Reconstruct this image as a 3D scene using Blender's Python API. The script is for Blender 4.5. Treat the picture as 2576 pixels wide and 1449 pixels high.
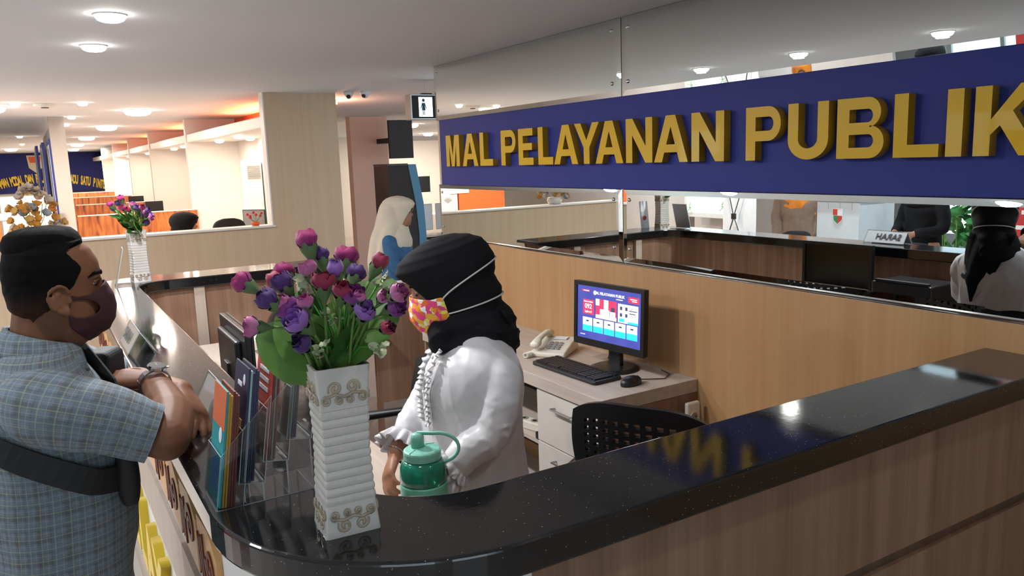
import bpy, bmesh, math, random
from mathutils import Vector, Matrix, Euler, noise as mnoise
random.seed(7)
for o in list(bpy.data.objects):
    bpy.data.objects.remove(o)
SC = bpy.context.scene
COL = SC.collection
PI = math.pi

# ------------------------------------------------------------------ camera
YAW, PITCH, ROLL, FPX = math.radians(58.9625), math.radians(-9.3374), math.radians(-2.0077), 1992.49
CAM_Z = 1.68
def cam_basis():
    f = Vector((math.cos(YAW) * math.cos(PITCH), math.sin(YAW) * math.cos(PITCH), math.sin(PITCH)))
    r = Vector((math.sin(YAW), -math.cos(YAW), 0))
    u = r.cross(f)
    r2 = r * math.cos(ROLL) + u * math.sin(ROLL)
    u2 = u * math.cos(ROLL) - r * math.sin(ROLL)
    return r2, u2, f
_r, _u, _f = cam_basis()
cd = bpy.data.cameras.new('camera')
cd.sensor_width = 36.0
cd.lens = FPX / 2576 * 36.0
cd.clip_start = 0.05
cam = bpy.data.objects.new('camera', cd)
COL.objects.link(cam)
cam.matrix_world = Matrix(((_r.x, _u.x, -_f.x, 0), (_r.y, _u.y, -_f.y, 0), (_r.z, _u.z, -_f.z, CAM_Z), (0, 0, 0, 1)))
SC.camera = cam

# ------------------------------------------------------------------ world, colour management
W = bpy.data.worlds.new('sky')
SC.world = W
W.use_nodes = True
bg = W.node_tree.nodes['Background']
bg.inputs[0].default_value = (0.72, 0.88, 1.0, 1)
bg.inputs[1].default_value = 2.0
SC.view_settings.view_transform = 'Standard'
SC.view_settings.look = 'None'
SC.view_settings.gamma = 1.0
SC.view_settings.exposure = 0.6
SC.view_settings.use_curve_mapping = False
try:
    SC.cycles.use_denoising = True
    SC.cycles.sample_clamp_indirect = 4.0
    SC.cycles.use_adaptive_sampling = True
    SC.cycles.adaptive_threshold = 0.05
    SC.cycles.max_bounces = 6
    SC.cycles.diffuse_bounces = 3
    SC.cycles.glossy_bounces = 4
    SC.cycles.transmission_bounces = 8
    SC.cycles.transparent_max_bounces = 10
    SC.cycles.caustics_reflective = False
    SC.cycles.caustics_refractive = False
except Exception:
    pass
LAMP = 18.0            # glow of the lamp diffusers
P_SMALL, P_BIG, P_SPOT, P_BOOTH, P_CORR = 15.0, 16.0, 4.0, 2.3, 50.0     # watts of each kind of lamp
C_WARM, C_WARMER, C_COOL = (0.97, 0.97, 1.0), (1.0, 0.84, 0.70), (0.82, 0.92, 1.0)

# ------------------------------------------------------------------ materials
def new_mat(name):
    m = bpy.data.materials.new(name)
    m.use_nodes = True
    return m, m.node_tree.nodes, m.node_tree.links, m.node_tree.nodes['Principled BSDF']
def setp(b, **k):
    for key, v in k.items():
        key = key.replace('_', ' ')
        if key in b.inputs:
            b.inputs[key].default_value = v
def rgba(c):
    return (c[0], c[1], c[2], 1)
def plain(name, c, rough=0.5, metal=0.0, var=0.06, nscale=14, bump=0.0, bscale=200, **k):
    """colour with a little procedural variation"""
    m, n, l, b = new_mat(name)
    setp(b, Roughness=rough, Metallic=metal, **k)
    tc = n.new('ShaderNodeTexCoord')
    nz = n.new('ShaderNodeTexNoise'); nz.inputs['Scale'].default_value = nscale; nz.inputs['Detail'].default_value = 3
    l.new(tc.outputs['Object'], nz.inputs['Vector'])
    mx = n.new('ShaderNodeMixRGB')
    mx.inputs[1].default_value = rgba([max(0, x * (1 - var)) for x in c])
    mx.inputs[2].default_value = rgba([min(1, x * (1 + var)) for x in c])
    l.new(nz.outputs['Fac'], mx.inputs[0]); l.new(mx.outputs[0], b.inputs['Base Color'])
    if bump:
        n2 = n.new('ShaderNodeTexNoise'); n2.inputs['Scale'].default_value = bscale
        l.new(tc.outputs['Object'], n2.inputs['Vector'])
        bp = n.new('ShaderNodeBump'); bp.inputs['Strength'].default_value = bump; bp.inputs['Distance'].default_value = 0.002
        l.new(n2.outputs['Fac'], bp.inputs['Height']); l.new(bp.outputs[0], b.inputs['Normal'])
    return m
def wood(name, c1, c2, c3=None, sx=18, sz=0.7, sy=None, rough=0.45, fine=0.5, vec='Object', rot=(0, 0, 0), spec=0.35):
    """laminate with grain running along local z"""
    m, n, l, b = new_mat(name)
    setp(b, Roughness=rough)
    b.inputs['Specular IOR Level'].default_value = spec
    tc = n.new('ShaderNodeTexCoord')
    mp = n.new('ShaderNodeMapping'); mp.inputs['Scale'].default_value = (sx, sy or sx, sz); mp.inputs['Rotation'].default_value = rot
    mp.vector_type = 'TEXTURE' if False else 'POINT'
    l.new(tc.outputs[vec], mp.inputs[0])
    n1 = n.new('ShaderNodeTexNoise'); n1.inputs['Scale'].default_value = 1.0; n1.inputs['Detail'].default_value = 4; n1.inputs['Roughness'].default_value = 0.6
    l.new(mp.outputs[0], n1.inputs['Vector'])
    n2 = n.new('ShaderNodeTexNoise'); n2.inputs['Scale'].default_value = 7.0; n2.inputs['Detail'].default_value = 3
    l.new(mp.outputs[0], n2.inputs['Vector'])
    mxf = n.new('ShaderNodeMixRGB'); mxf.inputs[0].default_value = fine * 0.5
    l.new(n1.outputs['Fac'], mxf.inputs[1]); l.new(n2.outputs['Fac'], mxf.inputs[2])
    cr = n.new('ShaderNodeValToRGB')
    cr.color_ramp.elements[0].position = 0.32; cr.color_ramp.elements[0].color = rgba(c1)
    cr.color_ramp.elements[1].position = 0.68; cr.color_ramp.elements[1].color = rgba(c2)
    if c3:
        e = cr.color_ramp.elements.new(0.5); e.color = rgba(c3)
    l.new(mxf.outputs[0], cr.inputs[0]); l.new(cr.outputs[0], b.inputs['Base Color'])
    return m
def emit(name, c, s):
    m, n, l, b = new_mat(name)
    setp(b, Roughness=0.4)
    b.inputs['Base Color'].default_value = rgba(c)
    b.inputs['Emission Color'].default_value = rgba(c)
    b.inputs['Emission Strength'].default_value = s
    return m
def glassy(name, c=(1, 1, 1), rough=0.0, ior=1.49, alpha=None):
    m, n, l, b = new_mat(name)
    setp(b, Roughness=rough, IOR=ior)
    b.inputs['Base Color'].default_value = rgba(c)
    b.inputs['Transmission Weight'].default_value = 1.0
    return m

M = {}
M['ceiling'] = plain('ceiling_paint', (0.78, 0.82, 0.87), 0.75, var=0.03, nscale=1.2, bump=0.05)
M['white_wall'] = plain('white_wall_paint', (0.80, 0.77, 0.73), 0.7, var=0.03, nscale=2)
M['booth_white'] = plain('booth_white_laminate', (0.86, 0.80, 0.74), 0.45, var=0.03, nscale=3)
M['salmon'] = plain('salmon_wall_paint', (0.80, 0.58, 0.48), 0.7, var=0.03, nscale=2)
M['coral'] = plain('coral_glow_wall', (0.85, 0.48, 0.36), 0.7, var=0.04, nscale=2)  # orange light on the passage wall is put into this colour
M['orange_paint'] = plain('orange_red_paint', (0.80, 0.12, 0.02), 0.5, var=0.05)
M['beige_wood'] = wood('pale_beige_laminate', (0.59, 0.42, 0.27), (0.66, 0.49, 0.33), sx=30, sz=0.5, rough=0.5)
M['honey_wood'] = wood('honey_beech_laminate', (0.41, 0.22, 0.097), (0.48, 0.285, 0.135), sx=26, sz=0.45, rough=0.4)
M['grey_wood'] = wood('grey_brown_laminate', (0.20, 0.108, 0.066), (0.36, 0.215, 0.142), (0.27, 0.155, 0.098), sx=20, sz=0.4, rough=0.5)
M['pale_wood'] = wood('pale_ash_laminate', (0.42, 0.34, 0.28), (0.58, 0.49, 0.41), sx=26, sy=1.2, sz=26, rough=0.4)
M['trim_wood'] = wood('pale_trim_laminate', (0.42, 0.34, 0.27), (0.52, 0.43, 0.35), sx=24, sz=0.5, rough=0.5)
M['black_plastic'] = plain('black_plastic', (0.012, 0.012, 0.013), 0.35)
M['black_matte'] = plain('black_matte', (0.01, 0.01, 0.011), 0.7)
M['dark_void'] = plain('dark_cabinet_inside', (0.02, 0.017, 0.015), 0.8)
M['chrome'] = plain('chrome_steel', (0.72, 0.72, 0.72), 0.12, metal=1.0, var=0.02)
M['steel'] = plain('brushed_steel', (0.5, 0.5, 0.5), 0.3, metal=1.0, var=0.05)
M['white_plastic'] = plain('white_plastic', (0.78, 0.77, 0.74), 0.4)
M['cream_plastic'] = plain('cream_plastic', (0.74, 0.69, 0.58), 0.4)
M['paper'] = plain('white_paper', (0.80, 0.80, 0.82), 0.7)
M['sign_blue'] = plain('royal_blue_panel', (0.028, 0.036, 0.20), 0.5, var=0.04, nscale=3, Specular_IOR_Level=0.15)
M['sign_gold'] = plain('mustard_gold_acrylic', (0.60, 0.36, 0.003), 0.35, var=0.05, nscale=6, Specular_IOR_Level=0.2)
M['sign_gold'].node_tree.nodes['Principled BSDF'].inputs['Coat Weight'].default_value = 0.3
M['sign_gold'].node_tree.nodes['Principled BSDF'].inputs['Coat Roughness'].default_value = 0.03
M['sign_gold_side'] = plain('dark_gold_acrylic_edge', (0.36, 0.20, 0.004), 0.35, var=0.08)
M['gold_letters'] = plain('yellow_gold_letters', (0.75, 0.45, 0.03), 0.4)
m, n, l, b = new_mat('silver_mirror_glass')
setp(b, Roughness=0.0, Metallic=1.0); b.inputs['Base Color'].default_value = (0.72, 0.77, 0.76, 1)
M['mirror'] = m
# polished black granite with pale specks
m, n, l, b = new_mat('polished_black_granite')
setp(b, Roughness=0.085)
b.inputs['Specular IOR Level'].default_value = 0.75
tc = n.new('ShaderNodeTexCoord')
vo = n.new('ShaderNodeTexVoronoi'); vo.inputs['Scale'].default_value = 230
l.new(tc.outputs['Object'], vo.inputs['Vector'])
lt = n.new('ShaderNodeMath'); lt.operation = 'LESS_THAN'; lt.inputs[1].default_value = 0.2
l.new(vo.outputs['Distance'], lt.inputs[0])
wn = n.new('ShaderNodeTexWhiteNoise'); l.new(vo.outputs['Position'], wn.inputs['Vector'])
g2 = n.new('ShaderNodeMath'); g2.operation = 'GREATER_THAN'; g2.inputs[1].default_value = 0.94
l.new(wn.outputs['Value'], g2.inputs[0])
mu = n.new('ShaderNodeMath'); mu.operation = 'MULTIPLY'
l.new(lt.outputs[0], mu.inputs[0]); l.new(g2.outputs[0], mu.inputs[1])
mx = n.new('ShaderNodeMixRGB'); mx.inputs[1].default_value = (0.008, 0.0085, 0.009, 1); mx.inputs[2].default_value = (0.32, 0.30, 0.26, 1)
l.new(mu.outputs[0], mx.inputs[0]); l.new(mx.outputs[0], b.inputs['Base Color'])
nz = n.new('ShaderNodeTexNoise'); nz.inputs['Scale'].default_value = 60
l.new(tc.outputs['Object'], nz.inputs['Vector'])
bp = n.new('ShaderNodeBump'); bp.inputs['Strength'].default_value = 0.03; bp.inputs['Distance'].default_value = 0.002
l.new(nz.outputs['Fac'], bp.inputs['Height']); l.new(bp.outputs[0], b.inputs['Normal'])
M['granite'] = m
# floor tiles: polished beige stone
M['floor'] = plain('polished_beige_tile', (0.56, 0.50, 0.45), 0.18, var=0.08, nscale=3)
# orange marbled laminate on the booth desks
m, n, l, b = new_mat('orange_brown_burl_laminate')
setp(b, Roughness=0.35)
tc = n.new('ShaderNodeTexCoord')
mp = n.new('ShaderNodeMapping'); mp.inputs['Scale'].default_value = (15, 15, 2.6)
l.new(tc.outputs['Object'], mp.inputs[0])
n1 = n.new('ShaderNodeTexNoise'); n1.inputs['Scale'].default_value = 1.3; n1.inputs['Detail'].default_value = 8; n1.inputs['Distortion'].default_value = 0.5
l.new(mp.outputs[0], n1.inputs['Vector'])
cr = n.new('ShaderNodeValToRGB'); el = cr.color_ramp.elements
el[0].position = 0.32; el[0].color = (0.13, 0.05, 0.03, 1)
el[1].position = 0.72; el[1].color = (0.62, 0.27, 0.08, 1)
e = el.new(0.44); e.color = (0.36, 0.10, 0.035, 1)
e = el.new(0.57); e.color = (0.56, 0.17, 0.045, 1)
l.new(n1.outputs['Fac'], cr.inputs[0]); l.new(cr.outputs[0], b.inputs['Base Color'])
M['burl'] = m
M['lamp'] = emit('warm_downlight_diffuser', (1.0, 0.94, 0.86), LAMP)
M['lamp_big'] = emit('round_panel_diffuser', (1.0, 0.92, 0.80), LAMP)
M['lamp_cool'] = emit('cool_downlight_diffuser', (0.90, 0.96, 1.0), LAMP)
for q in ('lamp', 'lamp_big', 'lamp_cool'):
    M[q].cycles.emission_sampling = 'NONE'      # the disc lamp in front of each diffuser carries the light
def sheet_mat(name, tint):
    m, n, l, b = new_mat(name)
    tr = n.new('ShaderNodeBsdfTransparent'); tr.inputs[0].default_value = rgba(tint)
    gl = n.new('ShaderNodeBsdfGlossy'); gl.inputs['Roughness'].default_value = 0.02
    lw = n.new('ShaderNodeLayerWeight')
    pw = n.new('ShaderNodeMath'); pw.operation = 'POWER'; pw.inputs[1].default_value = 2.0; l.new(lw.outputs['Facing'], pw.inputs[0])
    fr = n.new('ShaderNodeMath'); fr.operation = 'MULTIPLY_ADD'; fr.inputs[1].default_value = 0.7; fr.inputs[2].default_value = 0.045; l.new(pw.outputs[0], fr.inputs[0])
    ms = n.new('ShaderNodeMixShader'); l.new(fr.outputs[0], ms.inputs[0]); l.new(tr.outputs[0], ms.inputs[1]); l.new(gl.outputs[0], ms.inputs[2])
    l.new(ms.outputs[0], n['Material Output'].inputs['Surface'])
    return m
M['acrylic'] = sheet_mat('clear_acrylic_sheet', (0.95, 0.96, 0.96))
M['acrylic_edge'] = plain('polished_acrylic_edge', (0.42, 0.44, 0.45), 0.15)
M['window_glass'] = sheet_mat('clear_window_glass', (0.97, 0.98, 0.98))

# ------------------------------------------------------------------ mesh builder
class MB:
    def __init__(s):
        s.v = []; s.f = []; s.m = []; s.uv = {}
    def add(s, verts, faces, mi=0, T=None):
        k = len(s.v)
        for p in verts:
            p = Vector(p)
            s.v.append(T @ p if T is not None else p)
        for f in faces:
            s.f.append([i + k for i in f]); s.m.append(mi)
        return k
    def box(s, x0, x1, y0, y1, z0, z1, mi=0, T=None):
        V = [(x0, y0, z0), (x1, y0, z0), (x1, y1, z0), (x0, y1, z0), (x0, y0, z1), (x1, y0, z1), (x1, y1, z1), (x0, y1, z1)]
        F = [(0, 3, 2, 1), (4, 5, 6, 7), (0, 1, 5, 4), (1, 2, 6, 5), (2, 3, 7, 6), (3, 0, 4, 7)]
        s.add(V, F, mi, T); return s
    def prism(s, poly, a, b, axis='z', mi=0, T=None, side_mi=None):
        """extrude a 2-D outline (counter-clockwise) from a to b along axis"""
        def P(p, t):
            if axis == 'z': return (p[0], p[1], t)
            if axis == 'x': return (t, p[0], p[1])
            return (p[0], t, p[1])
        n = len(poly)
        V = [P(p, a) for p in poly] + [P(p, b) for p in poly]
        F = [tuple(range(n))[::-1], tuple(range(n, 2 * n))]
        s.add(V, F, mi, T)
        k = len(s.v) - 2 * n
        for i in range(n):
            j = (i + 1) % n
            s.f.append([k + i, k + j, k + n + j, k + n + i]); s.m.append(mi if side_mi is None else side_mi)
        return s
    def rings(s, R, cap=True, mi=0, T=None, closed=True, uv=False):
        n = len(R[0]); V = [p for r in R for p in r]
        F = []
        UV = []
        for i in range(len(R) - 1):
            for j in range(n if closed else n - 1):
                k = (j + 1) % n
                F.append((i * n + j, i * n + k, (i + 1) * n + k, (i + 1) * n + j))
        k0 = s.add(V, F, mi, T)
        if cap:
            s.f.append([k0 + j for j in range(n)][::-1]); s.m.append(mi)
            s.f.append([k0 + (len(R) - 1) * n + j for j in range(n)]); s.m.append(mi)
        return s
    def tube(s, pts, r, n=8, cap=True, mi=0, T=None):
        pts = [Vector(p) for p in pts]
        if not hasattr(r, '__len__'): r = [r] * len(pts)
        R = []; up = None
        for i, p in enumerate(pts):
            a = pts[max(i - 1, 0)]; c = pts[min(i + 1, len(pts) - 1)]
            d = (c - a).normalized()
            if up is None:
                up = Vector((0, 0, 1)) if abs(d.z) < 0.9 else Vector((1, 0, 0))
            sd = d.cross(up)
            if sd.length < 1e-5: sd = d.cross(Vector((0, 1, 0)))
            sd.normalize(); up = sd.cross(d).normalized()
            R.append([p + (sd * math.cos(2 * PI * k / n) + up * math.sin(2 * PI * k / n)) * r[i] for k in range(n)])
        R = [ring[::-1] for ring in R]
        return s.rings(R, cap, mi, T)
    def lathe(s, prof, n=24, c=(0, 0, 0), mi=0, cap=True, T=None):
        R = [[(c[0] + r * math.cos(2 * PI * k / n), c[1] + r * math.sin(2 * PI * k / n), c[2] + z) for k in range(n)] for r, z in prof]
        return s.rings(R, cap, mi, T)
    def ell(s, c, r, n=16, m=10, mi=0, T=None, R=None):
        c = Vector(c); rr = []
        for i in range(1, m):
            t = PI * i / m
            ring = []
            for k in range(n):
                a = 2 * PI * k / n
                p = Vector((r[0] * math.sin(t) * math.cos(a), r[1] * math.sin(t) * math.sin(a), -r[2] * math.cos(t)))
                if R is not None: p = R @ p
                ring.append(c + p)
            rr.append(ring)
        k0 = len(s.v)
        s.rings(rr, False, mi, T)
        b0 = Vector((0, 0, -r[2])); t0 = Vector((0, 0, r[2]))
        if R is not None: b0 = R @ b0; t0 = R @ t0
        kb = s.add([c + b0, c + t0], [], mi, T)
        for k in range(n):
            s.f.append([kb, k0 + (k + 1) % n, k0 + k]); s.m.append(mi)
            L = k0 + (m - 2) * n
            s.f.append([kb + 1, L + k, L + (k + 1) % n]); s.m.append(mi)
        return s
    def mesh(s, name, smooth=False, bevel=0.0, bseg=2, weld=False):
        me = bpy.data.meshes.new(name)
        me.from_pydata([tuple(p) for p in s.v], [], s.f)
        me.update()
        for p, mi in zip(me.polygons, s.m): p.material_index = mi
        if bevel or weld:
            bm = bmesh.new(); bm.from_mesh(me)
            if weld: bmesh.ops.remove_doubles(bm, verts=bm.verts, dist=1e-5)
            if bevel:
                bm.normal_update()
                ed = [e for e in bm.edges if len(e.link_faces) == 2 and e.calc_face_angle(0) > 0.5]
                bmesh.ops.bevel(bm, geom=ed, offset=bevel, segments=bseg, affect='EDGES', profile=0.5, clamp_overlap=True)
            bm.to_mesh(me); bm.free()
        if smooth:
            me.polygons.foreach_set('use_smooth', [True] * len(me.polygons))
        return me
    def build(s, name, mats, parent=None, smooth=False, bevel=0.0, bseg=2, loc=None, rot=None, weld=False):
        me = s.mesh(name, smooth, bevel, bseg, weld)
        return link(name, me, mats, parent, loc, rot)
def link(name, me, mats, parent=None, loc=None, rot=None):
    if not isinstance(mats, (list, tuple)): mats = [mats]
    if not me.materials:
        for q in mats: me.materials.append(M[q] if isinstance(q, str) else q)
    o = bpy.data.objects.new(name, me); COL.objects.link(o)
    if parent is not None: o.parent = parent
    if loc is not None: o.location = loc
    if rot is not None: o.rotation_euler = rot
    return o
def tag(o, label, cat, group=None, kind=None):
    o['label'] = label; o['category'] = cat
    if group: o['group'] = group
    if kind: o['kind'] = kind
    return o
def thing(name, label, cat, loc=(0, 0, 0), rz=0.0, group=None, rot=None):
    o = bpy.data.objects.new(name, None); COL.objects.link(o)
    o.empty_display_size = 0.05
    o.location = loc; o.rotation_euler = rot if rot else (0, 0, rz)
    return tag(o, label, cat, group)
def struct(o, label=None):
    o['kind'] = 'structure'
    if label: o['label'] = label
    return o
def copy_tree(o, parent=None):
    c = o.copy(); COL.objects.link(c); c.parent = parent
    for ch in list(o.children): copy_tree(ch, c)
    return c
def rrect(x0, x1, y0, y1, r, n=5):
    P = []
    for cx, cy, a in ((x1 - r, y1 - r, 0), (x0 + r, y1 - r, 90), (x0 + r, y0 + r, 180), (x1 - r, y0 + r, 270)):
        for k in range(n + 1):
            t = math.radians(a + 90 * k / n); P.append((cx + r * math.cos(t), cy + r * math.sin(t)))
    return P
def curve_mesh(splines, depth, bevel=0.0):
    """filled 2-D outline with holes, extruded: front face at +depth"""
    cu = bpy.data.curves.new('outline', 'CURVE'); cu.dimensions = '2D'; cu.fill_mode = 'BOTH'
    for sp in splines:
        q = cu.splines.new('POLY'); q.points.add(len(sp) - 1)
        for i, p in enumerate(sp): q.points[i].co = (p[0], p[1], 0, 1)
        q.use_cyclic_u = True
    cu.extrude = depth / 2
    o = bpy.data.objects.new('outline', cu); COL.objects.link(o)
    dg = bpy.context.evaluated_depsgraph_get()
    me = bpy.data.meshes.new_from_object(o.evaluated_get(dg))
    bpy.data.objects.remove(o); bpy.data.curves.remove(cu)
    me.transform(Matrix.Translation((0, 0, depth / 2)))
    me.materials.clear()
    return me
def text_mesh(body, size, depth=0.0, bold=0.0, align='CENTER', spacing=1.0):
    cu = bpy.data.curves.new('lettering', 'FONT'); cu.body = body; cu.size = size
    cu.extrude = depth / 2; cu.offset = bold; cu.align_x = align; cu.align_y = 'CENTER'; cu.space_character = spacing
    o = bpy.data.objects.new('lettering', cu); COL.objects.link(o)
    dg = bpy.context.evaluated_depsgraph_get()
    me = bpy.data.meshes.new_from_object(o.evaluated_get(dg))
    bpy.data.objects.remove(o); bpy.data.curves.remove(cu)
    me.materials.clear()
    return me
def frame_mat(origin, xdir, ydir):
    """matrix whose local x, y follow the given world directions (z = x cross y)"""
    x = Vector(xdir).normalized(); y = Vector(ydir).normalized(); z = x.cross(y)
    o = Vector(origin)
    return Matrix(((x.x, y.x, z.x, o.x), (x.y, y.y, z.y, o.y), (x.z, y.z, z.z, o.z), (0, 0, 0, 1)))
# ================================================================== THE ROOM
CZ = 2.27            # ceiling height
XW = 2.31            # sign wall face
def slab(name, x0, x1, y0, y1, z0, z1, mat, label=None):
    return struct(MB().box(x0, x1, y0, y1, z0, z1).build(name, mat), label)
slab('floor', -6.2, 9.0, -4.2, 26.0, -0.1, 0.0, 'floor', 'polished beige tile floor')
slab('ceiling', -6.2, 9.0, -4.2, 26.0, CZ, CZ + 0.12, 'ceiling', 'flat pale grey ceiling')
slab('wall_right', XW, XW + 0.16, -4.2, 4.70, 0, CZ, 'beige_wood')
slab('wall_far', -6.2, 9.0, 25.9, 26.0, 0, CZ, 'white_wall')
slab('wall_corridor', 8.9, 9.0, 4.7, 26.0, 0, CZ, 'white_wall')
# honey coloured lower lining of the sign wall
struct(MB().box(XW - 0.025, XW, -4.2, 4.70, 0, 1.181).build('wall_lining', 'honey_wood', bevel=0.002), 'honey beech laminate lining below the mirror')
struct(MB().box(XW - 0.027, XW - 0.0, -4.2, 4.70, 1.1815, 1.1850).build('trim_1', 'chrome'), 'thin metal strip under the mirror')
# glazed street side behind the camera, plus a smaller window behind the plants
def win_wall(name, T, piers, L, zb, zt, first):
    """wall along local x with openings between piers; thickness along local y"""
    mb = MB()
    for a, b2 in piers: mb.box(a, b2, 0, 0.15, 0, CZ, T=T)
    for i in range(len(piers) - 1):
        mb.box(piers[i][1], piers[i + 1][0], 0, 0.15, 0, zb, T=T); mb.box(piers[i][1], piers[i + 1][0], 0, 0.15, zt, CZ, T=T)
    struct(mb.build(name, 'white_wall'), 'white wall with street windows')
    for i in range(len(piers) - 1):
        a, b2 = piers[i][1], piers[i + 1][0]; h = (a + b2) / 2
        w = MB().box(a, a + 0.05, 0.05, 0.1, zb, zt, T=T).box(b2 - 0.05, b2, 0.05, 0.1, zb, zt, T=T)
        w.box(a + 0.05, b2 - 0.05, 0.05, 0.1, zb, zb + 0.05, T=T).box(a + 0.05, b2 - 0.05, 0.05, 0.1, zt - 0.05, zt, T=T).box(h - 0.025, h + 0.025, 0.05, 0.1, zb + 0.05, zt - 0.05, T=T)
        fo = struct(w.build('window_%d' % (first + i), 'white_plastic'), 'white framed street window')
        for c0, c1 in ((a + 0.05, h - 0.025), (h + 0.025, b2 - 0.05)):
            MB().box(c0, c1, 0.07, 0.078, zb + 0.05, zt - 0.05, T=T).build('pane', 'window_glass', fo)
win_wall('wall_back', Matrix.Translation((0, -4.35, 0)), [(-6.2, -5.8), (-3.7, -3.3), (-1.2, -0.8), (1.3, 2.47)], 8, 0.3, 2.15, 1)
win_wall('wall_left', Matrix.Translation((-6.05, 0, 0)) @ Matrix.Rotation(PI / 2, 4, 'Z'), [(-4.35, 4.9), (6.3, 26.0)], 8, 0.4, 2.1, 4)
# half-height wall with wide opening and the square column
slab('wall_low', -0.72, 1.71, 6.63, 6.75, 0, 1.185, 'beige_wood', 'beige laminate half-height wall behind the counter')
slab('trim_2', -0.73, 1.72, 6.60, 6.78, 1.185, 1.20, 'booth_white', 'white ledge strip on the half-height wall')
slab('column', 1.71, 2.315, 6.63, 6.74, 0, CZ, 'beige_wood', 'square column clad in pale beige laminate')
slab('trim_3', 1.700, 1.7105, 6.625, 6.74, 1.20, CZ, 'booth_white', 'white edge strip of the column')
# corridor walls behind the column
slab('wall_salmon', 3.64, 4.15, 9.95, 10.1, 0, CZ, 'salmon', 'salmon pink corridor pier')
slab('wall_coral', 2.32, 3.95, 11.4, 11.5, 0, CZ, 'coral', 'wall at the end of the side passage, coral for its orange glow')
slab('wall_corridor_end', 4.15, 9.0, 17.5, 17.6, 0, CZ, 'white_wall', 'white wall at the far end of the corridor')
slab('wall_corridor_mid', 5.35, 5.75, 13.4, 13.6, 0, 1.95, 'white_wall', 'white corridor screen wall')
slab('trim_4', 4.15, 5.8, 11.0, 11.1, 1.98, 2.04, 'booth_white', 'white door head')
# grey post with display wall running back from it
slab('pillar', 0.27, 0.415, 9.70, 9.82, 0, CZ, plain('grey_post_paint', (0.42, 0.39, 0.36), 0.6), 'slim grey post')
slab('wall_display', 0.29, 0.33, 9.82, 15.2, 0, 2.2, 'white_wall', 'thin white display partition')
# booths: fins, headers, coral strip behind the headers
for k, y in enumerate((10.3, 13.6, 16.5, 19.6, 22.6)):
    struct(MB().box(1.70, 2.296, y, y + 0.10, 0, CZ).build('wall_fin', 'booth_white'), 'white booth partition')
slab('wall_booth_back', 2.296, 2.313, 6.745, 25.9, 0, CZ, 'booth_white', 'white back wall of the booths')
slab('wall_booth_coral', 2.286, 2.2955, 6.745, 25.9, 2.09, CZ, 'orange_paint', 'orange red band above the booths')
ys = [6.75, 10.3, 13.6, 16.5, 19.6, 22.6, 25.9]
for a, b2 in zip(ys[:-1], ys[1:]):
    struct(MB().box(1.71, 1.77, a + (0.1 if a > 8 else 0), b2, 1.99, 2.09).build('trim_header', 'booth_white', bevel=0.01), 'white rounded header across a booth')
    struct(MB().box(1.77, 2.284, a + (0.1 if a > 8 else 0), b2, 1.995, 2.01).build('ceiling_booth', 'booth_white'), 'white lowered ceiling of a booth')

# ================================================================== RECEPTION COUNTER
ZT, TH = 1.10, 0.056
def arc(cx, cy, r, a0, a1, n):
    return [(cx + r * math.cos(math.radians(a0 + (a1 - a0) * k / n)), cy + r * math.sin(math.radians(a0 + (a1 - a0) * k / n))) for k in range(n + 1)]
def u_outline(o):
    """U-shaped ring seen from above; o = inset from the worktop's edge"""
    P = []
    P += [(2.283, 0.965 + o)]
    P += [(2.283, 1.19 - o)]
    P += arc(0.433 + 0.20 - o * 0, 1.19 + 0.20, 0.20 + o, 270, 180, 12)
    P += arc(0.433 + 0.16, 4.535 - 0.16, 0.16 + o, 180, 90, 10)
    P += [(1.645 - o, 4.535 + o), (1.645 - o, 4.82 - o)]
    P += arc(0.206 + 0.30, 4.82 - 0.30, 0.30 - o, 90, 180, 10)
    P += arc(0.203 + 0.40, 0.965 + 0.40, 0.40 - o, 180, 270, 24)
    return P
top = MB().prism(u_outline(0)[::-1], ZT - TH, ZT).build('granite_worktop', 'granite', bevel=0.006, bseg=3)
tag(top, 'polished black granite worktop running round the reception counter', 'worktop')
ctr = thing('reception_counter', 'wood laminate reception counter under the black granite worktop', 'counter', (0.3, 1.1, 0))
def cpart(mb, name, mat, **k):
    o = mb.build(name, mat, ctr, **k); o.location = (-0.3, -1.1, 0); return o
# outer front toward the camera: upper and lower panels with a groove between
cpart(MB().box(0.62, 2.283, 0.998, 1.016, 0.765, ZT - TH), 'front_panel', 'grey_wood')
cpart(MB().box(0.62, 2.283, 0.998, 1.016, 0.0, 0.735), 'front_panel', 'grey_wood')
cpart(MB().box(0.62, 2.283, 1.010, 1.03, 0.70, 0.80), 'groove', wood('dark_groove_laminate', (0.10, 0.06, 0.04), (0.17, 0.11, 0.075), sx=20, sz=0.4))
# curved corner and long side facing the visitor
def curve_wall(o, z0, z1, t=0.012):
    P = [(0.62, 0.965 + o)] + arc(0.603, 1.365, 0.40 - o, 270, 180, 20) + [(0.203 + o, 1.50)]
    Q = [(0.62, 0.965 + o + t)] + arc(0.603, 1.365, 0.40 - o - t, 270, 180, 20) + [(0.203 + o + t, 1.50)]
    return MB().prism(P[::-1] + Q, z0, z1) if False else MB().prism(P + Q[::-1], z0, z1)
cpart(curve_wall(0.035, 0.0, ZT - TH), 'corner_panel', 'white_wall')
cpart(MB().box(0.238, 0.252, 1.50, 4.55, 0.985, ZT - TH), 'top_rail', 'trim_wood')
cpart(MB().box(0.244, 0.252, 1.50, 4.55, 0.0, 0.985), 'side_panel', plain('white_laminate', (0.80, 0.79, 0.80), 0.35, var=0.02))
cpart(MB().box(0.232, 0.2445, 1.50, 4.55, 0.57, 0.745), 'middle_rail', 'trim_wood')
cpart(MB().box(0.232, 0.2445, 1.50, 4.55, 0.0, 0.10), 'plinth', 'trim_wood')
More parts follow.
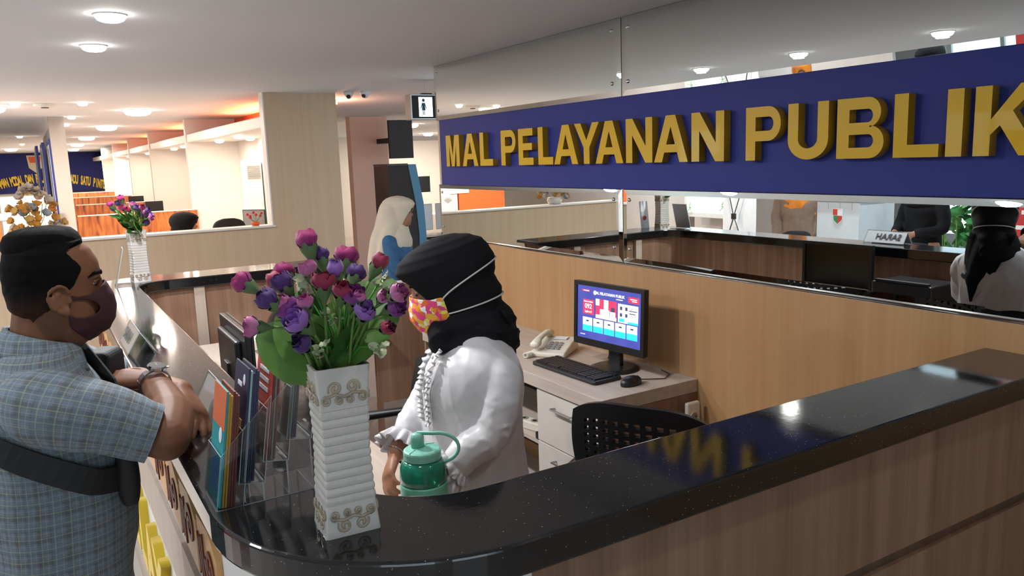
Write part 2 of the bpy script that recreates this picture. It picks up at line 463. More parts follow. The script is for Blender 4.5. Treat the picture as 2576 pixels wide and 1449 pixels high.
cpart(MB().box(0.50, 1.64, 4.79, 4.805, 0, ZT - TH), 'back_panel', 'grey_wood')
# inner faces
cpart(MB().box(0.62, 2.283, 1.14, 1.155, 0.77, ZT - TH), 'inner_panel', 'grey_wood')
cpart(MB().box(0.385, 0.40, 1.40, 4.40, 0.0, ZT - TH), 'inner_panel', 'grey_wood')
cpart(MB().box(0.58, 1.64, 4.57, 4.585, 0.0, ZT - TH), 'inner_panel', 'grey_wood')
P = arc(0.593, 4.375, 0.195, 180, 90, 8); Q = arc(0.593, 4.375, 0.21, 180, 90, 8)
cpart(MB().prism(P + Q[::-1], 0, ZT - TH), 'inner_corner_panel', 'grey_wood')
cpart(MB().box(1.625, 1.64, 4.585, 4.79, 0, ZT - TH), 'end_panel', 'grey_wood')
for x in (0.715, 1.28):
    cpart(MB().box(x, x + 0.055, 4.545, 4.57, 0.0, ZT - TH), 'upright', 'trim_wood')
for y in (2.0, 3.1):
    cpart(MB().box(0.40, 0.425, y, y + 0.055, 0.0, ZT - TH), 'upright', 'trim_wood')
# yellow cut-out letters and carved brown motif on the visitor side (seen edge-on)
yl = plain('yellow_letter_board', (0.72, 0.50, 0.03), 0.4)
ltr = list('MAL PELAYANAN')
random.seed(3)
for i, ch in enumerate(ltr):
    if ch == ' ': continue
    me = text_mesh(ch, 0.30, 0.03, 0.014)
    o = link('letter', me, yl, ctr)
    o.matrix_local = Matrix.Translation((-0.3, -1.1, 0)) @ frame_mat((0.230, 4.30 - i * 0.215, 0.37), (0, -1, 0), (0, 0, 1))
bat = plain('tan_carved_board', (0.72, 0.40, 0.16), 0.45, var=0.25, nscale=9)
batd = plain('dark_brown_inlay', (0.16, 0.03, 0.01), 0.5)
def scroll(cy, cz, r, turns, w, flip=1):
    inner, outer = [], []
    N = 26
    for k in range(N + 1):
        t = k / N; a = flip * turns * 2 * PI * t; rr = r * (1 - 0.82 * t); ww = w * (1 - 0.6 * t)
        outer.append((cy + rr * math.cos(a), cz + rr * math.sin(a))); inner.append((cy + (rr - ww) * math.cos(a), cz + (rr - ww) * math.sin(a)))
    return outer + inner[::-1]
for i in range(13):
    y = 1.60 + i * 0.225
    pc = MB().prism([(y - 0.095, 0.815), (y + 0.10, 0.82), (y + 0.085, 0.88), (y + 0.10, 0.965), (y - 0.03, 0.975), (y - 0.10, 0.94)], 0.226, 0.244, 'x')
    po = cpart(pc, 'carved_motif', bat)
    mo2 = MB().prism(scroll(y - 0.03, 0.90, 0.055, 1.6, 0.02, 1 if i % 2 else -1), 0.2225, 0.2262, 'x')
    for j in range(3):
        yy = y + 0.035 + j * 0.022
        mo2.prism([(yy, 0.83 + j * 0.01), (yy + 0.010, 0.835), (yy + 0.012, 0.93), (yy, 0.945 - j * 0.015)], 0.2225, 0.2262, 'x')
    mo2.build('inlay', batd, po)
cpart(MB().box(0.402, 0.90, 1.42, 4.40, 0.725, 0.75), 'inner_worktop', 'pale_wood', bevel=0.002)
cpart(MB().box(0.905, 1.62, 4.10, 4.565, 0.725, 0.75), 'inner_worktop', 'pale_wood', bevel=0.002)
cpart(MB().box(0.402, 0.89, 4.05, 4.075, 0.0, 0.724), 'inner_support', 'grey_wood')
cpart(MB().box(0.402, 0.86, 2.70, 2.725, 0.0, 0.724), 'inner_support', 'grey_wood')
# swing gate between the far counter end and the sign wall
g = thing('swing_gate', 'low wood laminate swing gate beside the far counter end', 'gate', (1.60, 4.20, 0))
MB().box(0.0, 0.52, 0, 0.025, 0.30, 0.985).build('gate_leaf', 'grey_wood', g)
MB().box(-0.002, 0.522, -0.003, 0.028, 0.985, 1.0).build('top_edge', 'booth_white', g)
for x in (0.0, 0.49): MB().box(x, x + 0.03, 0.0, 0.03, 0, 0.30).build('post', 'grey_wood', g)
# ================================================================== SIGN WALL
# mirror pane with slanted polished rims fixed with dome screws
def mirror_pane(y0, y1, z0, z1, label):
    x = XW - 0.012; bv = 0.026
    mb = MB()
    o = [(y0, z0), (y1, z0), (y1, z1), (y0, z1)]
    i = [(y0 + bv, z0 + bv), (y1 - bv, z0 + bv), (y1 - bv, z1 - bv), (y0 + bv, z1 - bv)]
    V = [(XW - 0.001, a, c) for a, c in o] + [(x + 0.003, a, c) for a, c in o] + [(x, a, c) for a, c in i]
    F = [(0, 1, 2, 3), (8, 11, 10, 9)]
    for k in range(4):
        j = (k + 1) % 4
        F += [(4 + k, 8 + k, 8 + j, 4 + j)[::1], (k, 4 + k, 4 + j, j)]
    mb.add(V, F)
    root = thing('mirror_pane', label, 'mirror', (XW - 0.012, (y0 + y1) / 2, z0), group='mirror panes on the sign wall')
    pane = mb.build('glass', 'mirror', root); pane.location = (-(XW - 0.012), -(y0 + y1) / 2, -z0)
    bmn = bmesh.new(); bmn.from_mesh(pane.data); bmesh.ops.recalc_face_normals(bmn, faces=bmn.faces); bmn.to_mesh(pane.data); bmn.free()
    for yy in (y0 + 0.06, y1 - 0.045):
        for zz in ((z0 + 0.062, z1 - 0.047) if z0 > 1.8 else (z0 + 0.065, z1 - 0.05)):
            s = MB().lathe([(0.0085, 0), (0.0085, 0.002), (0.007, 0.005), (0.003, 0.0068), (0.0001, 0.007)], 12, T=Matrix.Rotation(-PI / 2, 4, 'Y'))
            s.build('screw_cap', 'chrome', root, smooth=True, loc=(0, yy - (y0 + y1) / 2, zz - z0))
    return root
for (a, b2, tx) in ((2.825, 4.70, 'at the passage end'), (0.94, 2.819, 'over the desk')):
    mirror_pane(a, b2, 1.93, 2.268, 'mirror pane with slanted polished rim above the blue sign ' + tx)
    mirror_pane(a, b2, 1.188, 1.525, 'mirror pane with slanted polished rim below the blue sign ' + tx)
mirror_pane(-0.95, 0.935, 1.188, 2.268, 'tall mirror pane with slanted polished rim beyond the sign end')
# blue board and gold letters
sg = thing('sign_board', 'long royal blue sign board with raised gold letters', 'sign', (XW, 4.585, 1.525))
MB().box(-0.045, 0, -3.60, 0.0, 0, 0.403).build('board', 'sign_blue', sg, bevel=0.002)
def poly_letter(ch, w, h=0.186):
    s = 0.044                       # stroke
    def rr(p): return p
    if ch == 'M':
        sp = 0.0
        return [[(0, 0), (s * .95, 0), (s * .95, h * .68), (w / 2 - s * .42, 0), (w / 2 + s * .42, 0), (w - s * .95, h * .68), (w - s * .95, 0), (w, 0), (w, h), (w - s * 1.35, h), (w / 2, h * .33), (s * 1.35, h), (0, h)]]
    if ch == 'A':
        return [[(0, 0), (s * 1.08, 0), (w * .31, h * .21), (w * .69, h * .21), (w - s * 1.08, 0), (w, 0), (w / 2 + s * .62, h), (w / 2 - s * .62, h)], [(w * .37, h * .38), (w * .63, h * .38), (w / 2, h * .76)][::-1]]
    if ch == 'L':
        return [[(0, 0), (w, 0), (w, s * .84), (s, s * .84), (s, h), (0, h)]]
    if ch == 'I':
        return [[(0, 0), (w, 0), (w, h), (0, h)]]
    if ch == 'E':
        return [[(0, 0), (w, 0), (w, s * .84), (s, s * .84), (s, h / 2 - s * .38), (w * .92, h / 2 - s * .38), (w * .92, h / 2 + s * .42), (s, h / 2 + s * .42), (s, h - s * .84), (w * .98, h - s * .84), (w * .98, h), (0, h)]]
    if ch == 'N':
        return [[(0, 0), (s * .95, 0), (s * .95, h * .63), (w - s, 0), (w, 0), (w, h), (w - s * .95, h), (w - s * .95, h * .37), (s, h), (0, h)]]
    if ch == 'Y':
        return [[(w / 2 - s / 2, 0), (w / 2 + s / 2, 0), (w / 2 + s / 2, h * .40), (w, h), (w - s * 1.15, h), (w / 2, h * .58), (s * 1.15, h), (0, h), (w / 2 - s / 2, h * .40)]]
    if ch == 'K':
        return [[(0, 0), (s, 0), (s, h * .30), (s * 1.55, h * .43), (w - s * 1.2, 0), (w, 0), (s * 2.25, h * .63), (w * .97, h), (w - s * 1.3, h), (s, h * .52), (s, h), (0, h)]]
    def bowl(x, y0, y1, r):       # right-hand round end
        c = (y0 + y1) / 2; R = (y1 - y0) / 2
        return [(x + R * r * math.cos(math.radians(a)), c + R * math.sin(math.radians(a))) for a in range(-90, 91, 10)]
    if ch == 'P':
        o = [(0, 0), (s, 0), (s, h * .36)] + bowl(w - h * .30, h * .36, h, .94) + [(0, h)]
        return [o, ([(s, h * .55)] + bowl(w - h * .28, h * .55, h * .81, .85) + [(s, h * .81)])[::-1]]
    if ch == 'B':
        o = [(0, 0)] + bowl(w - h * .27, 0, h * .535, 1.0) + bowl(w - h * .31, h * .505, h, .98)[1:] + [(0, h)]
        return [o, ([(s, h * .18)] + bowl(w - h * .29, h * .18, h * .395, .9) + [(s, h * .395)])[::-1], ([(s, h * .59)] + bowl(w - h * .31, h * .59, h * .81, .9) + [(s, h * .81)])[::-1]]
    if ch == 'U':
        R = w / 2
        o = [(0, h), (0, R * .82)] + [(R + R * math.cos(math.radians(a)), R * .82 + R * .82 * math.sin(math.radians(a)) * 1.0) for a in range(190, 351, 10)] + [(w, R * .82), (w, h), (w - s * .95, h), (w - s * .95, R * .85)]
        r = R - s * .95
        o += [(R + r * math.cos(math.radians(a)), R * .85 + r * .82 * math.sin(math.radians(a))) for a in range(350, 189, -10)] + [(s * .95, R * .85), (s * .95, h)]
        return [o]
    return [[(0, 0), (w, 0), (w, h), (0, h)]]
LET = [('M', 4.435, .173), ('A', 4.224, .190), ('L', 4.010, .145), ('P', 3.772, .152), ('E', 3.592, .142), ('L', 3.404, .132), ('A', 3.262, .198), ('Y', 3.091, .190), ('A', 2.928, .197), ('N', 2.712, .170), ('A', 2.531, .197), ('N', 2.314, .170),
       ('P', 2.039, .155), ('U', 1.853, .160), ('B', 1.661, .165), ('L', 1.465, .140), ('I', 1.305, .046), ('K', 1.228, .172)]
for ch, y, w in LET:
    me = curve_mesh(poly_letter(ch, w), 0.034)
    me.materials.append(M['sign_gold']); me.materials.append(M['sign_gold_side'])
    for p in me.polygons:
        p.material_index = 0 if p.normal.z > 0.7 else 1
    o = link('letter', me, [], sg)
    # local x -> -y world, local y -> z, front faces -x
    o.matrix_local = Matrix.Translation((-XW, -4.585, -1.525)) @ frame_mat((XW - 0.045, y, 1.640), (0, -1, 0), (0, 0, 1))
# ================================================================== LAMPS
def downlight(x, y, r, mat, label, group, z=CZ, name='downlight', P=None, col=None):
    P = {'downlight': P_SMALL, 'round_panel_light': P_BIG, 'spot_lamp': P_SPOT, 'booth_light': P_BOOTH, 'corridor_light': P_CORR}[name] if P is None else P
    col = col or {'lamp': C_WARM, 'lamp_big': C_WARMER, 'lamp_cool': C_COOL}[mat]
    t = thing(name, label, 'ceiling lamp', (x, y, z), group=group)
    n = 24
    Q = [(r * 1.12, -0.0005), (r * 1.11, -0.005), (r * 1.02, -0.007), (r * 0.99, -0.004), (r * 0.99, -0.0005)]
    MB().lathe(Q, n, cap=False).build('trim_ring', 'white_plastic', t, smooth=True)
    dp = {'downlight': 0.030, 'round_panel_light': 0.055, 'spot_lamp': 0.028, 'booth_light': 0.030, 'corridor_light': 0.060}[name]
    MB().lathe([(r, -0.001), (r * 0.97, -dp * 0.45), (r * 0.85, -dp * 0.75), (r * 0.60, -dp * 0.95), (r * 0.25, -dp), (0.001, -dp)], n).build('diffuser', mat, t, smooth=True)
    ld = bpy.data.lights.new('lamp_disc', 'AREA'); ld.shape = 'DISK'; ld.size = 1.2 * r; ld.energy = P; ld.color = col
    lo = bpy.data.objects.new('lamp_disc', ld); COL.objects.link(lo); lo.parent = t; lo.location = (0, 0, -dp - 0.004)
    return t
G1 = 'small downlights over the reception counter'
downlight(0.345, 4.31, 0.055, 'lamp', 'small round downlight over the far end of the counter', G1)
downlight(0.345, 3.46, 0.055, 'lamp', 'small round downlight over the middle of the counter', G1)
downlight(0.30, 2.56, 0.055, 'lamp', 'small round downlight reflected at the upper edge of the long mirror', G1)
downlight(0.30, 1.35, 0.055, 'lamp', 'added small round downlight above the near flower vase', G1, P=3)  # added lamp, no fixture known above the vase
downlight(1.25, 0.45, 0.055, 'lamp', 'small round downlight above the near counter arm', G1, P=2)
downlight(-1.3, 2.2, 0.06, 'lamp_cool', 'round downlight over the visitor side', G1)
downlight(-1.3, 4.4, 0.06, 'lamp_cool', 'round downlight over the lectern', G1)
G2 = 'large round panels along the aisle'
for i, (x, y) in enumerate(((1.02, 8.73), (0.99, 11.84), (0.96, 15.34), (1.0, 18.9), (1.1, 22.6))):
    P_BIG = 16.0 if i < 3 else 45.0
    downlight(x, y, 0.125, 'lamp_big', 'large round light panel over the aisle, number %s from the half wall' % ['one', 'two', 'three', 'four', 'five'][i], G2, name='round_panel_light')
downlight(-0.2, 8.35, 0.125, 'lamp_big', 'large round light panel above the orange board', G2, name='round_panel_light')
G3 = 'small spots over the waiting area'
for i, (x, y) in enumerate(((0.0, 7.84), (0.49, 7.80), (0.49, 9.71), (0.49, 11.2), (0.0, 14.6), (0.02, 18.2), (1.75, 22.6))):
    downlight(x, y, 0.040, 'lamp_big', ['tiny spot at the picture edge above the orange flowers', 'tiny spot beside the round smoke detector', 'tiny spot just past the grey post', 'second tiny spot past the grey post', 'tiny spot over the far waiting area', 'faint tiny spot furthest down the waiting area', 'tiny spot by the far blue board'][i], G3, name='spot_lamp')
G4 = 'corridor downlights'
downlight(5.40, 11.93, 0.11, 'lamp_big', 'round corridor light under the restroom sign', G4, name='corridor_light')
downlight(7.6, 15.95, 0.11, 'lamp_big', 'round corridor light next to the sign wall edge', G4, name='corridor_light')
G5 = 'booth downlights'
bi = 0
for (a, b2) in ((7.2, 10.3), (10.4, 13.6), (13.7, 16.5), (16.6, 19.6), (19.7, 22.6)):
    bi += 1
    for j, (x, fy) in enumerate(((1.90, 0.40), (1.96, 0.80), (2.16, 0.60))):
        downlight(x, a + (b2 - a) * fy, 0.05, 'lamp_big', 'booth downlight %s in the %s booth from the column' % (['at the header', 'near the partition', 'toward the back wall'][j], ['first', 'second', 'third', 'fourth', 'fifth'][bi - 1]), G5, z=1.995, name='booth_light')
downlight(-0.2, 21.5, 0.125, 'lamp_big', 'added large round light panel in front of the far blue board', G2, name='round_panel_light', P=45)  # added to brighten the far board
for x, y, q in ((-2.3, 6.6, 'banner'), (-2.3, 8.8, 'display screen'), (-2.5, 3.6, 'planter')):  # added lamps that brighten the divider wall
    downlight(x, y, 0.10, 'lamp_cool', 'added round downlight over the %s on the visitor side' % q, 'added downlights on the visitor side', P=22, name='downlight')
# warm red strip lamps lying in the recess above the booth headers
rs = emit('red_orange_tube', (1.0, 0.30, 0.12), 4.0); rs.cycles.emission_sampling = 'NONE'
for i, (a, b2) in enumerate(((6.8, 10.2), (10.5, 13.5), (13.8, 16.4), (16.7, 19.5))):
    t = thing('strip_lamp', 'red orange strip lamp above the %s booth from the column' % ['first', 'second', 'third', 'fourth'][i], 'strip lamp', (2.10, (a + b2) / 2, 2.011), group='strip lamps above the booths')
    L_ = (b2 - a) * 0.5
    MB().box(-0.02, 0.02, -L_ / 2, L_ / 2, 0, 0.02).build('batten', 'white_plastic', t); MB().tube([(0, -L_ / 2, 0.03), (0, L_ / 2, 0.03)], 0.010, 8).build('tube', rs, t)
    ld = bpy.data.lights.new('strip_glow', 'AREA'); ld.shape = 'RECTANGLE'; ld.size = 0.03; ld.size_y = L_; ld.energy = 12.0; ld.color = (1.0, 0.26, 0.10)
    lo = bpy.data.objects.new('strip_glow', ld); COL.objects.link(lo); lo.parent = t; lo.location = (0, 0, 0.045); lo.rotation_euler = (PI, 0, 0)
t = thing('strip_lamp', 'added red orange strip lamp hidden behind the column', 'strip lamp', (2.46, 7.35, 2.20), group='strip lamps above the booths')  # added lamp, kept out of view, warms the passage walls
MB().box(-0.12, 0.12, -0.02, 0.02, 0.05, 0.07).build('batten', 'white_plastic', t); MB().tube([(-0.12, 0, 0.04), (0.12, 0, 0.04)], 0.010, 8).build('tube', rs, t)
ld = bpy.data.lights.new('strip_glow', 'POINT'); ld.shadow_soft_size = 0.05; ld.energy = 17.0; ld.color = (1.0, 0.46, 0.28)
lo = bpy.data.objects.new('strip_glow', ld); COL.objects.link(lo); lo.parent = t; lo.location = (0, 0, 0.0)
sd = thing('smoke_detector', 'flat round smoke detector on the ceiling', 'smoke detector', (0.213, 8.0, CZ))
MB().lathe([(0.085, -0.001), (0.085, -0.02), (0.06, -0.028), (0.001, -0.028)], 20).build('housing', 'white_plastic', sd, smooth=False)
MB().lathe([(0.03, -0.034), (0.03, -0.028)], 14).build('sensor', 'black_plastic', sd)
# ================================================================== DESK BY THE SIGN WALL
DX0, DX1, DY0, DY1, DZ = 1.785, 2.284, 2.33, 3.95, 0.75
dk = thing('office_desk', 'pale ash laminate desk against the honey wood wall', 'desk', (2.03, 3.1, 0))
def dpart(mb, name, mat, par=None, **k):
    o = mb.build(name, mat, par or dk, **k)
    if par is None: o.location = (-2.03, -3.1, 0)
    return o
dpart(MB().box(DX0, DX1, DY0, DY1, DZ - 0.055, DZ), 'desk_top', 'pale_wood', bevel=0.002)
dpart(MB().box(DX0 + 0.01, DX1, DY0, DY0 + 0.02, 0, DZ - 0.056), 'side_panel', 'grey_wood')
dpart(MB().box(DX0 + 0.01, DX1, DY1 - 0.02, DY1, 0, DZ - 0.056), 'side_panel', 'grey_wood')
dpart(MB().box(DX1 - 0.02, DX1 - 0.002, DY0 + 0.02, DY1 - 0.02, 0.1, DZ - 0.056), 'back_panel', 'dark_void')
dpart(MB().box(DX0 + 0.03, DX1 - 0.03, 2.35, 2.81, 0.05, DZ - 0.058), 'drawer_case', 'white_plastic')
for i, (z0, z1) in enumerate(((0.455, 0.685), (0.22, 0.45), (0.05, 0.215))):
    d = dpart(MB().box(DX0 + 0.012, DX0 + 0.03, 2.352, 2.808, z0, z1), 'drawer', plain('drawer_front', (0.66, 0.60, 0.54), 0.45), bevel=0.002)
    h = MB().tube([(0, -0.07, 0), (-0.025, -0.07, 0), (-0.025, 0.07, 0), (0, 0.07, 0)], 0.005, 8)
    h.build('handle', 'steel', d, loc=(DX0 + 0.012, 2.60, z1 - 0.055))
dpart(MB().box(DX0 + 0.06, DX1 - 0.03, 2.815, DY1 - 0.022, 0.40, 0.42), 'shelf', 'pale_wood')
# ---- computer monitor on the desk
def quad_on(mb, x0, x1, z0, z1, y, mi=0):
    mb.add([(x0, y, z0), (x1, y, z0), (x1, y, z1), (x0, y, z1)], [(0, 1, 2, 3)], mi)
def monitor(label, loc, rz, w, h, mat_bezel, screen_mat, zc, lower_bezel=None, tilt=0.0):
    t = thing('computer_monitor', label, 'monitor', loc, rz)
    R = Matrix.Translation((0, 0, zc)) @ Matrix.Rotation(tilt, 4, 'X')
    b = MB()
    bz = 0.018
    b.box(-w / 2, w / 2, 0.0, 0.022, -h / 2, h / 2, T=R)
    hd = b.build('housing', mat_bezel, t, bevel=0.004)
    MB().prism([(-w * .36, -h * .36), (w * .36, -h * .36), (w * .36, h * .36), (-w * .36, h * .36)], 0.022, 0.045, 'y', T=R).build('back_cover', mat_bezel, t, bevel=0.008)
    f = MB()
    f.box(-w / 2, -w / 2 + bz, -0.008, 0, -h / 2, h / 2, T=R).box(w / 2 - bz, w / 2, -0.008, 0, -h / 2, h / 2, T=R).box(-w / 2 + bz, w / 2 - bz, -0.008, 0, h / 2 - bz, h / 2, T=R)
    f.build('bezel', mat_bezel, t)
    MB().box(-w / 2 + bz, w / 2 - bz, -0.008, 0, -h / 2, -h / 2 + 0.03, T=R).build('lower_bezel', lower_bezel or mat_bezel, t)
    sc = MB(); quad_on(sc, -w / 2 + bz, w / 2 - bz, -h / 2 + 0.03, h / 2 - bz, -0.001)
    so = sc.build('screen', screen_mat, t); so.location = R.translation; so.rotation_euler = R.to_euler()
    MB().box(-0.035, 0.035, 0.03, 0.055, 0.01, zc).build('stand_neck', mat_bezel, t, bevel=0.004)
    MB().lathe([(0.11, 0), (0.11, 0.006), (0.09, 0.014), (0.03, 0.018), (0.001, 0.018)], 28, c=(0, 0.03, 0)).build('stand_foot', mat_bezel, t, smooth=False)
    return t, so
def scr(name, c, s=1.0):
    m = emit(name, c, s); m.cycles.emission_sampling = 'NONE'; return m
m, n, l, b = new_mat('lit_navy_screen')
setp(b, Roughness=0.25); b.inputs['Base Color'].default_value = (0.01, 0.01, 0.03, 1)
tc = n.new('ShaderNodeTexCoord'); nz = n.new('ShaderNodeTexNoise'); nz.inputs['Scale'].default_value = 9
l.new(tc.outputs['Object'], nz.inputs['Vector'])
cr = n.new('ShaderNodeValToRGB'); cr.color_ramp.elements[0].color = (0.03, 0.05, 0.28, 1); cr.color_ramp.elements[1].color = (0.10, 0.10, 0.42, 1)
l.new(nz.outputs['Fac'], cr.inputs[0]); l.new(cr.outputs[0], b.inputs['Emission Color']); b.inputs['Emission Strength'].default_value = 1.0
M['screen_navy'] = m
M['s_white'] = scr('screen_white', (0.85, 0.92, 1.0), 1.0); M['s_cyan'] = scr('screen_cyan', (0.02, 0.50, 0.95), 1.0)
M['s_red'] = scr('screen_red', (0.50, 0.03, 0.08), 0.9); M['s_dark'] = scr('screen_dark', (0.05, 0.05, 0.12), 0.6); M['s_pink'] = scr('screen_skin', (0.75, 0.45, 0.40), 0.9)
MW, MH = 0.43, 0.285
mon, so = monitor('black computer monitor showing a lit blue queue screen on the desk', (2.085, 2.665, DZ), -PI / 2 + 0.10, MW, MH, 'black_plastic', 'screen_navy', 0.235, tilt=-0.04)
sw, sh0, sh1 = MW / 2 - 0.018, -MH / 2 + 0.03, MH / 2 - 0.018
def tile(u0, u1, v0, v1, mat, name, par=so, y=-0.0016):
    x0 = -sw + 2 * sw * u0; x1 = -sw + 2 * sw * u1
    z0 = sh0 + (sh1 - sh0) * v0; z1 = sh0 + (sh1 - sh0) * v1
    mb = MB(); quad_on(mb, x0, x1, z0, z1, y)
    return mb.build(name, mat, par)
def stext(body, u, v, size, mat='s_white', y=-0.0024, par=so, bold=0.0004):
    me = text_mesh(body, size, 0, bold)
    o = link('lettering', me, mat, par)
    o.matrix_local = frame_mat((-sw + 2 * sw * u, y, sh0 + (sh1 - sh0) * v), (1, 0, 0), (0, 0, 1))
    return o
tile(0.09, 0.27, 0.46, 0.74, 's_red', 'queue_tile'); stext('092', 0.18, 0.61, 0.030); stext('Nomor Antrian', 0.18, 0.70, 0.009); stext('Loket 2', 0.18, 0.51, 0.014)
tile(0.30, 0.63, 0.42, 0.78, 's_red', 'video_tile')
tile(0.30, 0.36, 0.66, 0.78, 's_white', 'video_wall', y=-0.002); tile(0.43, 0.50, 0.60, 0.78, 's_white', 'video_wall', y=-0.002); tile(0.30, 0.63, 0.42, 0.49, 's_pink', 'video_table', y=-0.002); tile(0.37, 0.52, 0.48, 0.60, 's_white', 'video_person', y=-0.0022); tile(0.53, 0.61, 0.43, 0.58, 's_white', 'video_person', y=-0.0022); tile(0.545, 0.60, 0.58, 0.66, 's_dark', 'video_head', y=-0.0022)
tile(0.65, 0.95, 0.42, 0.76, 's_white', 'poster_tile'); tile(0.67, 0.75, 0.44, 0.50, 's_cyan', 'poster_wave', y=-0.002); tile(0.80, 0.95, 0.42, 0.46, 's_cyan', 'poster_wave', y=-0.002)
for (u, v) in ((0.68, 0.68), (0.76, 0.68), (0.68, 0.56), (0.76, 0.56)): tile(u, u + 0.035, v - 0.03, v + 0.035, 's_dark', 'poster_mark', y=-0.002)
tile(0.82, 0.93, 0.65, 0.668, 's_dark', 'poster_line', y=-0.002); tile(0.82, 0.91, 0.60, 0.618, 's_dark', 'poster_line', y=-0.002)
for i in range(5):
    u0 = 0.09 + i * 0.174
    tile(u0, u0 + 0.155, 0.14, 0.40, 's_white', 'service_card'); tile(u0, u0 + 0.155, 0.14, 0.255, 's_cyan', 'card_band', y=-0.002); tile(u0 + 0.055, u0 + 0.10, 0.32, 0.35, 's_dark', 'card_mark', y=-0.002)
stext('MAL PELAYANAN PUBLIK', 0.51, 0.885, 0.0165); tile(0.62, 0.72, 0.82, 0.834, 's_white', 'subtitle_line')
mb = MB(); mb.lathe([(0.0095, 0), (0.0095, 0.0004)], 16, T=frame_mat((-sw + 2 * sw * 0.285, -0.0016, sh0 + (sh1 - sh0) * 0.885), (1, 0, 0), (0, 0, 1))); mb.build('emblem', 's_white', so)
tile(0.07, 0.20, 0.885, 0.925, 's_red', 'logo_tile'); tile(0.10, 0.19, 0.898, 0.912, 's_white', 'logo_line', y=-0.002); tile(0.80, 0.96, 0.80, 0.91, 's_red', 'date_tile'); tile(0.83, 0.93, 0.862, 0.878, 's_white', 'date_line', y=-0.002); tile(0.86, 0.93, 0.83, 0.846, 's_white', 'date_line', y=-0.002); tile(0.05, 0.13, 0.06, 0.072, 's_white', 'ticker_line')
# monitor cable
tag(MB().tube([(2.13, 2.72, 0.80), (2.17, 2.78, 0.765), (2.20, 2.82, 0.754), (2.26, 2.85, 0.754)], 0.003, 6).build('cable', 'black_plastic', smooth=True), 'thin black cable trailing behind the lit monitor', 'cable')
# ---- keyboard
kb = thing('keyboard', 'black keyboard in front of the lit monitor', 'keyboard', (1.955, 2.735, DZ), -PI / 2 + 0.035)
MB().prism([(-0.225, -0.072), (-0.21, -0.080), (0.21, -0.080), (0.225, -0.072), (0.225, 0.065), (0.215, 0.072), (-0.215, 0.072), (-0.225, 0.065)], 0.0, 0.016).build('base', 'black_plastic', kb, bevel=0.004)
km = MB(); km2 = plain('keyboard_keys', (0.016, 0.016, 0.02), 0.45)
for r in range(6):
    yy = 0.053 - r * 0.0205 - (0.004 if r else 0)
    for c in range(21):
        x = -0.205 + c * 0.0198 + (0.004 if c > 14 else 0) + (0.004 if c > 17 else 0)
        if r == 5 and 4 <= c <= 8: continue
        km.box(x - 0.0082, x + 0.0082, yy - 0.0082, yy + 0.0082, 0.016, 0.0215)
km.box(-0.13, -0.045, 0.053 - 0.1065 - 0.0082, 0.053 - 0.1065 + 0.0082, 0.016, 0.0215)
ko = km.build('key_block', km2, kb); ko['kind'] = 'stuff'
# ---- mouse
ms = thing('mouse', 'black computer mouse beside the keyboard', 'mouse', (2.015, 2.432, DZ), -PI / 2 + 0.15)
R = []
for z, k in ((0.0, 1.0), (0.010, 1.03), (0.020, 0.98), (0.029, 0.80), (0.035, 0.50), (0.0375, 0.15)):
    R.append([(0.030 * k * math.cos(a) * (1 - 0.08 * math.sin(a)), 0.054 * k * math.sin(a) - (1 - k) * 0.008, z) for a in [2 * PI * j / 24 for j in range(24)]])
MB().rings(R).build('shell', 'black_plastic', ms, smooth=True)
MB().tube([(0, 0.028, 0.031), (0, 0.040, 0.028)], 0.0035, 8).build('scroll_wheel', 'steel', ms)
MB().tube([(0, 0.052, 0.012), (0.01, 0.09, 0.006), (0.05, 0.15, 0.004), (0.02, 0.22, 0.003), (-0.05, 0.25, 0.003)], 0.0022, 6).build('cord', 'black_plastic', ms, smooth=True)
# ---- desk telephone
ph = thing('desk_telephone', 'cream desk telephone with a coiled cord', 'telephone', (2.075, 3.07, DZ), -PI / 2 + 0.62)
MB().prism([(-0.105, 0.0), (0.105, 0.0), (0.105, 0.060), (0.02, 0.052), (-0.105, 0.022)], -0.085, 0.085, 'x', T=Matrix.Rotation(0, 4, 'Z')).build('base', 'cream_plastic', ph, bevel=0.008, bseg=3)
hs = MB()
hs.rings([[(-0.062 + 0.022 * math.cos(a) * k, y, 0.062 + dz + 0.016 * math.sin(a) * k2) for a in [2 * PI * j / 14 for j in range(14)]] for y, k, k2, dz in ((-0.110, 0.6, 0.5, -0.004), (-0.104, 1.05, 1.1, -0.004), (-0.075, 1.12, 1.2, 0.0), (-0.055, 0.8, 0.8, 0.012), (0.0, 0.72, 0.65, 0.020), (0.055, 0.8, 0.8, 0.020), (0.075, 1.12, 1.2, 0.014), (0.104, 1.05, 1.1, 0.012), (0.110, 0.6, 0.5, 0.012))])
hs.build('handset', 'cream_plastic', ph, smooth=True)
gk = plain('grey_phone_keys', (0.30, 0.29, 0.27), 0.5)
for r in range(4):
    for c in range(3):
        MB().box(-0.008, 0.008, -0.006, 0.006, 0.0, 0.004).build('key', gk, ph, loc=(-0.012 + c * 0.024, -0.062 + r * 0.019, 0.034 + r * 0.0048 + 0.002), rot=(0.24, 0, 0))
MB().box(-0.02, 0.045, 0.045, 0.085, 0.0545, 0.058).build('label_window', 'paper', ph, rot=(0.06, 0, 0))
coil = [(-0.075 + 0.011 * math.cos(t) - 0.05 * math.sin(t / 70 * PI) * 0.4, -0.115 + 0.04 * (t / 70) * 1.0 - 0.045 * math.sin(t / 70 * PI), 0.0145 + 0.011 * math.sin(t)) for t in [k * 0.55 for k in range(127)]]
MB().tube(coil, 0.0028, 6).build('coiled_cord', 'cream_plastic', ph, smooth=True)
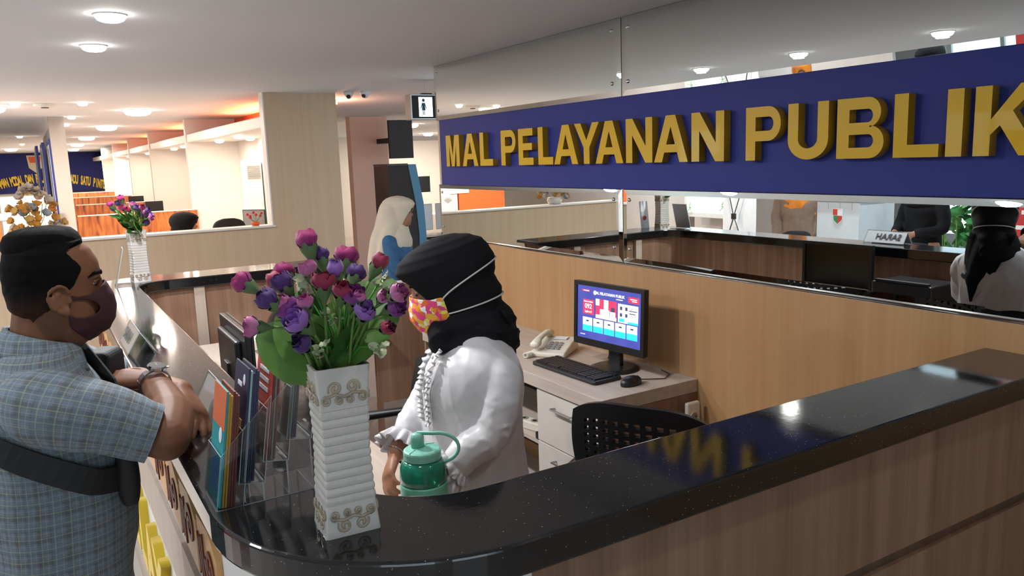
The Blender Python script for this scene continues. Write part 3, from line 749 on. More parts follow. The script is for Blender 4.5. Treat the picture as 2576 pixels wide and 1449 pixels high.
# ---- socket strips
ss = thing('socket_strip', 'cream socket strip hanging at the desk end', 'power strip', (2.215, 2.30, 0.50))
MB().box(-0.035, 0.035, -0.022, 0.0, -0.16, 0.175).build('housing', 'cream_plastic', ss, bevel=0.008)
for z in (0.115, 0.045, -0.03, -0.10):
    k = MB().lathe([(0.0215, -0.001), (0.0215, 0.003), (0.018, 0.003), (0.018, -0.001)], 18, cap=False, T=Matrix.Translation((0, -0.022, z)) @ Matrix.Rotation(PI / 2, 4, 'X'))
    so2 = k.build('socket', 'cream_plastic', ss)
    MB().lathe([(0.0175, 0), (0.0175, 0.001)], 16, T=Matrix.Translation((0, -0.0225, z)) @ Matrix.Rotation(PI / 2, 4, 'X')).build('socket_face', plain('socket_shadow', (0.30, 0.27, 0.22), 0.5), so2)
    for sx in (-0.008, 0.008): MB().lathe([(0.003, 0), (0.003, 0.002)], 8, T=Matrix.Translation((sx, -0.023, z)) @ Matrix.Rotation(PI / 2, 4, 'X')).build('pin_hole', 'black_matte', so2)
pl = thing('power_plug', 'black plug pushed into the hanging socket strip', 'plug', (2.215, 2.2715, 0.545))
MB().lathe([(0.020, 0), (0.021, 0.02), (0.015, 0.035), (0.006, 0.045)], 16, T=Matrix.Rotation(PI / 2, 4, 'X')).build('body', 'black_plastic', pl, smooth=True)
MB().tube([(0, -0.04, 0), (0.02, -0.06, -0.03), (0.045, -0.05, -0.12), (0.05, -0.02, -0.3), (0.04, 0.0, -0.49)], 0.004, 6).build('cord', 'black_plastic', pl, smooth=True)
s2 = thing('socket_strip', 'cream socket strip lying on the shelf under the desk', 'power strip', (1.93, 2.93, 0.42), 0.25)
MB().box(-0.03, 0.03, -0.10, 0.28, 0, 0.04).build('housing', 'cream_plastic', s2, bevel=0.006)
for k in range(5): MB().lathe([(0.02, 0.040), (0.02, 0.043), (0.012, 0.043), (0.012, 0.040)], 14, c=(0, -0.06 + k * 0.07, 0)).build('socket', plain('socket_shadow', (0.30, 0.27, 0.22), 0.5), s2)
rt = thing('router', 'black router box on the shelf under the desk', 'router', (1.90, 2.90, 0.42))
MB().box(-0.06, 0.045, -0.075, 0.0, 0, 0.035).build('case', 'black_plastic', rt, bevel=0.006)
MB().box(-0.0615, -0.060, -0.065, -0.04, 0.008, 0.026).build('red_label', plain('red_label', (0.6, 0.05, 0.02), 0.5), rt)

# ================================================================== PERFORATED OFFICE CHAIRS
def office_chair():
    t = thing('office_chair', 'x', 'chair', (0, 0, 0))
    # backrest: curved panel with square holes, in local coords seat faces +y, back at -y
    bm = bmesh.new()
    cols, rows = 26, 24
    W2, Hb = 0.235, 0.34
    def pt(i, j):
        u = i / cols * 2 - 1; v = j / rows
        rx = W2 * (0.93 + 0.07 * math.sin(v * PI))
        x = u * rx
        z = 0.60 + Hb * v - (0.05 * abs(u) ** 3.2) * (v ** 2) + 0.02 * (abs(u) ** 3) * (1 - v)
        y = -0.225 + 0.055 * u * u - 0.05 * (v - 0.3)
        return (x, y, z)
    g = [[bm.verts.new(pt(i, j)) for j in range(rows + 1)] for i in range(cols + 1)]
    for i in range(cols):
        for j in range(rows):
            if 3 <= i <= cols - 4 and 7 <= j <= rows - 4 and (i - 3) % 2 == 0 and (j - 7) % 2 == 0: continue
            bm.faces.new((g[i][j], g[i + 1][j], g[i + 1][j + 1], g[i][j + 1]))
    me = bpy.data.meshes.new('backrest'); bm.to_mesh(me); bm.free()
    o = link('backrest', me, 'black_plastic', t)
    so_ = o.modifiers.new('thick', 'SOLIDIFY'); so_.thickness = 0.014; so_.offset = 0
    R = []
    for z, k in ((0.435, 0.94), (0.445, 1.0), (0.462, 1.0), (0.47, 0.93)):
        R.append([(p[0] * k, p[1] * k, z) for p in rrect(-0.235, 0.235, -0.22, 0.225, 0.07, 5)])
    MB().rings(R).build('seat', 'black_matte', t)
    for s in (-1, 1):
        MB().tube([(s * 0.225, -0.20, 0.66), (s * 0.262, -0.15, 0.665), (s * 0.275, 0.05, 0.655), (s * 0.272, 0.14, 0.62), (s * 0.262, 0.13, 0.52), (s * 0.22, 0.09, 0.44)], [0.014, 0.017, 0.02, 0.019, 0.015, 0.014], 10).build('armrest', 'black_plastic', t, smooth=True)
    MB().tube([(0, -0.21, 0.66), (0, -0.225, 0.52), (0, -0.15, 0.42), (0, 0, 0.42)], 0.018, 8).build('back_support', 'black_plastic', t, smooth=True)
    MB().lathe([(0.028, 0.10), (0.028, 0.28), (0.02, 0.28), (0.02, 0.43)], 14).build('gas_column', 'steel', t)
    for k in range(5):
        a = 2 * PI * k / 5 + 0.3
        lg = MB().tube([(0.02 * math.cos(a), 0.02 * math.sin(a), 0.11), (0.27 * math.cos(a), 0.27 * math.sin(a), 0.07)], [0.022, 0.014], 8).build('leg', 'black_plastic', t)
        MB().tube([(0.27 * math.cos(a) - 0.012 * math.sin(a), 0.27 * math.sin(a) + 0.012 * math.cos(a), 0.027), (0.27 * math.cos(a) + 0.012 * math.sin(a), 0.27 * math.sin(a) - 0.012 * math.cos(a), 0.027)], 0.027, 12).build('caster', 'black_plastic', lg)
    return t
ch = office_chair()
ch.location = (1.69, 1.885, 0); ch.rotation_euler = (0, 0, math.radians(-60.6))
tag(ch, 'black office chair with perforated backrest in front of the desk drawers', 'chair', 'perforated office chairs')
c2 = copy_tree(ch); c2.location = (1.02, 2.72, 0); c2.rotation_euler = (0, 0, math.radians(75))
tag(c2, 'black office chair with perforated backrest half hidden behind the receptionist', 'chair', 'perforated office chairs')
# ================================================================== VASES
M['porcelain'] = plain('cream_white_ceramic', (0.70, 0.66, 0.61), 0.22, var=0.05, nscale=20)
M['porcelain_rough'] = plain('textured_white_ceramic', (0.67, 0.63, 0.58), 0.35, var=0.08, nscale=160, bump=0.5, bscale=330)
M['relief_gold'] = plain('antiqued_relief', (0.46, 0.38, 0.28), 0.25, var=0.35, nscale=60)
VH = 0.272
def vase_half(z):
    t = z / VH
    w = 0.0365 + 0.0075 * (abs(t - 0.52) / 0.52) ** 1.7
    return w
def make_vase():
    t = thing('vase', 'x', 'vase', (0, 0, 0))
    def ring(z, h, n=4):
        return [(p[0], p[1], z) for p in rrect(-h, h, -h, h, 0.005, n)]
    def seg(name, z0, z1, mat, rib=None):
        R = []
        N = 10 if rib else 3
        for k in range(N + 1):
            z = z0 + (z1 - z0) * k / N
            R.append(ring(z, vase_half(z) + (rib * math.sin(PI * k / N) if rib else 0)))
        return MB().rings(R).build(name, mat, t, smooth=False)
    seg('foot_block', 0, 0.052, 'porcelain')
    zs = 0.052; nb = 11; zh = (0.205 - 0.052) / nb
    for k in range(nb):
        seg('rib_band', zs + k * zh, zs + (k + 1) * zh - 0.0004, 'porcelain' if k % 2 else 'porcelain_rough', 0.0016 if k % 2 else 0.0013)
    R = [ring(z, vase_half(z)) for z in (0.205, 0.225, 0.25, VH)] + [ring(VH, vase_half(VH) - 0.004), ring(0.24, vase_half(0.24) - 0.005), ring(0.215, vase_half(0.215) - 0.006)]
    MB().rings(R).build('neck_block', 'porcelain', t)
    def curl(cx, cz, r, turns, flip, r0, rot, T):
        pts = []; rad = []
        for k in range(22):
            q = k / 21; a = rot + flip * turns * 2 * PI * q; rr = r * (1 - 0.85 * q)
            pts.append(T @ Vector((cx + rr * math.cos(a), 0, cz + rr * math.sin(a)))); rad.append(r0 * (0.55 + 0.75 * q))
        return MB().tube(pts, rad, 6)
    for side in range(4):
        for zb, up in ((0.026, -1), (0.232, 1)):
            h = vase_half(zb) + 0.0005
            T = Matrix.Rotation(side * PI / 2, 4, 'Z') @ Matrix.Translation((0, -h, 0))
            for sx in (-1, 1):
                o = curl(sx * 0.014, zb + up * 0.008, 0.0115, 1.3, sx * up, 0.0033, (0 if sx > 0 else PI) - 0.5 * sx * up, T)
                ro = o.build('relief_scroll', 'relief_gold', t, smooth=True)
                curl(sx * 0.028, zb - up * 0.010, 0.0085, 1.2, -sx * up, 0.0028, PI / 2 * up, T).build('tendril', 'relief_gold', ro, smooth=True)
                curl(sx * 0.008, zb - up * 0.012, 0.0070, 1.1, -sx * up, 0.0026, PI / 2 * up, T).build('tendril', 'relief_gold', ro, smooth=True)
            MB().tube([T @ Vector((-0.034, 0, zb - up * 0.006)), T @ Vector((-0.015, -0.001, zb - up * 0.001)), T @ Vector((0, -0.001, zb - up * 0.006)), T @ Vector((0.015, -0.001, zb - up * 0.001)), T @ Vector((0.034, 0, zb - up * 0.006))], 0.0026, 6).build('relief_vine', 'relief_gold', t, smooth=True)
    return t
v1 = make_vase(); v1.location = (0.385, 1.188, ZT); v1.rotation_euler = (0, 0, math.radians(-4))
tag(v1, 'tall square white ceramic vase with ribbed sides at the near counter corner', 'vase', 'white ribbed vases')
v2 = copy_tree(v1); v2.location = (0.465, 4.60, ZT); v2.rotation_euler = (0, 0, math.radians(8))
tag(v2, 'tall square white ceramic vase with ribbed sides at the far counter corner', 'vase', 'white ribbed vases')
# ================================================================== BOUQUETS
def petal_mat(name, c, c2):
    m, n, l, b = new_mat(name); setp(b, Roughness=0.6)
    b.inputs['Sheen Weight'].default_value = 0.2
    tc = n.new('ShaderNodeTexCoord'); sp = n.new('ShaderNodeSeparateXYZ'); l.new(tc.outputs['Generated'], sp.inputs[0])
    cr = n.new('ShaderNodeValToRGB'); cr.color_ramp.elements[0].color = rgba(c2); cr.color_ramp.elements[1].color = rgba(c)
    cr.color_ramp.elements[0].position = 0.1; cr.color_ramp.elements[1].position = 0.8
    l.new(sp.outputs['Z'], cr.inputs[0]); l.new(cr.outputs[0], b.inputs['Base Color'])
    return m
PM = {'m': petal_mat('magenta_petals', (0.38, 0.015, 0.13), (0.30, 0.02, 0.20)), 'c': petal_mat('crimson_petals', (0.30, 0.012, 0.055), (0.36, 0.03, 0.10)), 'v': petal_mat('violet_petals', (0.055, 0.012, 0.13), (0.10, 0.03, 0.20)),
      'l': petal_mat('lilac_petals', (0.32, 0.14, 0.50), (0.22, 0.07, 0.36)), 'p': petal_mat('rose_pink_petals', (0.50, 0.10, 0.28), (0.55, 0.28, 0.42)), 'u': petal_mat('purple_petals', (0.20, 0.02, 0.20), (0.26, 0.06, 0.30))}
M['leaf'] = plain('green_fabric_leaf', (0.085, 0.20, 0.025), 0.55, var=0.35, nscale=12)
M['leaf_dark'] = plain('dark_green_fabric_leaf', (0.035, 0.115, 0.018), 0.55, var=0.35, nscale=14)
M['stem'] = plain('green_plastic_stem', (0.13, 0.24, 0.05), 0.45)
M['bright_stem'] = plain('bright_green_plastic', (0.05, 0.38, 0.03), 0.35)
M['sepal'] = plain('green_calyx', (0.11, 0.19, 0.07), 0.55, var=0.2)
M['cream_leaf'] = plain('cream_green_leaflet', (0.55, 0.60, 0.36), 0.5, var=0.15)
def bud_mesh(open_=0.0, seed=0):
    rnd = random.Random(seed); mb = MB()
    for layer, (r0, h, cnt) in enumerate(((0.0118, 0.029, 4), (0.0092, 0.031, 3), (0.006, 0.030, 3))):
        for k in range(cnt):
            a0 = 2 * PI * k / cnt + layer * 0.7 + rnd.uniform(-0.2, 0.2); span = 2 * PI / cnt * 0.72
            nu, nv = 7, 6; V = []; F = []
            for j in range(nv + 1):
                t = j / nv
                rad = r0 * (0.25 + 1.05 * math.sin(min(1.0, t * 1.15) * PI * 0.62)) * (1 + open_ * t * 0.5) * (1.0 - 0.22 * max(0, t - 0.7) / 0.3 * (1 - open_))
                for i in range(nu + 1):
                    u = i / nu * 2 - 1
                    a = a0 + u * span * (1 - 0.35 * t ** 4)
                    z = h * t * (1 - 0.16 * abs(u) ** 2.2 * t) + rnd.uniform(-0.0004, 0.0004)
                    rr = rad * (1 + 0.10 * u * (1 if k % 2 else -1)) + 0.0012 * (t ** 3) * math.cos(u * 5)
                    V.append((rr * math.cos(a), rr * math.sin(a), z))
            for j in range(nv):
                for i in range(nu):
                    q = j * (nu + 1) + i; F.append((q, q + 1, q + nu + 2, q + nu + 1))
            mb.add(V, F)
    return mb.mesh('flower_bud', smooth=True)
def calyx_mesh():
    mb = MB(); n = 15; R = []
    for j, (r, z) in enumerate(((0.0018, -0.020), (0.0035, -0.014), (0.0075, -0.006), (0.0112, 0.002), (0.0125, 0.009))):
        R.append([((r + (0.0008 if j == 4 and k % 3 == 0 else 0)) * math.cos(2 * PI * k / n), r * math.sin(2 * PI * k / n), z + (0.006 if j == 4 and k % 3 == 0 else (-0.004 if j == 4 and k % 3 else 0))) for k in range(n)])
    mb.rings(R, cap=False)
    return mb.mesh('calyx', smooth=True)
BUDM = [bud_mesh(0.0, 1), bud_mesh(0.25, 2), bud_mesh(0.5, 3)]
CALM = calyx_mesh()
def leaf_mesh(L, Wd, curl=0.25, fold=0.2, n=12):
    mb = MB(); V = []; F = []; m = 8
    for i in range(n + 1):
        t = i / n
        w = Wd * (math.sin(PI * min(1, t * 0.93 + 0.03)) ** 0.75) * (1.0 if t < 0.97 else 0.5)
        for j in range(m + 1):
            u = j / m * 2 - 1
            V.append((u * w, -curl * L * t * t + fold * w * abs(u) + 0.002 * math.sin(t * 22 + abs(u) * 3), L * t))
    for i in range(n):
        for j in range(m):
            q = i * (m + 1) + j; F.append((q, q + 1, q + m + 2, q + m + 1))
    mb.add(V, F); return mb.mesh('leaf', smooth=True)
LEAFM = [leaf_mesh(0.13, 0.046, 0.22, 0.15), leaf_mesh(0.12, 0.034, 0.3, 0.35), leaf_mesh(0.10, 0.028, 0.15, 0.25)]
SML = leaf_mesh(0.020, 0.0055, 0.2, 0.2, 6)
def cam_point(px, py, dep):
    return Vector((0, 0, CAM_Z)) + (_r * ((px - 1288) / FPX) - _u * ((py - 724.5) / FPX) + _f) * dep
def align(d, roll=0.0):
    d = d.normalized(); q = d.to_track_quat('Z', 'Y')
    return q.to_matrix().to_4x4() @ Matrix.Rotation(roll, 4, 'Z')
BUDS = [(774, 612, 'm', 1.25), (806, 646, 'v', 1.0), (871, 652, 'm', 1.15), (953, 662, 'c', 1.05), (614, 712, 'm', 1.05), (717, 690, 'm', 1.05), (692, 708, 'c', 1.0), (713, 715, 'v', 1.1), (776, 680, 'p', 1.0), (844, 678, 'l', 1.0), (894, 692, 'v', 1.05), (814, 714, 'c', 1.1), (677, 756, 'v', 1.15), (860, 732, 'c', 0.95), (887, 748, 'u', 1.1), (905, 742, 'p', 0.7), (1000, 738, 'p', 0.95), (993, 773, 'u', 1.0), (976, 824, 'c', 0.85), (731, 781, 'u', 1.2), (753, 812, 'l', 1.2), (764, 864, 'v', 1.15), (916, 786, 'l', 1.1), (636, 822, 'p', 0.95), (768, 758, 'p', 0.85), (966, 744, 'p', 0.7), (706, 762, 'p', 0.8), (838, 706, 'p', 0.8)]
def make_bouquet():
    base = Vector((0.388, 1.19, ZT + VH))
    t = thing('flower_bouquet', 'x', 'flowers', tuple(base))
    dep0 = (base - Vector((0, 0, CAM_Z))).dot(_f)
    rnd = random.Random(5)
    for i, (px, py, c, s) in enumerate(BUDS):
        side = ((px - 830) / 200.0)
        dep = dep0 + rnd.uniform(-0.055, 0.075) * (1.1 - min(1, abs(side)) * 0.4)
        if py > 730: dep = dep0 - rnd.uniform(0.045, 0.075)          # lower blooms sit in front of the leaves
        p = cam_point(px, py, dep) - base
        root = Vector((rnd.uniform(-0.018, 0.018) + 0.02 * side, rnd.uniform(-0.018, 0.018), -0.03))
        mid = root.lerp(p, 0.5) + Vector((0, 0, 0.03)) * (0.4 + abs(side))
        pts = [root.lerp(mid, k / 4).lerp(mid.lerp(p, k / 4), k / 4) for k in range(5)]
        d = (p - mid).normalized()
        p = p - d * 0.014
        T = Matrix.Translation(p) @ align(d, rnd.uniform(0, 6)) @ Matrix.Scale(s * 0.95, 4)
        me = BUDM[i % 3].copy(); me.materials.append(PM[c])
        o = link('flower_bud', me, [], t); o.matrix_local = T
        cal = link('calyx', CALM, 'sepal', o)
        end = p - d * 0.018 * s
        st = MB().tube([root, root.lerp(mid, 0.5) + (mid - root.lerp(p, 0.5)) * 0.25, mid, mid.lerp(end, 0.55), end], 0.0024, 6).build('stem', 'stem', t, smooth=True)
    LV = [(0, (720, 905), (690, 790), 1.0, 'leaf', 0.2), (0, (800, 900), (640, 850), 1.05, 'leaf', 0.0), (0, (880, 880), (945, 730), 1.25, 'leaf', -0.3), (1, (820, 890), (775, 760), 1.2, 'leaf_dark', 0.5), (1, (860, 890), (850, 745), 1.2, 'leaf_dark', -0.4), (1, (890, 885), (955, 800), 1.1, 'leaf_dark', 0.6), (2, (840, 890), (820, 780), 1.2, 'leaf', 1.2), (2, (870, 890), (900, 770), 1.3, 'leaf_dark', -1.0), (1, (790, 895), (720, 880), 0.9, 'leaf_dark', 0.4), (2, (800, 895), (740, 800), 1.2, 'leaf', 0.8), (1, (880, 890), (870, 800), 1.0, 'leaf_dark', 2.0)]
    for k, (mi, a, b2, s, mat, roll) in enumerate(LV):
        off = rnd.uniform(-0.01, 0.05) if k > 2 else (-0.015, -0.01, 0.012)[k]
        p0 = Vector((rnd.uniform(-0.02, 0.02), rnd.uniform(-0.02, 0.02), -0.01))
        p1 = cam_point(b2[0], b2[1], dep0 + off) - base
        d = p1 - p0
        yv = (-_f).normalized()
        z = d.normalized(); x = yv.cross(z).normalized(); y = z.cross(x)
        Rm = Matrix(((x.x, y.x, z.x, p0.x), (x.y, y.y, z.y, p0.y), (x.z, y.z, z.z, p0.z), (0, 0, 0, 1)))
        key = 'lf%d%s' % (mi, mat)
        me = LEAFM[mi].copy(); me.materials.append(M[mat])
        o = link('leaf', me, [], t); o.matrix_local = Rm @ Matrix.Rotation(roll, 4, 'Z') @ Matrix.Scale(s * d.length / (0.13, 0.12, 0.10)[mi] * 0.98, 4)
    for (px, py) in ((760, 720), (775, 700), (880, 740), (955, 870), (775, 850), (790, 815), (800, 870), (960, 700), (830, 790), (870, 770)):
        p = cam_point(px, py, dep0 - 0.03 + rnd.uniform(-0.03, 0.05)) - base
        st = MB().tube([Vector((0, 0, -0.02)), p * 0.5 + Vector((0.004, 0, 0.01)), p], 0.0014, 5).build('sprig', 'bright_stem', t, smooth=True)
        for q in range(5):
            me = SML
            o = link('leaflet', me, 'cream_leaf', st)
            a = rnd.uniform(0, 6.28); dd = Vector((math.cos(a), math.sin(a), rnd.uniform(0.0, 0.9)))
            o.matrix_local = Matrix.Translation(p - Vector((0, 0, 0.006 * q)) * 0.8) @ align(dd, rnd.uniform(0, 6)) @ Matrix.Scale(rnd.uniform(0.8, 1.25), 4)
    return t
b1 = make_bouquet()
tag(b1, 'magenta and violet artificial rosebud bouquet in the near vase', 'flowers', 'rosebud bouquets')
bb2 = copy_tree(b1); bb2.location = (0.465, 4.60, ZT + VH); bb2.rotation_euler = (0, 0, 2.2)
bb2.scale = (1.08, 1.08, 0.92)
tag(bb2, 'magenta and violet artificial rosebud bouquet in the far vase', 'flowers', 'rosebud bouquets')
# ================================================================== WATER BOTTLE
bt = thing('water_bottle', 'green plastic water jug with mint lid and carry loop', 'water bottle', (0.735, 1.664, 0.75))
bt.scale = (1.10, 1.10, 1.30)
M['mint'] = plain('mint_green_plastic', (0.24, 0.60, 0.47), 0.4)
M['bottle_green'] = plain('translucent_green_plastic', (0.02, 0.33, 0.20), 0.12)
M['bottle_green'].node_tree.nodes['Principled BSDF'].inputs['Transmission Weight'].default_value = 0.45
M['bottle_frost'] = plain('frosted_green_band', (0.16, 0.50, 0.34), 0.4)
br = 0.0515
MB().lathe([(br * .93, 0), (br * 0.97, 0.004), (br * 0.97, 0.095)], 32).build('lower_body', plain('clear_green_base', (0.10, 0.42, 0.28), 0.2), bt, smooth=True)
MB().lathe([(br * 0.99, 0.0955), (br, 0.099), (br, 0.128), (br * 0.99, 0.132)], 32).build('grip_band', 'bottle_frost', bt, smooth=True)
MB().lathe([(br * 0.985, 0.1325), (br * 0.995, 0.145), (br * 0.97, 0.162), (br * 0.88, 0.172), (br * 0.78, 0.176)], 32).build('shoulder', 'bottle_green', bt, smooth=True)
lid = MB().lathe([(br * 0.78, 0.1765), (br * 0.80, 0.178), (br * 0.80, 0.190), (br * 0.78, 0.193), (br * 0.72, 0.195), (0.015, 0.199), (0.001, 0.199)], 32).build('lid', 'mint', bt)
for k in range(4):
    a = k * PI / 2 + 0.4
    MB().tube([(0.012 * math.cos(a), 0.012 * math.sin(a), 0.1995), (br * 0.76 * math.cos(a), br * 0.76 * math.sin(a), 0.1945)], 0.0014, 6).build('lid_rib', 'mint', lid)
MB().lathe([(0.0145, 0.1992), (0.0145, 0.217), (0.012, 0.223), (0.006, 0.2255), (0.001, 0.2255)], 20, c=(-0.008, 0.004, 0)).build('spout_cap', 'mint', bt, smooth=True)
lp = []
for k in range(17):
    a = PI * 0.56 - k / 16 * PI * 1.02
    lp.append((0.030 + 0.040 * math.cos(a) * 0.95, -0.018 - 0.024 * math.cos(a), 0.1955 + 0.028 * math.sin(a)))
lp = [(-0.008, 0.004, 0.2250)] + lp + [(0.032, -0.018, 0.172)]
R = []
for i, p in enumerate(lp):
    R.append(Vector(p))
MB().tube(R, 0.0038, 8).build('carry_loop', 'mint', bt, smooth=True)
# ================================================================== BROCHURE STAND
bs = thing('brochure_stand', 'clear acrylic tiered brochure stand on the counter', 'brochure stand', (0.214, 1.36, ZT))
def ac(mb, name, par=None):
    o = mb.build(name, ['acrylic', 'acrylic_edge'], par or bs)
    big = max(p.area for p in o.data.polygons)
    for p in o.data.polygons: p.material_index = 0 if p.area > 0.35 * big else 1
    return o
t_ = 0.0014
YB = 0.105
PK = [(0.0, 0.0), (0.040, 0.038), (0.084, 0.069), (0.128, 0.100)]
ac(MB().box(0.0, 0.178, 0, YB, 0.0, t_), 'base_plate')
for i, (x, z) in enumerate(PK):
    Tm = Matrix.Translation((x, 0, z + t_ + 0.0002)) @ Matrix.Rotation(math.radians(9), 4, 'Y')
    ac(MB().box(0.002, 0.044, 0, YB, 0.0, t_, T=Tm), 'pocket_floor')
    ac(MB().box(0.0, t_, 0, YB, 0.0, 0.095, T=Tm), 'pocket_front')
    ac(MB().box(0.044, 0.044 + t_, 0, YB, 0.0, 0.155, T=Tm), 'pocket_back')
    for yy in (0.0, YB - t_):
        ac(MB().prism([(t_, 0.0), (0.044, 0.0), (0.044, 0.155), (t_, 0.095)], yy, yy + t_, 'y', T=Tm), 'pocket_side')
    if i: ac(MB().box(x + 0.040, x + 0.0425, 0.0, YB, t_ + 0.0002, z + t_ - 0.001), 'riser')
def leaf_stack(i, n, cols, h, label, x0=0.005, th=0.0035, name='leaflet', tops=None, group='leaflets in the brochure stand', labels=None):
    x, z = PK[i]
    for k in range(n):
        ob = thing(name, labels[k], 'leaflet', (0, 0, 0), group=group)
        ob.matrix_world = Matrix.Translation((0.214 + x, 1.36, ZT + z + 2 * t_ + 0.0006)) @ Matrix.Rotation(math.radians(9 - k * 0.3), 4, 'Y')
        hh = h - 0.004 * (k % 3)
        MB().box(x0 + k * (th + 0.0012), x0 + k * (th + 0.0012) + th, 0.004, YB - 0.004, 0.001, hh).build('pages', cols[min(k, len(cols) - 1)], ob)
        yield ob, x0 + k * (th + 0.0012), hh
tl = plain('teal_print', (0.03, 0.33, 0.36), 0.4); og = plain('orange_red_print', (0.72, 0.16, 0.05), 0.4); yw = plain('ochre_print', (0.55, 0.28, 0.02), 0.4)
dr = plain('dark_red_pages', (0.16, 0.03, 0.02), 0.5, var=0.3, nscale=60); nb_ = plain('navy_print', (0.018, 0.022, 0.07), 0.35); lb = plain('pale_blue_pages', (0.35, 0.50, 0.52), 0.5); bl = plain('blue_print', (0.08, 0.25, 0.50), 0.4); rd = plain('red_print', (0.55, 0.06, 0.04), 0.4); gr = plain('grey_green_pages', (0.16, 0.18, 0.16), 0.5)
L1 = list(leaf_stack(0, 6, [tl, yw, yw, dr, dr, dr], 0.205, '', labels=['teal and orange leaflet at the front of the lowest brochure pocket', 'ochre leaflet right behind the teal one', 'second ochre leaflet in the lowest brochure pocket', 'dark red leaflet behind the ochre pair', 'middle dark red leaflet of the lowest brochure pocket', 'rearmost dark red leaflet of the lowest brochure pocket']))
o, xx, hh = L1[0]
MB().box(xx - 0.0006, xx, 0.004, YB - 0.004, hh * 0.66, hh).build('orange_panel', og, o)
MB().box(xx - 0.0006, xx, 0.015, YB - 0.02, 0.02, hh * 0.40).build('blue_panel', bl, o)
MB().ell((xx - 0.0006, 0.03, hh * 0.60), (0.0006, 0.012, 0.014)).build('white_figure', 'paper', o)
L2 = list(leaf_stack(1, 5, [nb_, lb, nb_, nb_, nb_], 0.20, '', labels=['navy leaflet at the front of the second brochure pocket', 'pale blue leaflet behind the front navy one', 'navy leaflet in the middle of the second pocket', 'navy leaflet next to last in the second pocket', 'rearmost navy leaflet of the second pocket']))
o, xx, hh = L2[0]
MB().box(xx - 0.0006, xx, 0.03, 0.07, hh * 0.40, hh * 0.52).build('gold_panel', yw, o)
MB().ell((xx - 0.0006, 0.03, hh * 0.88), (0.0006, 0.008, 0.010)).build('white_emblem', 'paper', o)
MB().box(xx - 0.0006, xx, 0.045, 0.075, hh * 0.80, hh * 0.84).build('white_line', 'paper', o)
L3 = list(leaf_stack(2, 4, [rd, dr, gr, dr], 0.185, '', labels=['red leaflet with white lines in the third brochure pocket', 'dark red leaflet behind the red one with white lines', 'grey green leaflet in the third brochure pocket', 'rearmost dark leaflet of the third brochure pocket']))
o, xx, hh = L3[0]
for q in range(4): MB().box(xx - 0.0006, xx, 0.02, 0.08, hh * (0.90 - q * 0.09), hh * (0.94 - q * 0.09)).build('white_line', 'paper', o)
L4 = list(leaf_stack(3, 3, [gr, nb_, nb_], 0.15, '', labels=['grey leaflet at the front of the topmost brochure pocket', 'navy leaflet in the topmost brochure pocket', 'rearmost navy leaflet of the topmost pocket']))
# pen standing behind the stand
pn = thing('pen', 'silver pen standing behind the lowest leaflets', 'pen', (0.300, 1.53, ZT))
MB().tube([(0, 0, 0.0), (0.0, 0.01, 0.13)], 0.0045, 10).build('barrel', 'steel', pn, smooth=True)
MB().tube([(0, 0.01, 0.13), (0.0, 0.0115, 0.15)], [0.0045, 0.002], 10).build('tip', 'chrome', pn, smooth=True)
MB().lathe([(0.022, 0), (0.022, 0.008), (0.012, 0.018), (0.006, 0.02)], 16).build('holder', 'black_plastic', pn)
# ================================================================== NAME PLATES
def name_plate(label, loc, rz, text, L=0.26, h=0.075, ts=0.052):
    t = thing('name_plate', label, 'name plate', loc, rz, group='tent shaped name plates')
    w = 0.045
    for s in (-1, 1):
        T = Matrix.Translation((s * w, 0, 0)) @ Matrix.Rotation(-s * math.atan2(w, h), 4, 'Y')
        hh = math.hypot(w, h)
        ac(MB().box(-0.001, 0.001, -L / 2, L / 2, 0, hh, T=T), 'acrylic_leaf', t)
        MB().box(-s * 0.0022 - 0.0004, -s * 0.0022 + 0.0004, -L / 2 + 0.004, L / 2 - 0.004, 0.008, hh - 0.006, T=T).build('paper_card', 'paper', t)
        if text:
            me = text_mesh(text, ts, 0, ts * 0.023)
            o = link('lettering', me, 'black_matte', t)
            Tx = frame_mat((s * 0.0016, (-0.02 if s > 0 else 0.02), hh * 0.52), (0, s, 0), (0, 0, 1))
            o.matrix_local = T @ Tx
    return t
name_plate('tent shaped name plate reading SARAH beside the vacant monitor', (0.255, 2.86, ZT), 0.0, 'SARAH')
name_plate('tent shaped name plate beside the brochure stand', (0.335, 1.96, ZT), 0.0, '', 0.15, 0.085)
# grey acrylic sheet holder and leaflet by the far vase
sh = thing('sheet_holder', 'slanted clear acrylic sheet holder beside the far vase', 'sign holder', (0.335, 4.50, ZT), -0.06)
Tm = Matrix.Rotation(math.radians(14), 4, 'Y')
ac(MB().box(-0.0015, 0.0015, -0.075, 0.075, 0.0, 0.20, T=Tm), 'sheet', sh)
MB().box(0.0022, 0.0030, -0.07, 0.07, 0.008, 0.195, T=Tm).build('insert', plain('grey_insert', (0.45, 0.45, 0.47), 0.5), sh)
ac(MB().box(-0.005, 0.07, -0.075, 0.075, 0.0, 0.003), 'foot', sh)
lf = thing('paper_stand', 'white leaflet with a red badge propped behind the far vase', 'leaflet', (0.490, 4.765, ZT), 0.0)
MB().box(-0.040, 0.040, -0.002, 0.002, 0, 0.21, T=Matrix.Rotation(-0.12, 4, 'X')).build('card', 'paper', lf)
MB().lathe([(0.018, 0), (0.018, 0.001)], 16, T=Matrix.Translation((0.01, -0.004, 0.08)) @ Matrix.Rotation(PI / 2, 4, 'X')).build('red_badge', rd, lf)
# monitor seen from behind on the inner worktop
monitor('black monitor with a silver lower edge behind the visitor counter', (0.60, 2.95, 0.75), PI / 2 - 0.02, 0.46, 0.28, 'black_plastic', plain('dark_glass_screen', (0.008, 0.009, 0.008), 0.15), 0.235, 'steel')
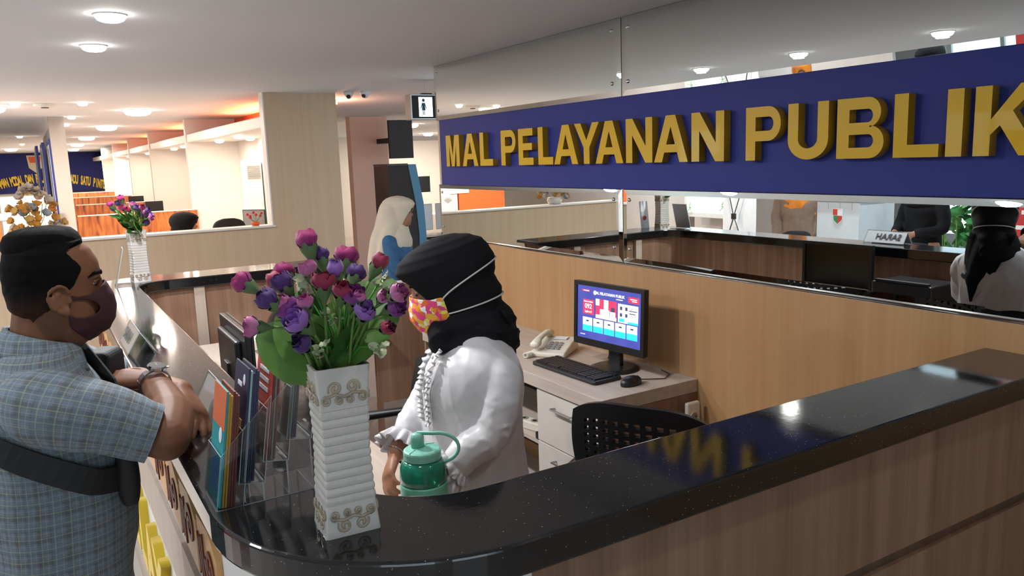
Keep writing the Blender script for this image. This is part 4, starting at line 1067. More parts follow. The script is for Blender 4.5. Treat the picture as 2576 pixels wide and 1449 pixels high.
# papers, printer and helmet on the inner worktops
pp = tag(MB().box(-0.15, 0.15, -0.10, 0.10, 0, 0.006).build('paper_stack', 'paper', loc=(1.02, 4.40, 0.7505), rot=(0, 0, 0.1)), 'white papers lying on the far inner worktop', 'papers')
pp = tag(MB().box(-0.10, 0.10, -0.14, 0.14, 0, 0.004).build('paper_stack', 'paper', loc=(0.62, 1.98, 0.7505), rot=(0, 0, 0.3)), 'white papers under the hands of the receptionist', 'papers')
pr = thing('printer', 'black box printer on the inner worktop near the receptionist', 'printer', (0.575, 2.48, 0.75), 0)
MB().box(-0.13, 0.13, -0.17, 0.17, 0, 0.20).build('case', 'black_plastic', pr, bevel=0.01)
MB().box(0.10, 0.128, -0.15, 0.15, 0.201, 0.212).build('lid_edge', 'black_matte', pr)
MB().box(0.13, 0.26, -0.11, 0.11, 0.02, 0.026).build('output_sheet', 'paper', pr)
hm = thing('helmet', 'glossy dark helmet on the far inner worktop', 'helmet', (1.15, 4.33, 0.75))
R = []
for k in range(9):
    a = k / 8 * PI / 2
    R.append([(0.115 * math.cos(a) * math.cos(q), 0.13 * math.cos(a) * math.sin(q), 0.05 + 0.115 * math.sin(a)) for q in [2 * PI * j / 20 for j in range(20)]])
R = [[(0.11 * math.cos(q), 0.125 * math.sin(q), 0.0) for q in [2 * PI * j / 20 for j in range(20)]]] + R
MB().rings(R).build('shell', plain('glossy_dark_shell', (0.02, 0.018, 0.016), 0.08), hm, smooth=True)
MB().box(-0.06, 0.06, -0.135, -0.120, 0.035, 0.075).build('chrome_badge', 'chrome', hm, bevel=0.006)
MB().box(-0.10, 0.10, -0.132, -0.11, 0.005, 0.03).build('orange_band', plain('orange_band', (0.7, 0.25, 0.03), 0.4), hm, bevel=0.004)
# ================================================================== PEOPLE
def fuse(mb, voxel=0.006, it=4, disp=None, fac=0.5):
    """union of overlapping closed shapes into one continuous smooth surface"""
    me = mb.mesh('fuse')
    o = bpy.data.objects.new('fuse', me); COL.objects.link(o)
    r = o.modifiers.new('r', 'REMESH'); r.mode = 'VOXEL'; r.voxel_size = voxel; r.use_smooth_shade = True
    s = o.modifiers.new('s', 'SMOOTH'); s.factor = fac; s.iterations = it
    dg = bpy.context.evaluated_depsgraph_get()
    out = bpy.data.meshes.new_from_object(o.evaluated_get(dg))
    bpy.data.objects.remove(o); bpy.data.meshes.remove(me)
    if disp:
        out.update()
        nor = [v.normal.copy() for v in out.vertices]
        for v, nn in zip(out.vertices, nor): v.co = v.co + nn * disp(v.co, nn)
    out.materials.clear()
    out.polygons.foreach_set('use_smooth', [True] * len(out.polygons)); out.update()
    return out
def ridge(v): return (1 - min(1.0, abs(mnoise.noise(v)) * 2.6)) ** 2
def chain(mb, pts, rad, n=14, sub=6):
    """smooth tapered limb through joints, round ends"""
    P = [Vector(p) for p in pts]; Q = []; Rr = []
    for i in range(len(P) - 1):
        p0 = P[max(i - 1, 0)]; p1 = P[i]; p2 = P[i + 1]; p3 = P[min(i + 2, len(P) - 1)]
        for k in range(sub):
            t = k / sub
            a = 0.5 * (2 * p1 + (p2 - p0) * t + (2 * p0 - 5 * p1 + 4 * p2 - p3) * t * t + (3 * p1 - p0 - 3 * p2 + p3) * t ** 3)
            Q.append(a); Rr.append(rad[i] + (rad[i + 1] - rad[i]) * t)
    Q.append(P[-1]); Rr.append(rad[-1])
    mb.tube(Q, Rr, n)
    mb.ell(Q[0], (Rr[0],) * 3, n, 8); mb.ell(Q[-1], (Rr[-1],) * 3, n, 8)
    return mb
def hand(mb, wrist, d, nrm, side, curl=0.5, s=0.93, thumb_out=0.75, spread=0.10, fcurl=None):
    """palm, four unequal bent fingers and a thumb from the side of the palm"""
    d = Vector(d).normalized(); nrm = Vector(nrm); nrm = (nrm - d * nrm.dot(d)).normalized()
    lat = d.cross(nrm).normalized() * side          # towards the thumb
    w = Vector(wrist)
    def ringp(c, hw, ht, dirr, nn):
        la = lat
        return [c + la * (hw * math.cos(a) * (abs(math.cos(a)) ** -0.25 if abs(math.cos(a)) > 0.05 else 1)) + nn * (ht * math.sin(a)) for a in [2 * PI * k / 16 for k in range(16)]]
    R = []
    for t, hw, ht in ((-0.015, 0.022, 0.017), (0.01, 0.026, 0.017), (0.035, 0.034, 0.0165), (0.065, 0.037, 0.015), (0.082, 0.034, 0.011)):
        R.append(ringp(w + d * t * s + nrm * (0.0 if t < 0.03 else 0.002), hw * s, ht * s, d, nrm))
    mb.rings(R)
    lens = (0.068, 0.077, 0.071, 0.055); offs = (0.026, 0.0088, -0.0085, -0.025); rads = (0.0083, 0.0086, 0.0081, 0.0072)
    for i in range(4):
        c = (fcurl[i] if fcurl else curl * (1 + 0.12 * i))
        p = w + d * ((0.078 - 0.004 * abs(i - 1)) * s) + lat * offs[i] * s
        dirn = (d + lat * (spread * (1.5 - i) / 1.5)).normalized(); pts = [p - dirn * 0.02 * s, p]
        ang = 0
        for j, f in enumerate((0.46, 0.31, 0.23)):
            ang += c * (0.7, 1.0, 0.75)[j]
            v = dirn * math.cos(ang) - nrm * math.sin(ang)
            p = p + v * lens[i] * f * s * 1.0; pts.append(p)
        chain(mb, pts, [rads[i] * s * k for k in (1.05, 1.05, 1.0, 0.93, 0.82)], 10, 4)
    p = w + d * 0.018 * s + lat * 0.022 * s
    td = (d * 0.75 + lat * thumb_out - nrm * 0.35).normalized()
    p2 = p + td * 0.040 * s; td2 = (d * 0.95 + lat * thumb_out * 0.45 - nrm * 0.3).normalized()
    p3 = p2 + td2 * 0.030 * s; p4 = p3 + (td2 - nrm * curl * 0.4).normalized() * 0.024 * s
    chain(mb, [p - td * 0.012, p, p2, p3, p4], [0.013 * s, 0.0145 * s, 0.0105 * s, 0.0098 * s, 0.0082 * s], 10, 4)
    return p4
def prof(tab, z):
    """interpolate rows (z, a, b, ...) smoothly"""
    if z <= tab[0][0]: return tab[0][1:]
    for r0, r1 in zip(tab[:-1], tab[1:]):
        if r0[0] <= z <= r1[0]:
            t = (z - r0[0]) / (r1[0] - r0[0]); t = t * t * (3 - 2 * t) * 0.5 + t * 0.5
            return [p + (q - p) * t for p, q in zip(r0[1:], r1[1:])]
    return tab[-1][1:]
def sup(a, e):
    c, s = math.cos(a), math.sin(a)
    return (math.copysign(abs(c) ** e, c), math.copysign(abs(s) ** e, s))
def head_pt(tab, z, a, off=0.0, e=0.92):
    xb, xf, hw = prof(tab, z)
    c, s = sup(a, e)
    cx = (xb + xf) / 2; hx = (xf - xb) / 2
    return Vector((cx + (hx + off) * c, (hw + off) * s, z))
def head_patch(tab, z0, z1, nz, na, off, region, top=False, blend=None):
    """open shell following the head surface wherever region(point) holds"""
    V = []; F = []; idx = {}
    for j in range(nz + 1):
        z = z0 + (z1 - z0) * j / nz
        for i in range(na):
            a = 2 * PI * i / na
            p0 = head_pt(tab, z, a)
            p1 = head_pt(tab, z, a, off(p0) if callable(off) else off)
            if blend: p1 = blend(p1, z, a)
            V.append(p1)
    for j in range(nz):
        for i in range(na):
            k = (i + 1) % na
            q = (j * na + i, j * na + k, (j + 1) * na + k, (j + 1) * na + i)
            c = (V[q[0]] + V[q[1]] + V[q[2]] + V[q[3]]) / 4
            if region(c): F.append(q)
    mb = MB(); mb.add(V, F)
    if top:
        pass
    me = mb.mesh('patch', smooth=True)
    bm = bmesh.new(); bm.from_mesh(me)
    bmesh.ops.delete(bm, geom=[v for v in bm.verts if not v.link_faces], context='VERTS')
    bv = [v for v in bm.verts if v.is_boundary]
    for _ in range(14):                      # even out the stepped rim
        new = {}
        for v in bv:
            nb = [e.other_vert(v) for e in v.link_edges if e.is_boundary]
            if len(nb) == 2: new[v] = v.co * 0.4 + (nb[0].co + nb[1].co) * 0.3
        for v, c in new.items(): v.co = c
    bm.to_mesh(me); bm.free()
    return me
def xform(me, T): me.transform(T); me.update(); return me
def solid(o, t, off=-1):
    m_ = o.modifiers.new('thick', 'SOLIDIFY'); m_.thickness = t; m_.offset = off
    return o
def ring_loft(levels, n=40, e=0.9, folds=None):
    """levels: (centre, half-depth along f, half-width along s, f, s)"""
    R = []
    for j, (c, hf, hs, f, s) in enumerate(levels):
        c = Vector(c); f = Vector(f); s = Vector(s)
        ring = []
        for k in range(n):
            a = 2 * PI * k / n; q = sup(a, e)
            ring.append(c + f * hf * q[0] + s * hs * q[1])
        R.append(ring)
    return R
def refine(R, sub):
    """smooth resampling between rings"""
    out = []
    for i in range(len(R) - 1):
        r0 = R[max(i - 1, 0)]; r1 = R[i]; r2 = R[i + 1]; r3 = R[min(i + 2, len(R) - 1)]
        for k in range(sub):
            t = k / sub
            out.append([0.5 * (2 * b + (c - a) * t + (2 * a - 5 * b + 4 * c - d) * t * t + (3 * b - a - 3 * c + d) * t ** 3) for a, b, c, d in zip(r0, r1, r2, r3)])
    out.append(R[-1]); return out
def loft_uv(name, R, fold=0.0, fscale=9.0, seed=0.0, closed=True, vdir=None):
    """tube of rings with a metric UV layer (for woven patterns) and cloth folds"""
    n = len(R[0]); ctr = [sum(r, Vector()) / n for r in R]
    vl = [0.0]
    for a, b in zip(ctr[:-1], ctr[1:]): vl.append(vl[-1] + (b - a).length)
    per = max(sum((r[(k + 1) % n] - r[k]).length for k in range(n)) for r in R)
    V = []
    for r, c, v in zip(R, ctr, vl):
        for k, p in enumerate(r):
            if fold:
                d = (p - c).normalized()
                w = mnoise.noise(Vector((p.x * fscale * 0.6 + seed, p.y * fscale * 0.6, p.z * fscale * 1.5 + seed))) + 0.5 * mnoise.noise(p * fscale * 2.3)
                p = p + d * fold * w
            V.append(p)
    F = []; UV = []
    for i in range(len(R) - 1):
        for k in range(n):
            q = (k + 1) % n
            F.append((i * n + k, i * n + q, (i + 1) * n + q, (i + 1) * n + k))
            u0, u1 = per * k / n, per * (k + 1) / n
            UV += [(u0, vl[i]), (u1, vl[i]), (u1, vl[i + 1]), (u0, vl[i + 1])]
    me = bpy.data.meshes.new(name); me.from_pydata([tuple(p) for p in V], [], F)
    uv = me.uv_layers.new(name='UVMap')
    for i, q in enumerate(UV): uv.data[i].uv = q
    me.polygons.foreach_set('use_smooth', [True] * len(me.polygons)); me.update()
    return me
M['skin_man'] = plain('brown_skin', (0.175, 0.075, 0.038), 0.58, var=0.12, nscale=18, bump=0.08, bscale=300)
M['skin_woman'] = plain('light_brown_skin', (0.36, 0.17, 0.10), 0.45, var=0.10, nscale=18)
for q in ('skin_man', 'skin_woman'):
    b = M[q].node_tree.nodes['Principled BSDF']; b.inputs['Specular IOR Level'].default_value = 0.25
M['hair'] = plain('short_black_hair', (0.004, 0.0037, 0.0037), 0.9, var=0.3, nscale=120, bump=0.8, bscale=900, Specular_IOR_Level=0.12)
M['black_cloth'] = plain('black_scarf_cloth', (0.0065, 0.0065, 0.008), 0.85, var=0.25, nscale=30, bump=0.25, bscale=900, Specular_IOR_Level=0.2)
M['white_satin'] = plain('white_satin', (0.60, 0.585, 0.595), 0.38, var=0.03, nscale=8)
M['white_satin'].node_tree.nodes['Principled BSDF'].inputs['Sheen Weight'].default_value = 0.15
M['black_trousers'] = plain('black_trousers', (0.014, 0.014, 0.017), 0.75)
M['maroon_cloth'] = plain('maroon_mask_cloth', (0.036, 0.006, 0.008), 0.8, var=0.12, nscale=40, bump=0.15, bscale=700)
# woven check
m, n, l, b = new_mat('blue_grey_plaid_cotton'); setp(b, Roughness=0.8)
uvn = n.new('ShaderNodeUVMap'); sp = n.new('ShaderNodeSeparateXYZ'); l.new(uvn.outputs[0], sp.inputs[0])
def stripe(axis, period, width, phase=0.0):
    d = n.new('ShaderNodeMath'); d.operation = 'MULTIPLY_ADD'; d.inputs[1].default_value = 1 / period; d.inputs[2].default_value = phase + 50
    l.new(sp.outputs[axis], d.inputs[0])
    f = n.new('ShaderNodeMath'); f.operation = 'FRACT'; l.new(d.outputs[0], f.inputs[0])
    lt = n.new('ShaderNodeMath'); lt.operation = 'LESS_THAN'; lt.inputs[1].default_value = width; l.new(f.outputs[0], lt.inputs[0])
    return lt.outputs[0]
col = None
base = n.new('ShaderNodeRGB'); base.outputs[0].default_value = (0.165, 0.19, 0.22, 1)
cur = base.outputs[0]
for axis, per, wd, ph, c, fac in (('X', 0.024, 0.46, 0.3, (0.085, 0.092, 0.105), 0.6), ('Y', 0.024, 0.46, 0.3, (0.085, 0.092, 0.105), 0.6), ('X', 0.048, 0.30, 0.1, (0.14, 0.20, 0.26), 0.45), ('Y', 0.048, 0.30, 0.1, (0.14, 0.20, 0.26), 0.45), ('X', 0.024, 0.10, 0.0, (0.36, 0.38, 0.27), 0.42), ('Y', 0.024, 0.10, 0.0, (0.36, 0.38, 0.27), 0.42), ('X', 0.024, 0.05, 0.55, (0.34, 0.42, 0.46), 0.35), ('Y', 0.024, 0.05, 0.55, (0.34, 0.42, 0.46), 0.35)):
    st = stripe(axis, per, wd, ph)
    k = n.new('ShaderNodeMath'); k.operation = 'MULTIPLY'; k.inputs[1].default_value = fac; l.new(st, k.inputs[0])
    mx = n.new('ShaderNodeMixRGB'); mx.inputs[2].default_value = rgba(c); l.new(k.outputs[0], mx.inputs[0]); l.new(cur, mx.inputs[1]); cur = mx.outputs[0]
l.new(cur, b.inputs['Base Color'])
M['plaid'] = m
# floral mask cloth
m, n, l, b = new_mat('floral_print_cotton'); setp(b, Roughness=0.75)
tc = n.new('ShaderNodeTexCoord'); vo = n.new('ShaderNodeTexVoronoi'); vo.inputs['Scale'].default_value = 72
nz = n.new('ShaderNodeTexNoise'); nz.inputs['Scale'].default_value = 60
l.new(tc.outputs['Object'], nz.inputs['Vector'])
mxv = n.new('ShaderNodeMixRGB'); mxv.inputs[0].default_value = 0.012; l.new(tc.outputs['Object'], mxv.inputs[1]); l.new(nz.outputs['Color'], mxv.inputs[2]); l.new(mxv.outputs[0], vo.inputs['Vector'])
wn = n.new('ShaderNodeTexWhiteNoise'); l.new(vo.outputs['Position'], wn.inputs['Vector'])
cr = n.new('ShaderNodeValToRGB'); cr.color_ramp.interpolation = 'CONSTANT'; el = cr.color_ramp.elements
el[0].position = 0; el[0].color = (0.85, 0.30, 0.02, 1); el[1].position = 0.84; el[1].color = (0.80, 0.06, 0.22, 1)
for p_, c_ in ((0.2, (0.75, 0.05, 0.25, 1)), (0.34, (0.80, 0.72, 0.10, 1)), (0.48, (0.88, 0.85, 0.80, 1)), (0.62, (0.80, 0.14, 0.02, 1)), (0.74, (0.82, 0.42, 0.05, 1))):
    e = el.new(p_); e.color = c_
l.new(wn.outputs['Value'], cr.inputs[0]); l.new(cr.outputs[0], b.inputs['Base Color'])
M['floral'] = m
def person(name, label, me, mat, loc, group=None):
    """the body mesh is the thing; vertices given in world space around loc"""
    me.transform(Matrix.Translation(-Vector(loc)))
    o = link(name, me, mat, None, loc)
    return tag(o, label, 'person', group)
def worn(name, me, mat, per, T=None):
    me.transform(Matrix.Translation(-per.location) if T is None else T)
    return link(name, me, mat, per)

# ------------------------------------------------------------------ the visitor
MY = 1.90                                    # his middle plane
hc = Vector((0.0, MY, 0.0))
HT = [(1.318, 0.005, 0.066, 0.030), (1.335, -0.012, 0.092, 0.048), (1.360, -0.022, 0.104, 0.060), (1.385, -0.045, 0.109, 0.066), (1.415, -0.060, 0.110, 0.070), (1.445, -0.064, 0.108, 0.073), (1.470, -0.064, 0.115, 0.0755), (1.495, -0.060, 0.113, 0.076), (1.520, -0.051, 0.102, 0.072), (1.540, -0.036, 0.085, 0.062), (1.553, -0.015, 0.060, 0.044), (1.559, 0.012, 0.034, 0.014)]
mb = MB()
R = []
for k in range(34):
    z = 1.318 + (1.559 - 1.318) * k / 33
    R.append([head_pt(HT, z, 2 * PI * i / 40) + hc for i in range(40)])
mb.rings(R)
mb.ell((0.110, MY, 1.424), (0.020, 0.015, 0.020)); mb.ell((0.107, MY, 1.442), (0.011, 0.010, 0.026))
for s in (-1, 1):
    mb.ell((0.095, MY + s * 0.028, 1.4655), (0.017, 0.022, 0.006))
    Re = Euler((0, 0.25, -s * 0.35)).to_matrix()
    mb.ell((0.034, MY + s * 0.076, 1.428), (0.019, 0.005, 0.027), R=Re); mb.ell((0.041, MY + s * 0.079, 1.402), (0.010, 0.006, 0.012))
    hx_ = [(0.047, 0.0770, 1.430), (0.048, 0.0815, 1.444), (0.040, 0.0855, 1.455), (0.027, 0.0875, 1.456), (0.015, 0.0880, 1.447), (0.011, 0.0880, 1.431), (0.017, 0.0860, 1.414), (0.028, 0.0830, 1.403), (0.038, 0.080, 1.399)]
    chain(mb, [(x_, MY + s * y_, z_) for x_, y_, z_ in hx_], [0.0042] * 9, 8, 3)
    chain(mb, [(0.030, MY + s * 0.083, 1.442), (0.024, MY + s * 0.0840, 1.430), (0.030, MY + s * 0.0825, 1.416)], [0.0038] * 3, 8, 3); mb.ell((0.049, MY + s * 0.077, 1.424), (0.005, 0.006, 0.008))
chain(mb, [(0.0, MY, 1.40), (-0.012, MY, 1.34), (-0.03, MY, 1.27)], [0.056, 0.057, 0.066])
# trunk and legs under the clothes
for lv in (): pass
mb.rings(ring_loft([((-0.02, MY, z), hf, hs, (1, 0, 0), (0, 1, 0)) for z, hf, hs in ((0.72, 0.10, 0.145), (0.80, 0.115, 0.15), (0.95, 0.125, 0.145), (1.10, 0.12, 0.15), (1.20, 0.11, 0.165), (1.26, 0.085, 0.15), (1.29, 0.05, 0.08))], 28))
for s in (-1, 1):
    chain(mb, [(-0.02, MY + s * 0.09, 0.78), (-0.01, MY + s * 0.095, 0.42), (-0.035, MY + s * 0.10, 0.09)], [0.075, 0.052, 0.036])
    chain(mb, [(-0.045, MY + s * 0.10, 0.05), (0.10, MY + s * 0.115, 0.035)], [0.038, 0.032])
# right arm (camera side): elbow on the worktop, forearm crossing towards the far hand
chain(mb, [(-0.02, MY - 0.150, 1.235), (0.10, 1.690, 1.188), (0.178, 1.672, 1.150)], [0.045, 0.047, 0.043])
chain(mb, [(0.184, 1.668, 1.148), (0.205, 1.76, 1.168), (0.196, 1.915, 1.204)], [0.045, 0.047, 0.030])
hand(mb, (0.190, 1.925, 1.207), (-0.80, 0.50, 0.10), (0.10, -0.45, 0.88), 1, 0.40, 0.95, 0.9)
# left arm: forearm returns towards the camera below the right one
chain(mb, [(-0.02, MY + 0.150, 1.235), (0.09, 2.115, 1.18), (0.185, 2.125, 1.152)], [0.045, 0.046, 0.042])
chain(mb, [(0.188, 2.12, 1.150), (0.228, 2.03, 1.152), (0.252, 1.925, 1.168)], [0.042, 0.041, 0.029])
hand(mb, (0.254, 1.905, 1.170), (0.13, -0.80, -0.38), (0.60, -0.10, 0.75), -1, 0.30, 1.05, 0.55, 0.16)
man = person('person', 'man in a plaid shirt and maroon mask leaning on the counter', fuse(mb, 0.0040, 3), 'skin_man', (-0.02, MY, 0))
# ears' hollow, eye, brow
for s in (-1, 1):
    eo = worn('eye', (lambda q: (q.ell((0.0940, MY + s * 0.031, 1.4512), (0.0100, 0.0115, 0.0058)), q)[1])(MB()).mesh('eye', True), plain('eye_white', (0.38, 0.33, 0.30), 0.25), man)
    worn('iris', MB().ell((0.1015, MY + s * 0.0305, 1.4510), (0.0040, 0.0055, 0.0055)).mesh('iris', True), 'black_plastic', man)
    br_ = MB(); pts = [(0.1145, MY + s * 0.014, 1.4685), (0.1125, MY + s * 0.030, 1.4745), (0.099, MY + s * 0.048, 1.4725), (0.088, MY + s * 0.057, 1.466)]
    br_.tube(pts, [0.003, 0.0042, 0.0036, 0.0015], 8)
    worn('eyebrow', br_.mesh('eyebrow', True), 'hair', man)
    lidm = MB().tube([(0.1045, MY + s * 0.019, 1.4550), (0.1060, MY + s * 0.030, 1.4575), (0.0985, MY + s * 0.0420, 1.4540)], 0.0032, 6)
    worn('eyelid', lidm.mesh('eyelid', True), 'skin_man', man)
# hair
def hair_region(p):
    q = p
    front = prof([(1.37, 0.0), (1.425, 0.030), (1.440, 0.048), (1.462, 0.064), (1.488, 0.078), (1.508, 0.064), (1.524, 0.052), (1.536, 0.066), (1.545, 0.085), (1.60, 0.085)], q.z)[0]
    low = 1.378 + max(0, q.x + 0.03) * 0.75
    jit = 0.0035 * mnoise.noise(q * 160)
    return q.x < front + jit and q.z > low + jit * 1.5
def hair_off(p):
    t = max(0, min(1, (p.z - 1.46) / 0.09))
    return 0.0018 + 0.0105 * t + 0.001 * mnoise.noise(p * 70)
hp = head_patch(HT, 1.372, 1.5585, 120, 240, hair_off, hair_region)
xform(hp, Matrix.Translation(hc)); m, n, l, b = new_mat('cropped_black_hair'); setp(b, Roughness=0.9); b.inputs['Specular IOR Level'].default_value = 0.12
tc = n.new('ShaderNodeTexCoord'); sp = n.new('ShaderNodeSeparateXYZ'); l.new(tc.outputs['Object'], sp.inputs[0])
nz = n.new('ShaderNodeTexNoise'); nz.inputs['Scale'].default_value = 500; l.new(tc.outputs['Object'], nz.inputs['Vector'])
ad = n.new('ShaderNodeMath'); ad.operation = 'MULTIPLY_ADD'; ad.inputs[1].default_value = 0.05; l.new(nz.outputs['Fac'], ad.inputs[0]); l.new(sp.outputs['Z'], ad.inputs[2])
mr = n.new('ShaderNodeMapRange'); mr.inputs['From Min'].default_value = 1.395; mr.inputs['From Max'].default_value = 1.475; l.new(ad.outputs[0], mr.inputs['Value'])
mx = n.new('ShaderNodeMixRGB'); mx.inputs[1].default_value = (0.055, 0.026, 0.015, 1); mx.inputs[2].default_value = (0.004, 0.0037, 0.0037, 1)
l.new(mr.outputs[0], mx.inputs[0]); l.new(mx.outputs[0], b.inputs['Base Color'])
M['hair_fade'] = m
hair = worn('hair', hp, 'hair_fade', man); solid(hair, 0.003)
topm = MB(); R = []
for (z, k) in ((1.515, 0.96), (1.530, 1.03), (1.545, 1.02), (1.557, 0.94), (1.566, 0.80), (1.571, 0.56), (1.573, 0.2)):
    ring = []
    for i in range(44):
        a = 2 * PI * i / 44; c, s_ = sup(a, 0.9)
        p = Vector((0.018 + (0.076 * k if c < 0 else 0.068 * max(0.2, k - (0.25 if z < 1.53 else 0))) * c, MY + 0.070 * k * s_, z))
        ring.append(p + Vector((0, 0, 0.002)) * mnoise.noise(p * 90) * 2)
    R.append(ring)
topm.rings(R)
worn('hair_top', topm.mesh('hair_top', True), 'hair', man)
# mask following the lower face
KT = [(1.322, 0.02, 0.084, 0.033), (1.335, -0.008, 0.104, 0.0495), (1.350, -0.018, 0.121, 0.0575), (1.372, -0.035, 0.133, 0.0645), (1.398, -0.05, 0.137, 0.069), (1.420, -0.06, 0.134, 0.0715), (1.440, -0.064, 0.126, 0.074), (1.456, -0.064, 0.119, 0.075)]
def mask_region(p):
    zt = 1.429 + 0.024 * max(0, min(1, (p.x - 0.085) / 0.04)) + (0.004 if p.x < 0.06 else 0)
    zl = 1.320 + max(0, 0.085 - p.x) * 1.15
    ov = ((p.x - 0.070) / 0.034) ** 2 + ((p.z - 1.4035 + 0.12 * (p.x - 0.07)) / 0.0195) ** 2
    return p.x > 0.044 and p.z < zt and p.z > zl and ov > 1
def hug(p, z, a):
    q = head_pt(HT, z, a, 0.0028)
    w_ = max(0.0, min(1.0, (p.x - 0.092) / 0.030)); w_ = w_ * w_ * (3 - 2 * w_)
    return q.lerp(p, w_)
mk = head_patch(KT, 1.322, 1.456, 90, 260, 0.002, mask_region, blend=hug)
xform(mk, Matrix.Translation(hc)); mo = worn('face_mask', mk, 'maroon_cloth', man); solid(mo, 0.003)
# shirt
LV = [((-0.025, MY, 0.76), 0.135, 0.178), ((-0.02, MY, 0.86), 0.140, 0.180), ((-0.012, MY, 0.98), 0.143, 0.178), ((-0.008, MY, 1.08), 0.138, 0.180), ((-0.015, MY, 1.17), 0.130, 0.190), ((-0.022, MY, 1.235), 0.112, 0.193), ((-0.022, MY, 1.275), 0.090, 0.165), ((-0.020, MY, 1.305), 0.078, 0.115), ((-0.014, MY, 1.325), 0.070, 0.082)]
R = refine(ring_loft([(c, a, b2, (1, 0, 0), (0, 1, 0)) for c, a, b2 in LV], 72, 0.85), 7)
shirt = worn('shirt', loft_uv('shirt', R, 0.010, 7.0), 'plaid', man)
def sleeve(P, rad, seed, n=36):
    R = []
    P = [Vector(p) for p in P]
    for i, p in enumerate(P):
        d = (P[min(i + 1, len(P) - 1)] - P[max(i - 1, 0)]).normalized()
        sd = d.cross(Vector((0, 0, 1))).normalized(); up = sd.cross(d)
        R.append([p + sd * rad[i][0] * math.cos(2 * PI * k / n) + up * rad[i][1] * math.sin(2 * PI * k / n) for k in range(n)][::-1])
    return loft_uv('sleeve', refine(R, 7), 0.007, 12.0, seed)
sv = worn('sleeve', sleeve([(-0.050, MY - 0.110, 1.235), (-0.022, MY - 0.165, 1.235), (0.030, MY - 0.205, 1.222), (0.095, MY - 0.216, 1.195), (0.150, MY - 0.226, 1.170), (0.163, MY - 0.228, 1.164)], [(0.060, 0.070), (0.066, 0.076), (0.066, 0.072), (0.063, 0.066), (0.060, 0.061), (0.060, 0.060)], 3.0), 'plaid', man, Matrix.Translation(-man.location)); solid(sv, 0.002)
sv = worn('sleeve', sleeve([(-0.050, MY + 0.110, 1.235), (-0.022, MY + 0.165, 1.235), (0.030, MY + 0.205, 1.222), (0.085, MY + 0.216, 1.195), (0.135, MY + 0.226, 1.172)], [(0.060, 0.070), (0.066, 0.076), (0.066, 0.072), (0.063, 0.066), (0.060, 0.061)], 8.0), 'plaid', man, Matrix.Translation(-man.location)); solid(sv, 0.002)
# folded collar
R = []
for (r, dz) in ((0.060, 0.052), (0.066, 0.056), (0.074, 0.044), (0.084, 0.016), (0.087, 0.006)):
    ring = []
    for k in range(48):
        a = math.radians(32) + (2 * PI - math.radians(64)) * k / 47
        ring.append(Vector((-0.006 + r * 1.02 * math.cos(a), MY + r * math.sin(a), 1.315 + dz - 0.048 * (0.5 + 0.5 * math.cos(a)) + (0.0 if dz > 0.02 else -0.010 * max(0, math.cos(a))))))
    R.append(ring)
cm = MB().rings(R, cap=False, closed=False).mesh('collar', True)
uv = cm.uv_layers.new(name='UVMap')
for lp_ in cm.loops:
    co = cm.vertices[lp_.vertex_index].co; uv.data[lp_.index].uv = (math.atan2(co.y - MY, co.x) * 0.075, co.z + 0.1 * co.x)
co_ = worn('collar', cm, 'plaid', man); solid(co_, 0.003)
# trousers
tm = MB()
tm.rings(ring_loft([((-0.022, MY, z), hf, hs, (1, 0, 0), (0, 1, 0)) for z, hf, hs in ((0.62, 0.11, 0.17), (0.72, 0.125, 0.172), (0.80, 0.125, 0.168))], 28))
for s in (-1, 1): chain(tm, [(-0.02, MY + s * 0.085, 0.72), (-0.01, MY + s * 0.095, 0.42), (-0.03, MY + s * 0.10, 0.10)], [0.092, 0.075, 0.062])
worn('trousers', fuse(tm, 0.010, 4), 'black_trousers', man)
for s in (-1, 1):
    worn('shoe', MB().rings(refine(ring_loft([((x, MY + s * 0.11, zc), h, w_, (0, 0, 1), (0, 1, 0)) for x, zc, h, w_ in ((-0.085, 0.045, 0.03, 0.025), (-0.06, 0.045, 0.045, 0.036), (0.02, 0.042, 0.042, 0.04), (0.10, 0.032, 0.032, 0.046), (0.16, 0.025, 0.024, 0.035), (0.175, 0.02, 0.01, 0.015))], 18), 3)).mesh('shoe', True), 'black_plastic', man)
# sling bag and strap: things he wears
sb = thing('sling_bag', 'black sling bag worn low across the plaid shirt', 'bag', (0.10, 1.74, 0.98))
def strap(pts, w, th=0.004):
    P = [Vector(p) for p in pts]; V = []; F = []
    ctr = Vector((-0.015, MY, 0))
    for i, p in enumerate(P):
        d = (P[min(i + 1, len(P) - 1)] - P[max(i - 1, 0)]).normalized()
        nn = Vector((p.x - ctr.x, p.y - ctr.y, 0)).normalized(); sd = d.cross(nn).normalized(); nn = sd.cross(d)
        for q in (sd * w + nn * th, -sd * w + nn * th, -sd * w, sd * w): V.append(p + q)
    n_ = len(P)
    for i in range(n_ - 1):
        for j in range(4):
            k = (j + 1) % 4; F.append((i * 4 + j, i * 4 + k, (i + 1) * 4 + k, (i + 1) * 4 + j))
    F += [(0, 1, 2, 3), tuple((n_ - 1) * 4 + j for j in (3, 2, 1, 0))]
    q = MB(); q.add(V, F, T=Matrix.Translation((-0.10, -1.74, -0.98))); return q
sp_ = []
for k in range(21):
    a = math.radians(205 + 130 * k / 20)          # round the camera side of the body
    t = k / 20
    sp_.append((-0.012 + 0.150 * math.copysign(abs(math.cos(a)) ** 0.85, math.cos(a)), MY + 0.194 * math.copysign(abs(math.sin(a)) ** 0.85, math.sin(a)), 0.0))
sp_ = [(x, y, 1.165 - (x + 0.1) * 0.62 + (0.02 * max(0, (x - 0.05) / 0.06))) for x, y, z in sp_]
strap(sp_, 0.026).build('strap', 'black_matte', sb)
